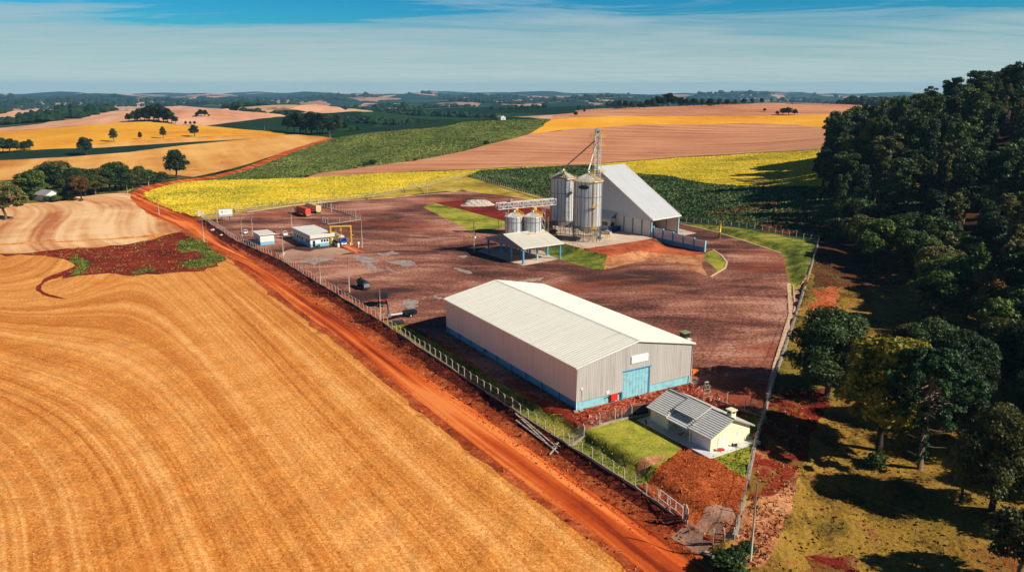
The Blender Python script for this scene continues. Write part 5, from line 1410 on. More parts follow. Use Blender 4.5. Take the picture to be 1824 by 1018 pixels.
def blue_truck():
    t = thing('grain_truck', 'blue-cabbed grain truck with a cream tarped load under the yellow gantry', 'truck', P(612, 438.5)+Vector((0, 0, .45))+Y33*1.5, RT+R(180))
    cm = mat('truck_blue', (28,92,170), .35, var=.1)
    c = MB().prism([(-1.2, .2, .6), (-1.2, 2.2, .6), (-1.2, 2.25, 1.7), (-1.2, 1.9, 2.9), (-1.2, .2, 2.95)], (2.4, 0, 0)).build('cab', cm, t)
    MB().add([(-1.08, 2.3, 1.75), (1.08, 2.3, 1.75), (1.0, 1.99, 2.75), (-1.0, 1.99, 2.75)], [(0, 1, 2, 3)]).build('windscreen', M_DARK, c)
    MB().box((-1.2, 2.2, .45), (1.2, 2.4, .9)).build('bumper', M_WHITE, c)
    for sx in (-1, 1):
        MB().box((sx*1.21-.02, .8, 1.7), (sx*1.21+.02, 1.8, 2.6)).build('side_window', M_DARK, c)
        MB().box((sx*.85-.2, 2.4, .95), (sx*.85+.2, 2.46, 1.2)).build('headlight', MATS['lamp_glass'], c)
    sec = [(-1.25, 1.1), (-1.25, 2.9), (-.85, 3.5), (0, 3.7), (.85, 3.5), (1.25, 2.9), (1.25, 1.1)]
    MB().prism([(x, -9.5, z) for x, z in sec], (0, 9.4, 0)).build('load_body', mat('cream_tarp', (232,204,150), .8, var=.12), t)
    MB().tube([(0, -9.5, 3.72), (0, -.1, 3.72)], .07, 6).build('tarp_ridge', M_DGREY, t)
    MB().box((-1.1, -9.4, .8), (1.1, .3, 1.1)).build('chassis', M_DGREY, t)
    for y in (1.2, -6.6, -8.0):
        for x in (-1.0, 1.0): wheel(t, (x, y, .52), .52, .36)
blue_truck()
# ---- sign board
def signboard():
    a = P(392.5, 394.2); b = P(407.8, 394)
    t = thing('sign_board', 'white roadside sign board on two dark legs with a small emblem and pale lettering', 'sign', a, R(22))
    W = 5.4; H = 5.6
    for x in (.7, W-1.2): MB().box((x-.16, -.1, -.2), (x+.16, .1, 2.3)).build('leg', M_DGREY, t)
    bd = MB().box((-.3, -.14, 2.2), (W+.1, .12, H)).build('panel', simple('sign_white', (226,226,218), .5), t)
    MB().box((-.36, -.1, H), (W+.16, .1, H+.1)).build('frame', M_DGREY, t)
    MB().box((-.25, -.16, 2.3), (W+.05, -.141, 2.95)).build('blue_band', simple('sign_pale_blue', (150,178,186), .5), bd)
    e = MB(); e.add([(1.1+.42*math.cos(k*.524), -.16, 4.3+.42*math.sin(k*.524)+(.25 if k == 3 else 0)) for k in range(12)], [tuple(range(12))]); e.build('emblem', simple('sign_grey', (150,148,140), .6), bd)
    lg = simple('sign_letter', (186,198,184), .6)
    def letter(x, strokes):
        m = MB()
        for (u0, v0, u1, v1) in strokes: m.box((x+u0, -.158, 4.0+v0), (x+u1, -.142, 4.0+v1))
        m.build('letter', lg, bd)
    letter(2.05, [(0, 0, .12, .62), (0, .5, .45, .62), (.35, 0, .47, .62)])
    letter(2.7, [(.12, 0, .24, .85), (0, .5, .4, .62)])
    letter(3.3, [(0, 0, .12, .62), (0, .78, .12, .9)])
signboard()
# ---- farm machines
def seed_trailer():
    t = thing('tank_trailer', 'black rounded tank trailer standing alone on the yard', 'trailer', P(649.5, 514.5), R(33))
    sec = [(1.15*math.cos(a)*1.0, 1.75+1.05*math.sin(a)) for a in np.linspace(0, 2*math.pi, 14, endpoint=False)]
    bk = mat('black_machine_paint', (30,32,36), .45, var=.3)
    MB().prism([(x, -1.6, z) for x, z in sec], (0, 5.2, 0)).build('tank', mat('dark_blue_tarp', (30,42,58), .6, var=.25), t)
    MB().box((-1.0, -1.7, .55), (1.0, 3.7, .85)).build('chassis', bk, t)
    MB().bar((0, -1.7, .7), (0, -3.2, .5), .16).build('drawbar', bk, t)
    MB().box((-.9, -1.85, .9), (.9, -1.62, 2.0)).build('rear_panel', M_GALV, t)
    MB().box((-1.3, -2.1, .4), (1.3, -1.9, .6)).build('bumper', bk, t)
    MB().tube([(0, 2.4, 2.7), (0, 2.4, 3.1)], .35, 12).build('hatch', bk, t)
    for (x, y) in ((-1.1, .3), (1.1, .3), (-1.1, 1.7), (1.1, 1.7)): wheel(t, (x, y, .52), .52, .4)
seed_trailer()
def spreader():
    t = thing('lime_spreader', 'black hopper spreader with a red tail panel behind a concrete pole', 'spreader', P(681, 543), R(20))
    bk = MATS['black_machine_paint']
    MB().prism([(-.7, -1.5, 1.1), (.7, -1.5, 1.1), (1.5, -1.5, 2.9), (-1.5, -1.5, 2.9)], (0, 3.6, 0)).build('hopper', bk, t)
    MB().box((-1.2, -1.75, 1.55), (1.2, -1.55, 2.1)).build('tail_panel', M_RED, t)
    MB().box((-.7, -2.0, .6), (.7, 2.4, 1.1)).build('chassis', bk, t)
    MB().bar((0, 2.3, .8), (0, 4.0, .5), .15).build('drawbar', bk, t)
    for x in (-.5, .5): MB().tube([(x, -2.1, .6), (x, -2.1, .68)], .42, 14).build('spinner_disc', M_GALV, t)
    for x in (-1.05, 1.05): wheel(t, (x, .2, .6), .6, .45)
spreader()
def auger():
    t = thing('backhoe_attachment', 'black trailed digger with a raised bent boom near the fence', 'digger', P(727, 563), R(-62))
    bk = MATS['black_machine_paint']
    MB().prism([(-.9, -1.2, .6), (.9, -1.2, .6), (1.2, -1.2, 1.6), (-1.2, -1.2, 1.6)], (0, 3.4, 0)).build('tray', bk, t)
    MB().box((-.5, -5.6, .55), (.5, -1.0, .95)).build('frame', bk, t)
    MB().box((-.22, -5.2, .95), (.22, -1.4, 1.2)).build('side_member', M_WHITE, t)
    MB().bbox((0, -5.4, 1.2), (1.1, .9, 1.0)).build('turret', M_GALV, t)
    MB().tube([(0, -5.4, 1.4), (0, -5.9, 5.2)], [.2, .16], 8).build('boom', bk, t)
    MB().tube([(0, -5.9, 5.2), (0, -6.6, 5.6), (0, -8.2, 4.6), (0, -8.6, 4.0)], [.16, .16, .12, .1], 8).build('dipper', bk, t)
    for x in (-1.15, 1.15): wheel(t, (x, .4, .55), .55, .4)
    m = MB().bar((0, 2.1, .8), (0, 3.2, .6), .14); m.build('drawbar', bk, t)
auger()
mt = thing('steel_plate', 'grey steel plate lying on the ground by the fence', 'plate', P(709, 573.5), R(20))
MB().box((-1.5, -1.5, .05), (1.5, 1.5, .16)).build('sheet', M_DGREY, mt)
tr_ = MB()
for k in range(5): tr_.box((-1.45, -1.3+k*.6, .16), (1.45, -1.2+k*.6, .22))
tr_.build('rib', M_DGREY, mt)
cr = thing('scrap_heap', 'small heap of black scrap inside the road fence', 'scrap', P(606.5, 522.5), R(30))
m = MB()
for k in range(9): m.bar((random.uniform(-1.4, 1.4), random.uniform(-.6, .6), .15), (random.uniform(-1.4, 1.4), random.uniform(-.6, .6), .9), .3, .25)
m.build('pile', MATS['black_machine_paint'], cr)
def tractor():
    a = P(1027, 731); base = P(1215.5, 615)
    t = thing('tractor', 'green tractor with a pale green cab roof behind the far eave of the warehouse', 'tractor', base, R(120))
    gm = mat('tractor_green', (52,84,46), .45, var=.2)
    MB().box((-.45, .3, .8), (.45, 3.2, 1.7)).build('bonnet', gm, t)
    MB().box((-.5, 3.2, .8), (.5, 3.35, 1.6)).build('grille', M_BLACK, t)
    c = MB()
    for (x, y) in ((-.8, -1.4), (.8, -1.4), (-.75, .3), (.75, .3)): c.bar((x, y, 1.3), (x*.95, y*.95, 3.2), .1)
    c = c.build('cab', M_BLACK, t)
    MB().box((-.76, -1.3, 1.6), (.76, .26, 3.1)).build('glass', M_DARK, c)
    MB().box((-.95, -1.6, 3.2), (.95, .55, 3.42)).build('cab_roof', mat('pale_green_roof', (128,146,104), .5, var=.12), t)
    for sx in (-1, 1):
        wheel(t, (sx*1.0, -.9, .95), .95, .55); wheel(t, (sx*.85, 2.5, .6), .6, .4)
        MB().prism([(sx*1.0-.3, -1.9, 1.5), (sx*1.0-.3, -1.3, 2.0), (sx*1.0-.3, -.4, 2.0), (sx*1.0-.3, .1, 1.5)], (.6, 0, 0)).build('mudguard', mat('pale_fender', (206,206,188), .5), t)
    MB().tube([(.3, 1.2, 1.7), (.3, 1.2, 2.9)], .06, 6).build('exhaust', M_BLACK, t)
    return t
tractor()
b = thing('orange_implement', 'orange implement sticking out behind the right corner of the warehouse', 'implement', P(1239, 668), R(40))
MB().prism([(-1.2, 0, .3), (1.0, 0, .2), (1.4, 0, .9), (-.9, 0, 1.3)], (0, 1.0, 0)).build('bucket_shell', mat('orange_implement_paint', (226,120,40), .5), b)
MB().bar((-.8, .5, .9), (-2.2, .5, .6), .14).build('arm', M_DGREY, b)

# ------------------------------------------------------------------ puddled and pale patches on the yard
M_PUD = newmat('wet_silt')
def pudmat():
    m, nt, p = M_PUD
    g = nd(nt, 'ShaderNodeNewGeometry').outputs['Position']
    f = noise(nt, g, .5, 5, .6)
    lk(nt, rampn(nt, f, [(.3, s2l((118,92,80))), (.55, s2l((168,148,136))), (.75, s2l((190,172,160)))]), p.inputs['Base Color'])
    p.inputs['Roughness'].default_value = .5; p.inputs['Specular IOR Level'].default_value = .4
    return m
M_PUD = pudmat()
PUD = [[(680,135),(760,132),(850,150),(935,165),(935,185),(860,200),(890,235),(970,275),(960,285),(880,270),(830,245),(780,205),(720,175)],
       [(165,190),(260,165),(370,150),(450,160),(550,175),(470,185),(400,190),(370,200),(325,230),(300,215),(230,200)],
       [(1165,570),(1210,545),(1320,565),(1310,620),(1255,645),(1270,680),(1240,670),(1215,635),(1180,610)],
       [(920,110),(980,118),(1060,90),(1140,115),(1060,125),(1020,135),(960,140)],
       [(1000,180),(1080,185),(1180,175),(1250,180),(1280,205),(1300,225),(1170,240),(1120,215),(1040,205)],
       [(1650,250),(1720,255),(1822,290),(1815,310),(1760,300),(1680,270)],[(990,235),(1040,255),(1100,292),(1060,292),(1030,265)],
       [(1420,510),(1480,512),(1545,545),(1530,555),(1450,530)],[(1690,135),(1780,135),(1770,155),(1700,150)],[(2420,215),(2560,205),(2640,215),(2500,245),(2400,250)]]
for k, q in enumerate(PUD):
    if k == 9: q = [(2260,375),(2400,350),(2520,345),(2470,372),(2380,385),(2300,395)]
    pts = [P(500+x/5.36, 430+y/5.36) for x, y in q]
    cx0 = sum((p for p in pts), Vector())/len(pts)
    ring = []
    for i in range(len(pts)):
        a, b_ = pts[i], pts[(i+1) % len(pts)]
        n = max(2, int((b_-a).length/.9))
        for j in range(n):
            c_ = a.lerp(b_, j/n); o = Vector((random.gauss(0, .38), random.gauss(0, .38), 0)) if j else Vector()
            ring.append((c_.x+o.x, c_.y+o.y, .03))
    m = MB(); m.add(ring, [tuple(range(len(ring)))])
    if m.v: tag(m.build('puddle', M_PUD), kind='structure')

# ------------------------------------------------------------------ fences
def meshmat():
    m, nt, p = newmat('chain_link')
    nt.nodes.remove(p)
    d = nd(nt, 'ShaderNodeBsdfDiffuse'); d.inputs[0].default_value = (.30, .29, .27, 1)
    tr = nd(nt, 'ShaderNodeBsdfTransparent'); mx = nd(nt, 'ShaderNodeMixShader'); mx.inputs[0].default_value = .085
    lk(nt, tr.outputs[0], mx.inputs[1]); lk(nt, d.outputs[0], mx.inputs[2])
    lk(nt, mx.outputs[0], [n for n in nt.nodes if n.type == 'OUTPUT_MATERIAL'][0].inputs[0])
    return m
M_MESH = meshmat()
pm = MB(); pm.prism([(-.065, -.065, -.3), (.065, -.065, -.3), (.065, .065, -.3), (-.065, .065, -.3)], (0, 0, 2.5))
pm.bar((0, 0, 2.15), (0, .36, 2.55), .11); POSTM = None
def fence(name, label, pix, spacing=2.85, h=2.1, kerb=True, out=1, group=None, bent=True, mesh=True, pts=None):
    pts = pts or [P(*q) for q in pix]
    d2 = np.array([(p.x, p.y) for p in pts]); sl = np.r_[0, np.cumsum(np.hypot(*np.diff(d2, axis=0).T))]
    n = max(2, int(sl[-1]/spacing)); ss = np.linspace(0, sl[-1], n+1)
    X, Y = np.interp(ss, sl, d2[:, 0]), np.interp(ss, sl, d2[:, 1]); Z = hgt(X, Y)
    o = Vector((X[0], Y[0], Z[0]))
    t = thing(name, label, 'fence', o, 0, group)
    global POSTM
    for i in range(n+1):
        j = min(i, n-1); ang = math.atan2(Y[j+1]-Y[j], X[j+1]-X[j]) + (math.pi if out < 0 else 0)
        if POSTM is None:
            po = pm.build('post', M_POST, t); POSTM = po.data
        else:
            po = bpy.data.objects.new('post', POSTM); COL.objects.link(po); po.parent = t
        po.location = (X[i]-o.x, Y[i]-o.y, Z[i]-o.z); po.rotation_euler = (random.gauss(0, .02), random.gauss(0, .02), ang+random.gauss(0, .06))
        if not bent: po.scale = (1, .6, .72)
    loc = [Vector((X[i]-o.x, Y[i]-o.y, Z[i]-o.z)) for i in range(n+1)]
    if kerb:
        m = MB()
        for a, b in zip(loc[:-1], loc[1:]): m.bar(a+Vector((0, 0, .02)), b+Vector((0, 0, .02)), .22 if kerb is True else kerb, .55)
        m.build('kerb_beam', M_CONC, t)
    if mesh:
        m = MB()
        for a, b in zip(loc[:-1], loc[1:]): m.add([a+Vector((0, 0, .1)), b+Vector((0, 0, .1)), b+Vector((0, 0, h)), a+Vector((0, 0, h))], [(0, 1, 2, 3)])
        m.build('wire_mesh', M_MESH, t)
    m = MB()
    for a, b in zip(loc[:-1], loc[1:]):
        nn = Vector((-(b-a).y, (b-a).x, 0)).normalized()*out
        for (zz, oo) in ((h, 0), (h+.2, .18), (h+.4, .36), (h*.5, 0)): m.bar(a+nn*oo+Vector((0, 0, zz)), b+nn*oo+Vector((0, 0, zz)), .018)
    m.build('wire', M_GALV, t)
    return t
fence('concrete_post_fence', 'far stretch of the roadside fence of bent concrete posts beside the kiosk', ROADFENCE[:3]+[(575,508,-.2)], 2.6, out=-1, group='perimeter fences')
fence('concrete_post_fence', 'long roadside fence of bent concrete posts passing the warehouse and lawn', ROADFENCE[3:], 2.75, out=-1, group='perimeter fences')
fence('concrete_post_fence', 'fence between the yard and the bright yellow crop', BACKFENCE, 5.0, out=1, group='perimeter fences', kerb=.3)
fence('concrete_post_fence', 'fence running beside the dark green field behind the gravel heap', CORNFENCE[:3], 3.0, out=1, group='perimeter fences')
fence('concrete_post_fence', 'fence on the grassy bank right of the grain shed below the dark green field', CORNFENCE[3:], 3.6, out=1, group='perimeter fences')
fence('concrete_post_fence', 'fence on a wide pale kerb between the yard and the trees', RIGHTFENCE[::-1], 3.2, out=1, group='perimeter fences', kerb=.62)
fence('concrete_post_fence', 'short fence between the lawn and the warehouse forecourt', [(1013,793,-1.9),(1025.7,786,-1.2),(1043,765,0),(1103,747.5,0),(1156,738,0)], 3.2, out=1, group='perimeter fences', kerb=.36)
fence('concrete_post_fence', 'fence behind the tiled bungalow', [(1262,708,0),(1287,717,0),(1311,725,0),(1340,737,0),(1362,743,0)], 3.6, out=1, group='perimeter fences')
fence('concrete_post_fence', 'fence round the truck lot right of the two parked trucks', [(573,368,.2),(610,378,0),(642,391,0)], 3.2, out=1, group='perimeter fences')
fence('concrete_post_fence', 'fence from the tall corner pole back to the blue truck', [(642,391,0),(612,396,0),(584,399.5,0)], 5.5, out=1, group='perimeter fences')
# dark brushwood screen at the end of the lawn fence
sc_a, sc_b = P(1108, 746.5), P(1155, 738)
scr = thing('shade_screen', 'black shade-cloth screen on the lawn fence left of the bungalow', 'screen', sc_a, math.atan2(sc_b.y-sc_a.y, sc_b.x-sc_a.x))
MB().prism([(0, .05, .2), ((sc_b-sc_a).length, .05, .2), ((sc_b-sc_a).length, .05, 2.2), (1.6, .05, 2.2)], (0, .05, 0)).build('cloth', simple('black_shade_cloth', (30,24,26), .95, spec=.1), scr)
for k in range(4): MB().bar(((sc_b-sc_a).length*k/3, .16, -.2), ((sc_b-sc_a).length*k/3, .16, 2.2), .1).build('post', M_POST, scr)
# gates
def slide_gate(name, label, a, b, h=1.7):
    d = b-a; L = d.length
    t = thing(name, label, 'gate', a, math.atan2(d.y, d.x))
    m = MB(); n = max(2, int(L/1.7))
    for z in (.25, h): m.bar((0, 0, z), (L, 0, z), .1)
    for k in range(n+1): m.bar((L*k/n, 0, .25), (L*k/n, 0, h), .09)
    m.build('frame', M_WHITE, t)
    m = MB(); m.add([(0, 0, .25), (L, 0, .25), (L, 0, h), (0, 0, h)], [(0, 1, 2, 3)]); m.build('wire_mesh', M_MESH, t)
    for x in (.4, L-.4): MB().tube([(x, -.04, .12), (x, .04, .12)], .12, 10).build('roller', M_DGREY, t)
    return t
def gp(px, py):
    p = at(px, py); return p
g1 = gp(1171, 891); g2 = gp(1214, 924)
slide_gate('sliding_gate', 'white sliding gate drawn open along the roadside fence below the rubble lot', g1+Vector((.4, .3, 0)), g2+Vector((.4, .3, 0)))
for (q, lab) in (((1218.5, 932), 'stout pale gate post at the end of the sliding gate'), ((1223, 932.5), 'second pale gate post beside the sliding gate')):
    p = gp(*q); t = thing('gate_post', lab, 'post', p, R(-30), 'posts of the sliding gate')
    MB().prism([(-.14, -.14, -.3), (.14, -.14, -.3), (.14, .14, -.3), (-.14, .14, -.3)], (0, 0, 2.9)).build('shaft', M_POST, t)
    MB().bar((0, 0, 2.55), (-.3, .25, 3.0), .16).build('bent_top', M_POST, t)
    MB().bbox((.15, 0, 1.2), (.12, .3, .8)).build('catch_plate', M_DGREY, t)
w1, w2, w3 = gp(1272, 971), gp(1288, 970), gp(1308, 969)
t = thing('walk_gate', 'dark framed walk-in gate with a mesh panel at the corner of the rubble lot', 'gate', w1, math.atan2((w2-w1).y, (w2-w1).x))
L = (w2-w1).length
m = MB()
for z in (.15, 1.0, 1.9): m.bar((0, 0, z), (L, 0, z), .14)
for x in (0, L): m.bar((x, 0, .15), (x, 0, 1.9), .16)
m.build('frame', M_DGREY, t); MB().add([(0, 0, .15), (L, 0, .15), (L, 0, 1.9), (0, 0, 1.9)], [(0, 1, 2, 3)]).build('wire_mesh', M_MESH, t)
MB().bbox((L*.9, -.06, 1.0), (.08, .08, .25)).build('handle', M_GALV, t)
fence('concrete_post_fence', 'short fence panel right of the walk-in gate', None, 1.6, out=1, group='perimeter fences', pts=[w1+Vector((-.15, 0, 0)), w2, w3])
# gates at the far entrance
e1, e2 = gp(352.5, 385), gp(361.5, 384)
slide_gate('entrance_gate', 'small white gate leaf at the far road entrance', e1, e2, 2.2)
for (q, lab) in (((353.5, 385), 'left white post of the far road entrance'), ((361, 386.5), 'right white post of the far road entrance')):
    p = gp(*q); t = thing('gate_post', lab, 'post', p, 0, 'posts of the far entrance')
    MB().box((-.35, -.3, -.2), (.35, .3, 2.7)).build('shaft', M_WHITE, t); MB().box((-.45, -.4, 2.7), (.45, .4, 2.9)).build('cap', M_WHITE, t)
slide_gate('lot_gate', 'pale mesh gate leaf behind the blue truck', P(575.5, 397), P(584, 399.5), 2.9)
slide_gate('lot_gate', 'pale square gate leaf at the top of the truck lot fence', P(567.5, 368.5), P(574, 367.8), 2.9)
# fence braces on the crop side
for k, (a, b, lab) in enumerate((((413,373),(419,379),'by the sign board'), ((646,350),(655,356),'left of the gravel heap pole'), ((737,333),(756,346),'near the end of the crop fence'), ((715,334),(722,344),'between the crop fence poles'))):
    p, q = at(*a), at(*b); t = thing('fence_brace', 'dark slanting timber brace of the crop fence ' + lab, 'brace', q)
    d = p-q; MB().bar((0, 0, .05), (d.x*.55, d.y*.55, d.z*.55+1.6), .22).build('strut', mat('dark_timber', (52,36,26), .9), t); MB().bbox((0, 0, .05), (.5, .5, .3)).build('foot', M_CONC, t)

# ------------------------------------------------------------------ poles
def pole(label, base, top, r=.17, arms='', col=None, name='utility_pole', group='poles'):
    p = at(*base); H = hz(top[1], p.x, p.y)-p.z
    t = thing(name, label, 'pole', p, RT, group)
    m = MB(); m.prism([(-r, -r*.8, -.4), (r, -r*.8, -.4), (r, r*.8, -.4), (-r, r*.8, -.4)], (0, 0, .01)) if False else None
    MB().tube([(0, 0, -.4), (0, 0, H)], [r, r*.62], 8).build('shaft', col or M_POST, t)
    if 'c' in arms:
        MB().bbox((0, 0, H-.5), (2.2, .12, .14)).build('crossarm', M_POST, t)
        for x in (-.95, 0, .95): MB().tube([(x, 0, H-.43), (x, 0, H-.15)], .07, 6).build('insulator', M_DGREY, t)
    if 'l' in arms:
        MB().tube([(0, 0, H-.1), (.5, 0, H+.15), (.9, 0, H+.15)], .05, 6).build('lamp_arm', M_GALV, t)
        MB().bbox((1.1, 0, H+.14), (.6, .28, .14)).build('lamp_head', M_GALV, t)
    if 'b' in arms: MB().bbox((.25, 0, 1.5), (.3, .4, .7)).build('meter_box', M_WHITE, t)
    if 't' in arms:
        MB().tube([(.45, 0, H*.45), (.45, 0, H*.62)], .32, 12).build('transformer', M_GALV, t)
        MB().bbox((.3, 0, H*.44), (.9, .14, .12)).build('bracket', M_DGREY, t)
        MB().bbox((0, 0, H*.8), (1.6, .12, .12)).build('crossarm', M_POST, t)
    return t
PO = [('thick pale pole beside the weedy patch on the near side of the road', (363.5,431), (354,388.5), .20, 'c'),
 ('thin reddish pole close beside a thicker pale one on the roadside', (369.5,432), (358.5,389), .12, 'r'),
 ('pale pole inside the fence in front of the streaky puddles', (571,505.5), (569,456), .17, ''),
 ('tall bare pole on the yard left of the black tank trailer', (622.5,520.5), (617,457), .18, ''),
 ('tall pale pole in front of the black hopper spreader', (678,570), (677,513), .19, ''),
 ('pole with a base bracket in front of the white office', (505,459), (501.5,402), .18, 'cb'),
 ('tall bare pole in the dry grass at the right of the gate', (1336.8,999), (1344,859), .17, ''),
 ('pole with a lamp just behind the small white kiosk', (450,417.5), (448.5,380), .17, 'l'),
 ('slim pole in front of the white hatchback', (431.5,421), (428,383), .15, ''),
 ('pole at the crop edge right of the sign board', (424.3,378), (422,347.5), .15, ''),
 ('slim pole just left of the sign board', (387,396), (384,364.5), .15, ''),
 ('pole rising behind the flat roof of the office', (519.8,402), (518.5,371), .16, ''),
 ('pole at the crop fence above the cream truck', (553,362.5), (552,340), .18, ''),
 ('pole inside the truck lot fence', (590.8,377), (590,347.5), .17, ''),
 ('pole at the right corner of the truck lot', (634,391), (632,358.7), .17, ''),
 ('tall pale pole right of the yellow gantry', (645.5,441), (642.7,385), .18, ''),
 ('pole on the grass verge above the open yard', (664.8,353), (663.5,329), .17, ''),
 ('pole on the grass verge left of the dark green field', (761,344), (760.5,319), .17, ''),
 ('pole on the outer side of the road bend by the yellow crop', (283.5,382.7), (281,354.5), .18, ''),
 ('pole where the road passes the pale stubble field', (228,352.5), (225,329), .18, ''),
 ('pole at the edge of the grove where the road turns', (265,330.5), (263,308.6), .18, ''),
 ('far pole beside the red road below the tan field', (396,303.5), (395,287), .18, ''),
 ('small far pole on the upper red road', (513.5,265), (513.5,254), .16, ''),
 ('far pole at the crest of the red road', (588,245), (588,232), .16, ''),
 ('far pole left of the dark tree clump', (471.5,231), (471,223), .16, ''),
 ('pole with a transformer beside the loading shelter', (844.5,449), (844,394), .20, 't'),
 ('pole standing in the scrub at the far left', (11,348), (9,321), .2, ''),
]
M_RPOLE = mat('reddish_pole', (176,112,84), .9)
for lab, b, tp, r, arms in PO: pole(lab, b, tp, r, arms, M_RPOLE if arms == 'r' else None)
p = at(639, 441); bx = thing('meter_pillar', 'small white meter box on a post right of the gantry', 'meter box', p, RT)
MB().box((-.12, -.12, -.1), (.12, .12, 1.5)).build('post', M_WHITE, bx); MB().box((-.35, -.25, 1.4), (.35, .25, 2.3)).build('box', M_WHITE, bx)
# ---- concrete poles and crossbeams lying in the ditch
LY = [('long pale concrete pole lying nearest the fence in the ditch', (918,737.5), (975,792), .13), ('long pale concrete pole lying nearest the road in the ditch', (919,750), (983,799), .13),
      ('concrete pole lying between the two outer poles in the ditch', (928,744), (992,798.5), .11), ('short concrete crossbeam lying across the pole ends', (982,800), (995,789.5), .11),
      ('short concrete crossbeam lying nearest the road', (979,811), (992,796.5), .11), ('stub of concrete beam beside the crossbeams', (984,800), (994,808), .1), ('short concrete stub at the ends of the long poles', (988,791.5), (997.5,797.5), .1)]
for lab, a, b, r in LY:
    p, q = at(*a), at(*b); p.z += .25; q.z += .25
    t = thing('concrete_pole', lab, 'pole', p, 0, 'concrete poles lying in the ditch')
    d = q-p
    MB().bar((0, 0, 0), d, r*2, r*1.7).build('beam', M_POST, t)
    MB().bar(d*.985, d*1.01, r*2.2, r*1.9).build('end_collar', M_CONC, t)
# ---- kerbs
def kerb(lab, pix, w_=.5, h=.14, zf=None):
    pts = ats(pix); o = pts[0]; t = thing('stone_kerb', lab, 'kerb', o, 0, 'pale kerbs of the yard')
    d2 = np.array([(p.x, p.y) for p in pts]); sl = np.r_[0, np.cumsum(np.hypot(*np.diff(d2, axis=0).T))]
    ss = np.arange(0, sl[-1], 1.5); X, Y = np.interp(ss, sl, d2[:, 0]), np.interp(ss, sl, d2[:, 1]); Z = hgt(X, Y)
    m = MB()
    for i in range(len(ss)-1):
        a = Vector((X[i]-o.x, Y[i]-o.y, Z[i]-o.z)); b = Vector((X[i+1]-o.x, Y[i+1]-o.y, Z[i+1]-o.z))
        m.bar(a+Vector((0, 0, .02)), a.lerp(b, .97)+Vector((0, 0, .02)), w_, h*2)
    m.build('stone_row', mat('kerb_stone', (214,176,140), .95, var=.2, vs=.8), t)
kerb('long pale kerb at the foot of the grassy bank right of the shed', [(1212,398.5),(1277,413.5),(1339,433.5),(1393,451.5)], .55)
kerb('pale kerb along the right edge of the yard', [(1405,506),(1408,560),(1395,604),(1381,650),(1367,710)], 1.0, .2)
kerb('thin second kerb beside the wide right-hand kerb', [(1413,508),(1416,548),(1405,590),(1392,640)], .4)
kerb('curved pale kerb round the grass island below the ramp wall', [(1270,445),(1285,454.5),(1295,467),(1292,477.5),(1264,494)], .6)
kerb('pale kerb between the yard and the grass verge', [(440,378),(520,366),(603,358.5),(695,352.5),(823,340.5),(895,348),(978,362)], .35)

# ------------------------------------------------------------------ trees
def leafmat(name, cols, tint=.12, nscale=.55):
    m, nt, p = newmat(name)
    g = nd(nt, 'ShaderNodeTexCoord').outputs['Object']
    oi = nd(nt, 'ShaderNodeObjectInfo')
    vv = nd(nt, 'ShaderNodeVectorMath', operation='MULTIPLY_ADD'); lk(nt, oi.outputs['Random'], vv.inputs[0]); vv.inputs[1].default_value = (37, 37, 37); lk(nt, g, vv.inputs[2])
    f = noise(nt, vv.outputs[0], nscale, 3, .6); f2 = noise(nt, vv.outputs[0], 4.0, 2, .6)
    v = mth(nt, 'ADD', mth(nt, 'MULTIPLY', f, .6), mth(nt, 'MULTIPLY', f2, .4))
    v = mth(nt, 'ADD', v, mth(nt, 'MULTIPLY', mth(nt, 'SUBTRACT', oi.outputs['Random'], .5), tint))
    lk(nt, rampn(nt, v, [(.34+.3*i/(len(cols)-1), s2l(c)) for i, c in enumerate(cols)]), p.inputs['Base Color'])
    p.inputs['Roughness'].default_value = .55; p.inputs['Specular IOR Level'].default_value = .22
    tl = nd(nt, 'ShaderNodeBsdfTranslucent'); lk(nt, p.inputs['Base Color'].links[0].from_socket, tl.inputs[0])
    mx = nd(nt, 'ShaderNodeMixShader'); mx.inputs[0].default_value = .22
    lk(nt, p.outputs[0], mx.inputs[1]); lk(nt, tl.outputs[0], mx.inputs[2])
    lk(nt, mx.outputs[0], [n for n in nt.nodes if n.type == 'OUTPUT_MATERIAL'][0].inputs[0])
    return m
L_DARK = leafmat('dark_leaves', [(24,40,16),(46,66,24),(78,98,38),(112,126,54)])
L_DEEP = leafmat('deep_leaves', [(20,34,18),(38,56,28),(62,82,40),(92,106,56)])
L_OLIVE = leafmat('olive_leaves', [(40,46,20),(70,74,32),(104,104,52),(140,134,76)])
L_YEL = leafmat('yellow_green_leaves', [(48,60,18),(90,96,24),(146,134,34),(198,166,54)])
L_NEEDLE = leafmat('pine_needles', [(16,36,20),(28,56,30),(44,74,38),(64,88,44)], nscale=.4)
L_BROWN = leafmat('rusty_leaves', [(60,44,22),(96,70,36),(124,92,48),(140,110,62)])
L_FAR = leafmat('far_leaves', [(16,34,20),(26,46,26),(38,58,32),(52,70,38)], nscale=.2)
M_BARK = mat('grey_bark', (96,80,64), .95, var=.4, vs=2)
M_DBARK = mat('dark_bark', (52,42,34), .95, var=.4, vs=2)
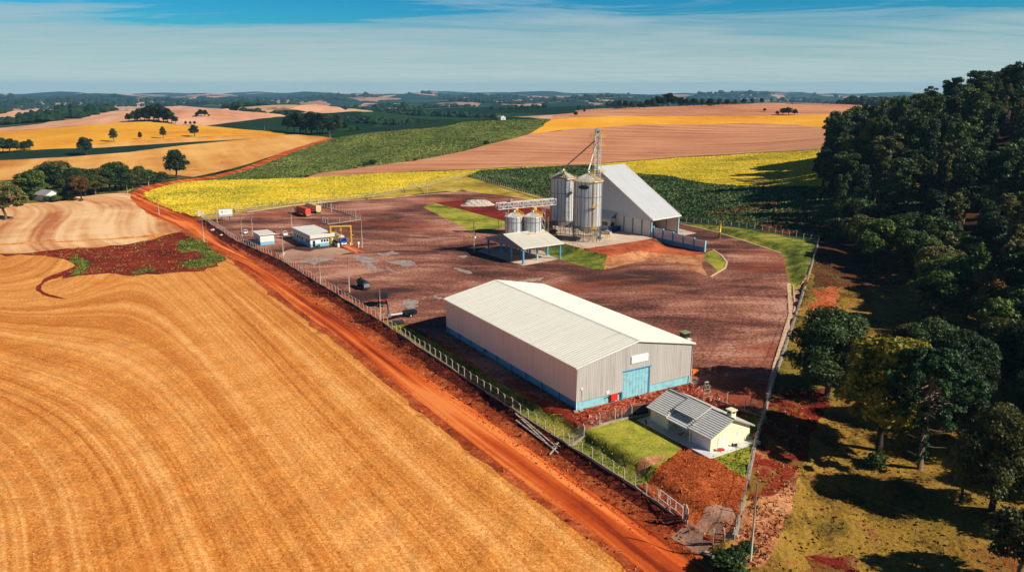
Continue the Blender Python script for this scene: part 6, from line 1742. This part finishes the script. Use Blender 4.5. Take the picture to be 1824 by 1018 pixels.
def leaves(name, blobs, n, size, mt, parent, seed, flat=.0, hollow=.33):
    r = np.random.default_rng(seed)
    B = np.array(blobs); vol = (B[:, 3]*B[:, 4]*B[:, 5])**.72; k = r.choice(len(B), n, p=vol/vol.sum())
    d = r.normal(size=(n, 3)); d /= np.linalg.norm(d, axis=1)[:, None]
    low = d[:, 2] < -.35; d[low, 2] *= -r.uniform(-.4, 1, low.sum())
    rad = r.uniform(0, 1, n)**hollow
    c = B[k, :3] + d*rad[:, None]*B[k, 3:6]
    c += r.normal(size=(n, 3))*.12*size
    nn = d*.8 + r.normal(size=(n, 3))*.75 + np.array([0, 0, .35+flat]); nn /= np.linalg.norm(nn, axis=1)[:, None]
    a = np.cross(nn, r.normal(size=(n, 3))); a /= np.linalg.norm(a, axis=1)[:, None]
    b = np.cross(nn, a)
    s = size*r.uniform(.5, 1.35, n)[:, None]; a *= s*.5; b *= s*.36
    V = np.stack([c-a-b*.3, c-b*1.0+a*.2, c+a+b*.1, c+b*1.0-a*.1], 1).reshape(-1, 3)
    return npmesh(name, V, np.arange(4*n).reshape(n, 4), mt, parent)
def limbs(blobs, h0, H, r0, seed, bark, parent, k=7, lean=0.0):
    rr = random.Random(seed); m = MB()
    pts = [Vector((0, 0, -.5)), Vector((lean*.3+rr.uniform(-.15, .15), rr.uniform(-.15, .15), h0*.5)), Vector((lean*.7+rr.uniform(-.3, .3), rr.uniform(-.3, .3), h0)), Vector((lean+rr.uniform(-.5, .5), rr.uniform(-.5, .5), (h0+H)/2)), Vector((lean, 0, H*.92))]
    m.tube(pts, [r0*1.25, r0, r0*.8, r0*.5, r0*.12], 9)
    for b in sorted(blobs, key=lambda b: -b[3])[:k]:
        q = Vector(b[:3]); t = rr.uniform(.75, 1.0); st = Vector((lean*.7, 0, min(h0*t+rr.uniform(0, .15)*(H-h0), max(q.z-1, h0*.7))))
        mid = st.lerp(q, .55)+Vector((rr.uniform(-.4, .4), rr.uniform(-.4, .4), -.3))
        m.tube([st, mid, q], [r0*.45, r0*.28, r0*.08], 6)
    return m.build('trunk', bark, parent)
def blobset(seed, n, R_, z0, z1, br, flat=.75, prof='round'):
    rr = random.Random(seed); out = []
    for i in range(n):
        t = (i+.5)/n; z = z0+(z1-z0)*t
        w_ = math.sqrt(max(.05, 1-(2*t-.85)**2*.75)) if prof == 'round' else (1-.35*t if prof == 'cone' else .75+.25*math.sin(t*9))
        a = i*2.4+rr.uniform(-.5, .5); d = R_*w_*math.sqrt(rr.uniform(.15, 1))*.8
        s = br*rr.uniform(.7, 1.25)
        out.append((d*math.cos(a), d*math.sin(a), z, s, s, s*flat))
    return out
PROTO = {}
def proto(key, name, label, blobs, n, size, leaf, h0, H, r0, bark, seed, k=7, **kw):
    t = thing(name, label, 'tree', (0, 0, 0))
    limbs(blobs, h0, H, r0, seed, bark, t, k)
    leaves('crown', blobs, n, size, leaf, t, seed, **kw)
    t['H'] = H; PROTO[key] = [t, H, False]
    return t
proto('broad', 'broadleaf_tree', 'x', blobset(1, 26, 5.6, 5.2, 12.4, 2.0), 9000, .62, L_DARK, 4.5, 14, .34, M_DBARK, 1, hollow=.28)
proto('broad2', 'broadleaf_tree', 'x', blobset(2, 30, 6.2, 4.6, 11.6, 1.8), 9000, .60, L_OLIVE, 4, 13.2, .36, M_BARK, 2, hollow=.28)
proto('tall', 'tall_forest_tree', 'x', blobset(3, 26, 4.4, 11, 25.5, 2.0, .85, 'wave'), 8000, .72, L_DEEP, 12, 27, .36, M_BARK, 3, hollow=.3)
proto('tall2', 'tall_forest_tree', 'x', blobset(4, 22, 5.0, 9, 24, 2.3, .8, 'wave'), 8000, .72, L_DARK, 10, 26, .4, M_DBARK, 4, hollow=.3)
proto('tall3', 'tall_forest_tree', 'x', blobset(14, 30, 4.0, 8, 27, 1.6, .8, 'wave'), 7500, .66, L_OLIVE, 11, 28.5, .34, M_BARK, 14, hollow=.3)
proto('near', 'leafy_tree', 'x', blobset(5, 40, 6.6, 4.4, 15.5, 2.0), 24000, .44, L_OLIVE, 4.5, 17.5, .42, M_DBARK, 5, k=12, hollow=.3)
proto('neardark', 'leafy_tree', 'x', blobset(6, 44, 8.0, 4.0, 16.5, 2.3), 26000, .48, L_DEEP, 4, 19, .45, M_BARK, 6, k=12, hollow=.3)
proto('yellow', 'yellow_tree', 'x', blobset(7, 36, 5.0, 5.5, 15.5, 1.9, .8), 26000, .50, L_YEL, 6, 17, .3, M_DBARK, 7, k=10, hollow=.34)
proto('rusty', 'rusty_tree', 'x', blobset(8, 22, 4.6, 4.5, 10.5, 1.7), 8000, .5, L_BROWN, 4, 12, .28, M_DBARK, 8)
proto('bush', 'bush', 'x', blobset(9, 12, 1.7, .5, 2.3, .9), 2200, .34, L_DARK, .6, 3, .1, M_DBARK, 9, k=4)
proto('far', 'field_tree', 'x', blobset(10, 20, 4.8, 4.0, 11.5, 2.2), 3600, .85, L_FAR, 3.5, 13.5, .36, M_DBARK, 10, hollow=.28)
proto('far2', 'field_tree', 'x', blobset(11, 16, 3.8, 4.5, 13.5, 2.0, .9), 3000, .85, L_DEEP, 4, 15.5, .34, M_DBARK, 11, hollow=.28)
def araucaria():
    t = thing('parana_pine', 'x', 'tree'); rr = random.Random(12); H = 18.5; m = MB()
    m.tube([(0, 0, -.5), (.1, 0, 6), (-.1, .1, 12), (0, 0, H-.6)], [.48, .4, .3, .12], 10)
    bl = []
    for i in range(64):
        t_ = i/63; z = 9.2+(H-9.6)*t_; a = i*2.4+rr.uniform(-.4, .4)
        ln = (6.6 if t_ > .3 else 4.6)*(1-.45*max(0, t_-.55)/.45)*rr.uniform(.75, 1.1)
        e = Vector((ln*math.cos(a), ln*math.sin(a), z+(1.3 if t_ > .3 else -.2)+1.2*(1-t_)*rr.random()))
        m.tube([(0, 0, z), (e.x*.55, e.y*.55, z-.15), e], [.11, .08, .04], 5)
        s = rr.uniform(.75, 1.2); bl.append((e.x, e.y, e.z, s, s, s*.75))
        if t_ > .45: bl.append((e.x*.55, e.y*.55, e.z+.6, s*.9, s*.9, s*.6))
    for i in range(7):
        z = 2.5+i*.95; a = i*2.1; ln = rr.uniform(2.2, 3.8); e = Vector((ln*math.cos(a), ln*math.sin(a), z-.3))
        m.tube([(0, 0, z), (e.x*.5, e.y*.5, z-.35), e], [.08, .06, .03], 5)
        if i % 2: bl.append((e.x, e.y, e.z, .55, .55, .45))
    for i in range(8): bl.append((rr.uniform(-.4, .4), rr.uniform(-.4, .4), 2.4+i*.7, .55, .55, .5))
    m.build('trunk', mat('pale_bark', (120,100,84), .95, var=.35, vs=2), t)
    leaves('crown', bl, 26000, .48, L_NEEDLE, t, 12, hollow=.4)
    PROTO['pine'] = [t, 19.6, False]
araucaria()
def plant(key, p, H, label, group=None, rz=None, wide=1.0):
    t, h0, used = PROTO[key]
    s = H/h0; sc = (s*wide, s*wide, s)
    rz = random.uniform(0, 6.28) if rz is None else rz
    if not used:
        t.location, t.rotation_euler, t.scale = p, (0, 0, rz), sc; PROTO[key][2] = True
        t['label'] = label
        if 'H' in t: del t['H']
        if group: t['group'] = group
        return t
    r = dup(t, p, rz, label, sc)
    if 'group' in r: del r['group']
    if group: r['group'] = group
    return r
def planted(key, lst, label, group=None, wide=1.0):
    """trees given by the pixel of the foot and the row of the top"""
    pts = ats([(q[0], q[1]) for q in lst])
    for i, (q, p) in enumerate(zip(lst, pts)):
        kk = key if isinstance(key, str) else key[i % len(key)]
        plant(kk, p, max(1.5, hz(q[2], p.x, p.y)-p.z), label if isinstance(label, str) else label[i], group, wide=q[3] if len(q) > 3 else wide)
# near right
planted('neardark', [(1474,704,538,1.22)], ['big dark leafy tree with a wide crown overhanging the right-hand kerb fence'])
planted('yellow', [(1566,802,598,1.35)], ['yellow-green tree left of the umbrella-crowned pine'])
planted('pine', [(1638,836,632,1.0)], ['umbrella-crowned pine with bare pale branches on the dry slope'])
planted('near', [(1766,908,716,1.05)], ['olive leafy tree with a forked trunk at the lower right of the pasture'])
planted('near', [(1712,894,770,.8),(1606,690,572,1.2)], ['small olive tree close beside the larger forked one', 'leafy tree standing behind the yellow-green tree'])
planted('neardark', [(1655,700,560,1.1)], ['dark leafy tree behind the crown of the umbrella-crowned pine'])
planted('broad2', [(1815,1030,905,1.0)], ['leafy tree cut off by the lower right corner of the photo'])
planted('broad', [(1672,580,478,1.25)], ['round fresh green tree with a bumpy crown at the edge of the shaded clearing'])
planted('rusty', [(1750,590,474,1.1)], ['rust-brown tree beside the round fresh green one'])
planted('bush', [(1296,1018,985,1.6),(1310,1005,975,1.2),(1330,985,962,1.1)], ['dark bush at the foot of the photo left of the bare pole', 'bush just right of the walk-in gate', 'small bush left of the bare pole at the gate'])
planted('bush', [(1560,832,805,1.2)], ['low bush at the foot of the yellow-green tree'])
# forest on the hill
for (x, y, H, lab) in ((84,96,15,'leafy tree just outside the right edge of the photo, nearest the camera'), (92,108,17,'leafy tree outside the right edge beside the forked olive tree'), (88,121,18,'dark tree at the right edge behind the forked olive tree'), (98,134,19,'dark tree at the right edge below the forest front'), (104,150,18,'dark tree at the right edge beside the forest front'), (80,134,16,'dark tree behind the umbrella-crowned pine'), (90,147,16,'dark tree in the shade between the pine and the forest')):
    plant('near' if y < 115 else 'neardark', (x, y, gz(x, y)-.2), H, lab)
def forest():
    fr = [tuple(p)[:2] for p in ats([(1492,432),(1535,470),(1625,492),(1700,590),(1790,680),(1860,740)])]
    poly = fr + [(230,150),(400,330),(560,520),(205,520),(180,450),(160,400),(146,352)]
    lo = np.array(poly).min(0); hi = np.array(poly).max(0); r = np.random.default_rng(21); acc = []
    for _ in range(30000):
        x, y = r.uniform(lo, hi)
        if x > .70*y+22 or not pip(np.array([x]), np.array([y]), poly)[0]: continue
        df = abs(segdist(np.array([x]), np.array([y]), fr)[0])
        ms = 9.0 if df < 18 else 10.2
        if y > 440: ms = 11
        if all((x-a)**2+(y-b)**2 > ms*ms for a, b, _ in acc): acc.append((x, y, df))
    Z = hgt(np.array([a[0] for a in acc]), np.array([a[1] for a in acc]))
    for (x, y, df), z in zip(acc, Z):
        front = df < 20
        if front:
            k = random.choice(['broad','broad','broad2','broad']); H = random.uniform(13, 19); lab = 'low round-crowned tree in the front row of the forest edge'
        else:
            k = random.choice(['tall','tall2','tall3','tall']); H = random.choice([random.uniform(18, 25), random.uniform(25, 37)]); lab = 'tall tree in the dense forest on the right-hand hill'
            if y > 440: H *= .95
        plant(k, (x, y, z-.3), H, lab, 'front row of the forest' if front else 'tall trees of the forest', wide=random.uniform(.95, 1.3) if front else random.uniform(.8, 1.25))
    print('forest', len(acc))
forest()
planted('yellow', [(1548,330,206,.9)], ['bright yellow-green crown among the dark trees at the left edge of the forest'])
planted(['far','broad'], [(1466,332,262),(1478,345,280),(1490,318,255),(1500,300,225),(1508,280,200),(1520,275,188),(1540,268,182),(1516,290,215),(1530,282,196)], 'dark tree on the left flank of the forest beside the yellow crop', 'left flank of the forest')
# left grove with its houses
planted(['broad','far','broad2','far2'], [(60,354,302),(86,346,291),(101,342,284),(120,344,300),(140,346,297),(160,343,300),(181,341,297),(196,342,296),(206,338,287),(217,340,295),(236,336,300),(251,334,293),(263,330,302),(275,328,305),(288,324,305),(112,352,316),(152,350,310),(127,357,326),(171,347,309),(226,340,303),(245,334,308),(134,350,304)], 'dark tree in the grove by the road bend', 'grove trees by the road bend', 1.4)
planted('rusty', [(145,357,309,1.1)], ['brownish thin-leaved tree at the edge of the pale stubble field'])
planted('yellow', [(36,356,318,1.3)], ['ochre tree beside the little reddish shed'])
planted('broad2', [(10,392,322,1.2)], ['olive tree at the left edge of the photo above the pale stubble'])
planted('bush', [(60,356,340,1.4),(100,359,347,1.6),(112,357,343,1.6),(124,357,346,1.3),(86,359,348,1.5),(145,358,353,1.5)], 'round bush along the front of the grove', 'bushes at the grove')
planted('far2', [(315,318,263,1.3)], ['lone tall tree beside the road above the bend'])
# field trees
planted('far', [(154,276,242,1.15)], ['broad lone tree on the dark crop strip'])
planted('far2', [(203,252.5,227,1.0)], ['tallest tree of the row along the ripe yellow hill field'])
planted('far2', [(250,248.5,233.5,.9)], ['smallest tree of the row along the ripe yellow hill field'])
planted('far2', [(291,246.5,224,.9)], ['slim-stemmed tree of the row along the ripe yellow hill field'])
planted('far', [(347,243.5,221,1.1)], ['rightmost rounded tree of the row along the ripe yellow hill field'])
planted(['far','far2'], [(-6,273,244),(6,272.5,243),(18,272,245),(31,271,248),(44,269.5,250),(54,267,247)], 'dark tree in the clump at the left edge of the ripe field', 'clump left of the ripe field', 1.2)
planted(['far','far2'], [(230,217,201),(240,217,196),(250,216.5,192),(258,216,190),(266,216,186),(274,216,184),(283,216,183),(291,217,187),(299,218,191),(306,219,197),(313,220,206),(244,217,203),(262,216.5,199),(280,216.5,197),(296,218,202)], 'tree in the dark copse on the brown hill', 'copse on the brown hill', 1.15)
planted('far', [(331,222.5,215),(339,222.5,215.5),(347,222.5,215)], 'small tree in the short row right of the dark copse', 'short row by the copse', 1.0)
planted('far', [(351,208,199),(358,207.5,194),(365,207.5,195),(372,208,203)], 'bushy tree in the small clump on the brown hill crest', 'small clump on the crest', 1.25)
planted(['far','far2'], [(513,234,205),(524,236,200),(535,237,196),(545,237,199),(555,238,196),(565,238,198),(575,238,199),(585,237,201),(595,236,205),(604,235,210),(613,233,216),(540,238,214),(570,239,212),(555,239,216),(590,238,216),(626,235,224),(637,234,225)], 'tree in the dark copse left of the green hill field', 'copse by the upper red road', 1.2)
planted('far', [(1031,198,186,1.1),(1026,207,198,1.3),(1041,201,192,.7)], ['dark round tree at the left end of the rose-brown hill', 'bush below the dark round tree on the rose-brown hill', 'small tree right of the dark round one'])
planted(['far','far2'], [(1095,193,178),(1104,193,177),(1114,193,178),(1126,193,180),(1139,193,181),(1146,193,184)], 'tree in the left dark row behind the rose-brown hill', 'left tree row on the skyline', 1.3)
planted(['far','far2'], [(1154,191,176),(1163,190.5,173),(1172,190,170),(1181,190,172),(1190,189.5,164),(1200,189.5,170),(1212,189,172),(1223,189,174),(1236,189,174),(1250,189,175),(1265,189,174),(1280,189,175),(1295,188,176),(1310,187,176),(1325,186,175),(1340,185,175),(1356,184.5,174),(1374,184,173),(1392,183,172),(1412,183,172),(1432,183,173),(1452,183.5,174)], 'tree in the right dark row on the skyline behind the rose-brown hill', 'right tree row on the skyline', 1.35)
planted('far', [(1384,205,197),(1394,205,191.5),(1404,205,190),(1415,205,193.5),(1362,199,192.5)], 'dark tree in the small clump on the upper brown field', 'clump on the upper brown field', 1.4)
planted('bush', [(664,293,284),(650,294,287),(866,257,250),(548,315,311),(740,286,281)], 'bush on the lower border of the green hill field', 'border bushes', 1.6)
planted('bush', [(96,494,484,1.6)], ['low green bush at the lower edge of the red soil patch']) if False else None
# ------------------------------------------------------------------ houses in the grove
def farmhouse(label, p, rz, W, L, H, wallm, roofm):
    t = thing('farmhouse', label, 'house', p, rz)
    MB().prism([(-W/2, -L/2, -.3), (W/2, -L/2, -.3), (W/2, -L/2, H), (0, -L/2, H+W*.28), (-W/2, -L/2, H)], (0, L, 0)).build('wall', wallm, t)
    for sg in (-1, 1): MB().prism([(sg*(W/2+.5), -L/2-.5, H-.25), (0, -L/2-.5, H+W*.28+.05), (0, -L/2-.5, H+W*.28+.2), (sg*(W/2+.5), -L/2-.5, H-.1)], (0, L+1, 0)).build('roof_slope', roofm, t)
    for x in (-W*.25, W*.2): MB().box((x-.5, -L/2-.06, 1.0), (x+.5, -L/2, 2.1)).build('window', M_DARK, t)
    MB().box((-.4, -L/2-.06, 0), (.5, -L/2, 2.1)).build('door', M_DBLUE, t)
    return t
M_OLDROOF = mat('old_grey_roof', (150,146,140), .8, var=.35, vs=.6)
farmhouse('grey-roofed white farmhouse half hidden by bushes in the grove', at(83, 356), R(60), 8, 13, 3.4, M_WHITE, M_OLDROOF)
farmhouse('little reddish shed with a pale roof at the left of the grove', at(32, 360), R(20), 5, 6, 3.2, mat('red_brick_wall', (150,74,52), .9, var=.3), M_OLDROOF)
farmhouse('small white farmhouse showing between the grove trees near the road', at(203, 327), R(30), 9, 12, 5.0, M_WHITE, M_OLDROOF)
farmhouse('tiny pale farm building on the far skyline left of the rose-brown hill', at(893, 213.2), R(30), 6, 9, 3.0, M_WHITE, M_OLDROOF)
# stones and rubbish on the verge
for (q, lab, s) in (((379,410.5), 'torn white sack on the roadside verge near the kiosk', 1.3), ((394.5,419), 'smaller pale sack on the roadside verge', .9)):
    p = at(*q); t = thing('plastic_sack', lab, 'sack', p, R(20))
    MB().lathe([(0, .6*s), (.5*s, .5*s), (.9*s, .2*s), (.7*s, -.1)], n=9, smooth=False).build('cloth', M_WHITE, t)
p = at(1266.5, 988); t = thing('concrete_slab', 'pale broken slab by the gate apron', 'slab', p, R(-40)); MB().box((-1.0, -.4, -.05), (1.0, .4, .18)).build('block', M_CONC, t)

# ------------------------------------------------------------------ crops, weeds, stones: nothing one could count
def scatter(name, regs, step, h, w_, mt, label, cat, seed, ymax=1e9, jitter=1.0, bl=3):
    r = np.random.default_rng(seed); C_ = []
    for g in regs:
        o = np.array(REGP[g]); lo, hi = o.min(0), o.max(0); hi[1] = min(hi[1], ymax)
        k = int((hi[0]-lo[0])*(hi[1]-lo[1])/step**2)
        q = r.uniform(lo, hi, (k, 2)); q = q[pip(q[:, 0], q[:, 1], [tuple(a) for a in o])]
        C_.append(q)
    q = np.concatenate(C_); q = q[np.abs(q[:, 0]) < q[:, 1]*.72+12]
    z = hgt(q[:, 0], q[:, 1]); n = len(q)
    V = np.empty((n, bl, 4, 3), np.float32)
    for b in range(bl):
        a = r.uniform(0, 6.28, n); hh = h*r.uniform(.5, 1.25, n); ww = w_*r.uniform(.6, 1.3, n)
        lx, ly = r.normal(0, .35, n)*h, r.normal(0, .35, n)*h
        ox, oy = r.normal(0, .25, n)*w_, r.normal(0, .25, n)*w_
        dx, dy = np.cos(a)*ww/2, np.sin(a)*ww/2
        for j, (sx, top) in enumerate(((-1, 0), (1, 0), (.55, 1), (-.55, 1))):
            V[:, b, j, 0] = q[:, 0]+ox+dx*sx+lx*top; V[:, b, j, 1] = q[:, 1]+oy+dy*sx+ly*top; V[:, b, j, 2] = z-.05+hh*top
    F = np.arange(n*bl*4).reshape(-1, 4)
    o = npmesh(name, V.reshape(-1, 3), F, mt)
    print(name, n)
    return tag(o, label, cat, kind='stuff')
def plantmat(name, cols, sc=.05):
    m, nt, p = newmat(name)
    g = nd(nt, 'ShaderNodeNewGeometry').outputs['Position']
    v = mth(nt, 'ADD', mth(nt, 'MULTIPLY', noise(nt, g, sc, 4, .6), .6), mth(nt, 'MULTIPLY', noise(nt, g, 1.3, 2), .4))
    lk(nt, rampn(nt, v, [(.36+.28*i/(len(cols)-1), s2l(c)) for i, c in enumerate(cols)]), p.inputs['Base Color'])
    p.inputs['Roughness'].default_value = .8; p.inputs['Specular IOR Level'].default_value = .1
    return m
scatter('yellow_crop', ['yellow_field'], 1.05, .22, .85, plantmat('yellow_crop_leaves', [(140,150,46),(196,184,50),(226,198,56),(238,212,82)], .03), 'bright yellow ripening crop round the yard', 'crop', 31, ymax=620, bl=2)
scatter('green_crop', ['corn_field'], 1.25, .6, 1.0, plantmat('corn_leaves', [(44,62,36),(66,90,48),(88,110,60),(116,126,74)], .04), 'dark green crop behind the silos and the shed', 'crop', 32, ymax=560, bl=2)
scatter('hill_crop', ['corn_hill'], 2.4, .5, 1.6, plantmat('hill_corn_leaves', [(66,82,38),(96,108,48),(120,126,58),(148,146,72)], .01), 'mottled green crop on the long hill', 'crop', 33, bl=2)
scatter('weeds', ['weed_patch','weed_clump','weed_tongue'], 1.2, .4, .6, plantmat('weed_leaves', [(40,60,22),(74,92,34),(112,120,48),(150,140,70)], .2), 'green weeds on the red soil patch', 'weeds', 34)
scatter('pasture_tufts', ['pasture','red_bank'], 1.2, .20, .5, plantmat('tuft_grass', [(84,68,28),(118,96,36),(146,120,48),(166,138,64)], .12), 'rough grass tufts of the pasture', 'grass', 35, ymax=270, bl=2)
scatter('bank_grass_tufts', ['grass_bank','side_lawn','back_lawn'], .7, .24, .35, plantmat('bank_tufts', [(66,84,28),(112,122,40),(150,148,54),(178,168,76)], .2), 'grass on the bank inside the roadside fence', 'grass', 36, bl=2)
scatter('dry_tufts', ['dry_bank'], .6, .35, .3, plantmat('dry_stems', [(130,76,44),(170,112,72),(200,144,98),(216,172,128)], .3), 'dry stalks on the bank by the gate', 'grass', 37, bl=2)
scatter('straw', ['stubble_field'], .62, .10, .24, plantmat('straw_stems', [(146,78,32),(190,114,52),(214,146,78),(232,176,112)], .25), 'cut straw standing in the near stubble field', 'stubble', 38, ymax=178, bl=1)
def stones(name, regs, step, size, mt, label, seed, dens=1.0):
    r = np.random.default_rng(seed); C_ = []
    for g in regs:
        o = np.array(REGP[g]); lo, hi = o.min(0), o.max(0)
        k = int((hi[0]-lo[0])*(hi[1]-lo[1])/step**2); q = r.uniform(lo, hi, (k, 2))
        C_.append(q[pip(q[:, 0], q[:, 1], [tuple(a) for a in o])])
    q = np.concatenate(C_); n = len(q); z = hgt(q[:, 0], q[:, 1])
    base = np.array([(1,0,0),(0,1,0),(-1,0,0),(0,-1,0),(0,0,1),(0,0,-1)], float)
    s = size*r.lognormal(0, .5, n)[:, None, None]
    V = base[None]*s*r.uniform(.5, 1.2, (n, 6, 3)) + r.normal(0, .2, (n, 6, 3))*s
    V[:, :, 0] += q[:, 0, None]; V[:, :, 1] += q[:, 1, None]; V[:, :, 2] += z[:, None]+size*.2
    T = np.array([(0,1,4),(1,2,4),(2,3,4),(3,0,4),(1,0,5),(2,1,5),(3,2,5),(0,3,5)])
    F = (T[None]+np.arange(n)[:, None, None]*6).reshape(-1, 3)
    print(name, n)
    return tag(npmesh(name, V.reshape(-1, 3), F, mt), label, 'stones', kind='stuff')
scatter('soil_weeds', ['red_soil_patch'], 2.4, .3, .5, MATS['weed_leaves'], 'sparse weeds over the red soil patch', 'weeds', 46)
scatter('edge_straw', ['red_soil_patch','curved_furrow'], 1.0, .1, .45, MATS['straw_stems'], 'loose straw blown over the red soil patch', 'stubble', 47, bl=1)
stones('rubble', ['house_lot'], .42, .075, plantmat('orange_stone', [(110,44,18),(160,70,30),(196,104,52),(220,150,96)], 1.2), 'orange rubble of the lot below the bungalow', 41)
stones('rubble_stones', ['rubble_strip'], .7, .17, plantmat('pink_stone', [(96,32,20),(150,62,40),(190,110,82),(214,156,130)], 1.2), 'reddish stones in front of the warehouse', 42)
stones('scattered_stones', ['red_bank'], 3.2, .16, plantmat('pale_stone', [(150,70,50),(190,130,100),(214,180,140),(224,200,170)], .8), 'pale stones on the red bank', 43)
stones('ditch_clods', ['ditch'], .8, .14, plantmat('clod_soil', [(40,14,10),(84,28,18),(120,48,30),(166,92,60)], .8), 'red clods along the roadside ditch', 44)
stones('verge_clods', ['road_verge','left_verge'], .7, .09, plantmat('verge_clod', [(90,36,18),(140,62,30),(186,104,56),(206,140,90)], .8), 'clods on the road verges', 45)

# ------------------------------------------------------------------ far woods
def far_woods():
    r = np.random.default_rng(51); n = 90000
    rad = np.exp(r.uniform(np.log(1250), np.log(9500), n)); th = np.radians(r.uniform(-38, 38, n))
    X, Y = rad*np.sin(th), rad*np.cos(th)
    f = np.zeros(n)
    for L, a in ((1400, 1.0), (700, .8), (380, .7), (210, .5)):
        for _ in range(2):
            an, ph = r.uniform(0, 6.28, 2); f += a*np.sin((X*math.cos(an)+Y*math.sin(an)*1.5)*6.283/L+ph+1.2*np.sin(X/L*2.1+ph))
    for (bx, by, am, s) in FARB[:4] + [FARB[6], FARB[8]]: f += 2.4*np.exp(-((X-bx)**2+(Y-by)**2)/(2*(s*.8)**2))
    keep = f > np.interp(rad, [1250, 2600, 5000], [1.75, 1.45, 1.3])
    for g in ('pale_dome', 'pale_knoll', 'rose_hill', 'brown_hill', 'ripe_crop_hill', 'dark_field'):
        keep &= ~pip(X, Y, REGP[g])
    X, Y, rad = X[keep], Y[keep], rad[keep]; m = len(X)
    Z = hgt(X, Y)
    ph = (1+5**.5)/2
    ico = np.array([(-1,ph,0),(1,ph,0),(-1,-ph,0),(1,-ph,0),(0,-1,ph),(0,1,ph),(0,-1,-ph),(0,1,-ph),(ph,0,-1),(ph,0,1),(-ph,0,-1),(-ph,0,1)])/1.9
    T = np.array([(0,11,5),(0,5,1),(0,1,7),(0,7,10),(0,10,11),(1,5,9),(5,11,4),(11,10,2),(10,7,6),(7,1,8),(3,9,4),(3,4,2),(3,2,6),(3,6,8),(3,8,9),(4,9,5),(2,4,11),(6,2,10),(8,6,7),(9,8,1)])
    s = (3.3+rad*.0014)*r.lognormal(0, .28, m)
    V = ico[None]*s[:, None, None]*r.uniform(.7, 1.25, (m, 12, 3))*np.array([1.15, 1.15, 1.0])
    V[:, :, 0] += X[:, None]; V[:, :, 1] += Y[:, None]; V[:, :, 2] += (Z+s*.55)[:, None]
    F = (T[None]+np.arange(m)[:, None, None]*12).reshape(-1, 3)
    print('woods', m)
    tag(npmesh('far_woods', V.reshape(-1, 3), F, plantmat('far_wood_leaves', [(12,30,20),(20,42,26),(30,54,32),(44,66,38)], .02)), 'dark far-off woods in the valleys below the skyline', 'woods', kind='stuff')
far_woods()

# ------------------------------------------------------------------ air
hm = bpy.data.materials.new('haze_air'); hm.use_nodes = True; nt = hm.node_tree; nt.nodes.clear()
pv = nd(nt, 'ShaderNodeVolumePrincipled')
pv.inputs['Color'].default_value = (.30, .62, .92, 1); pv.inputs['Density'].default_value = 4.5e-5; pv.inputs['Anisotropy'].default_value = 0.0
lk(nt, pv.outputs[0], nd(nt, 'ShaderNodeOutputMaterial').inputs['Volume'])
hb = MB().box((-14500, -120, -190), (14500, 15800, 125)).build('haze', hm)
tag(hb, 'pale air between the camera and the skyline', 'haze', kind='stuff')
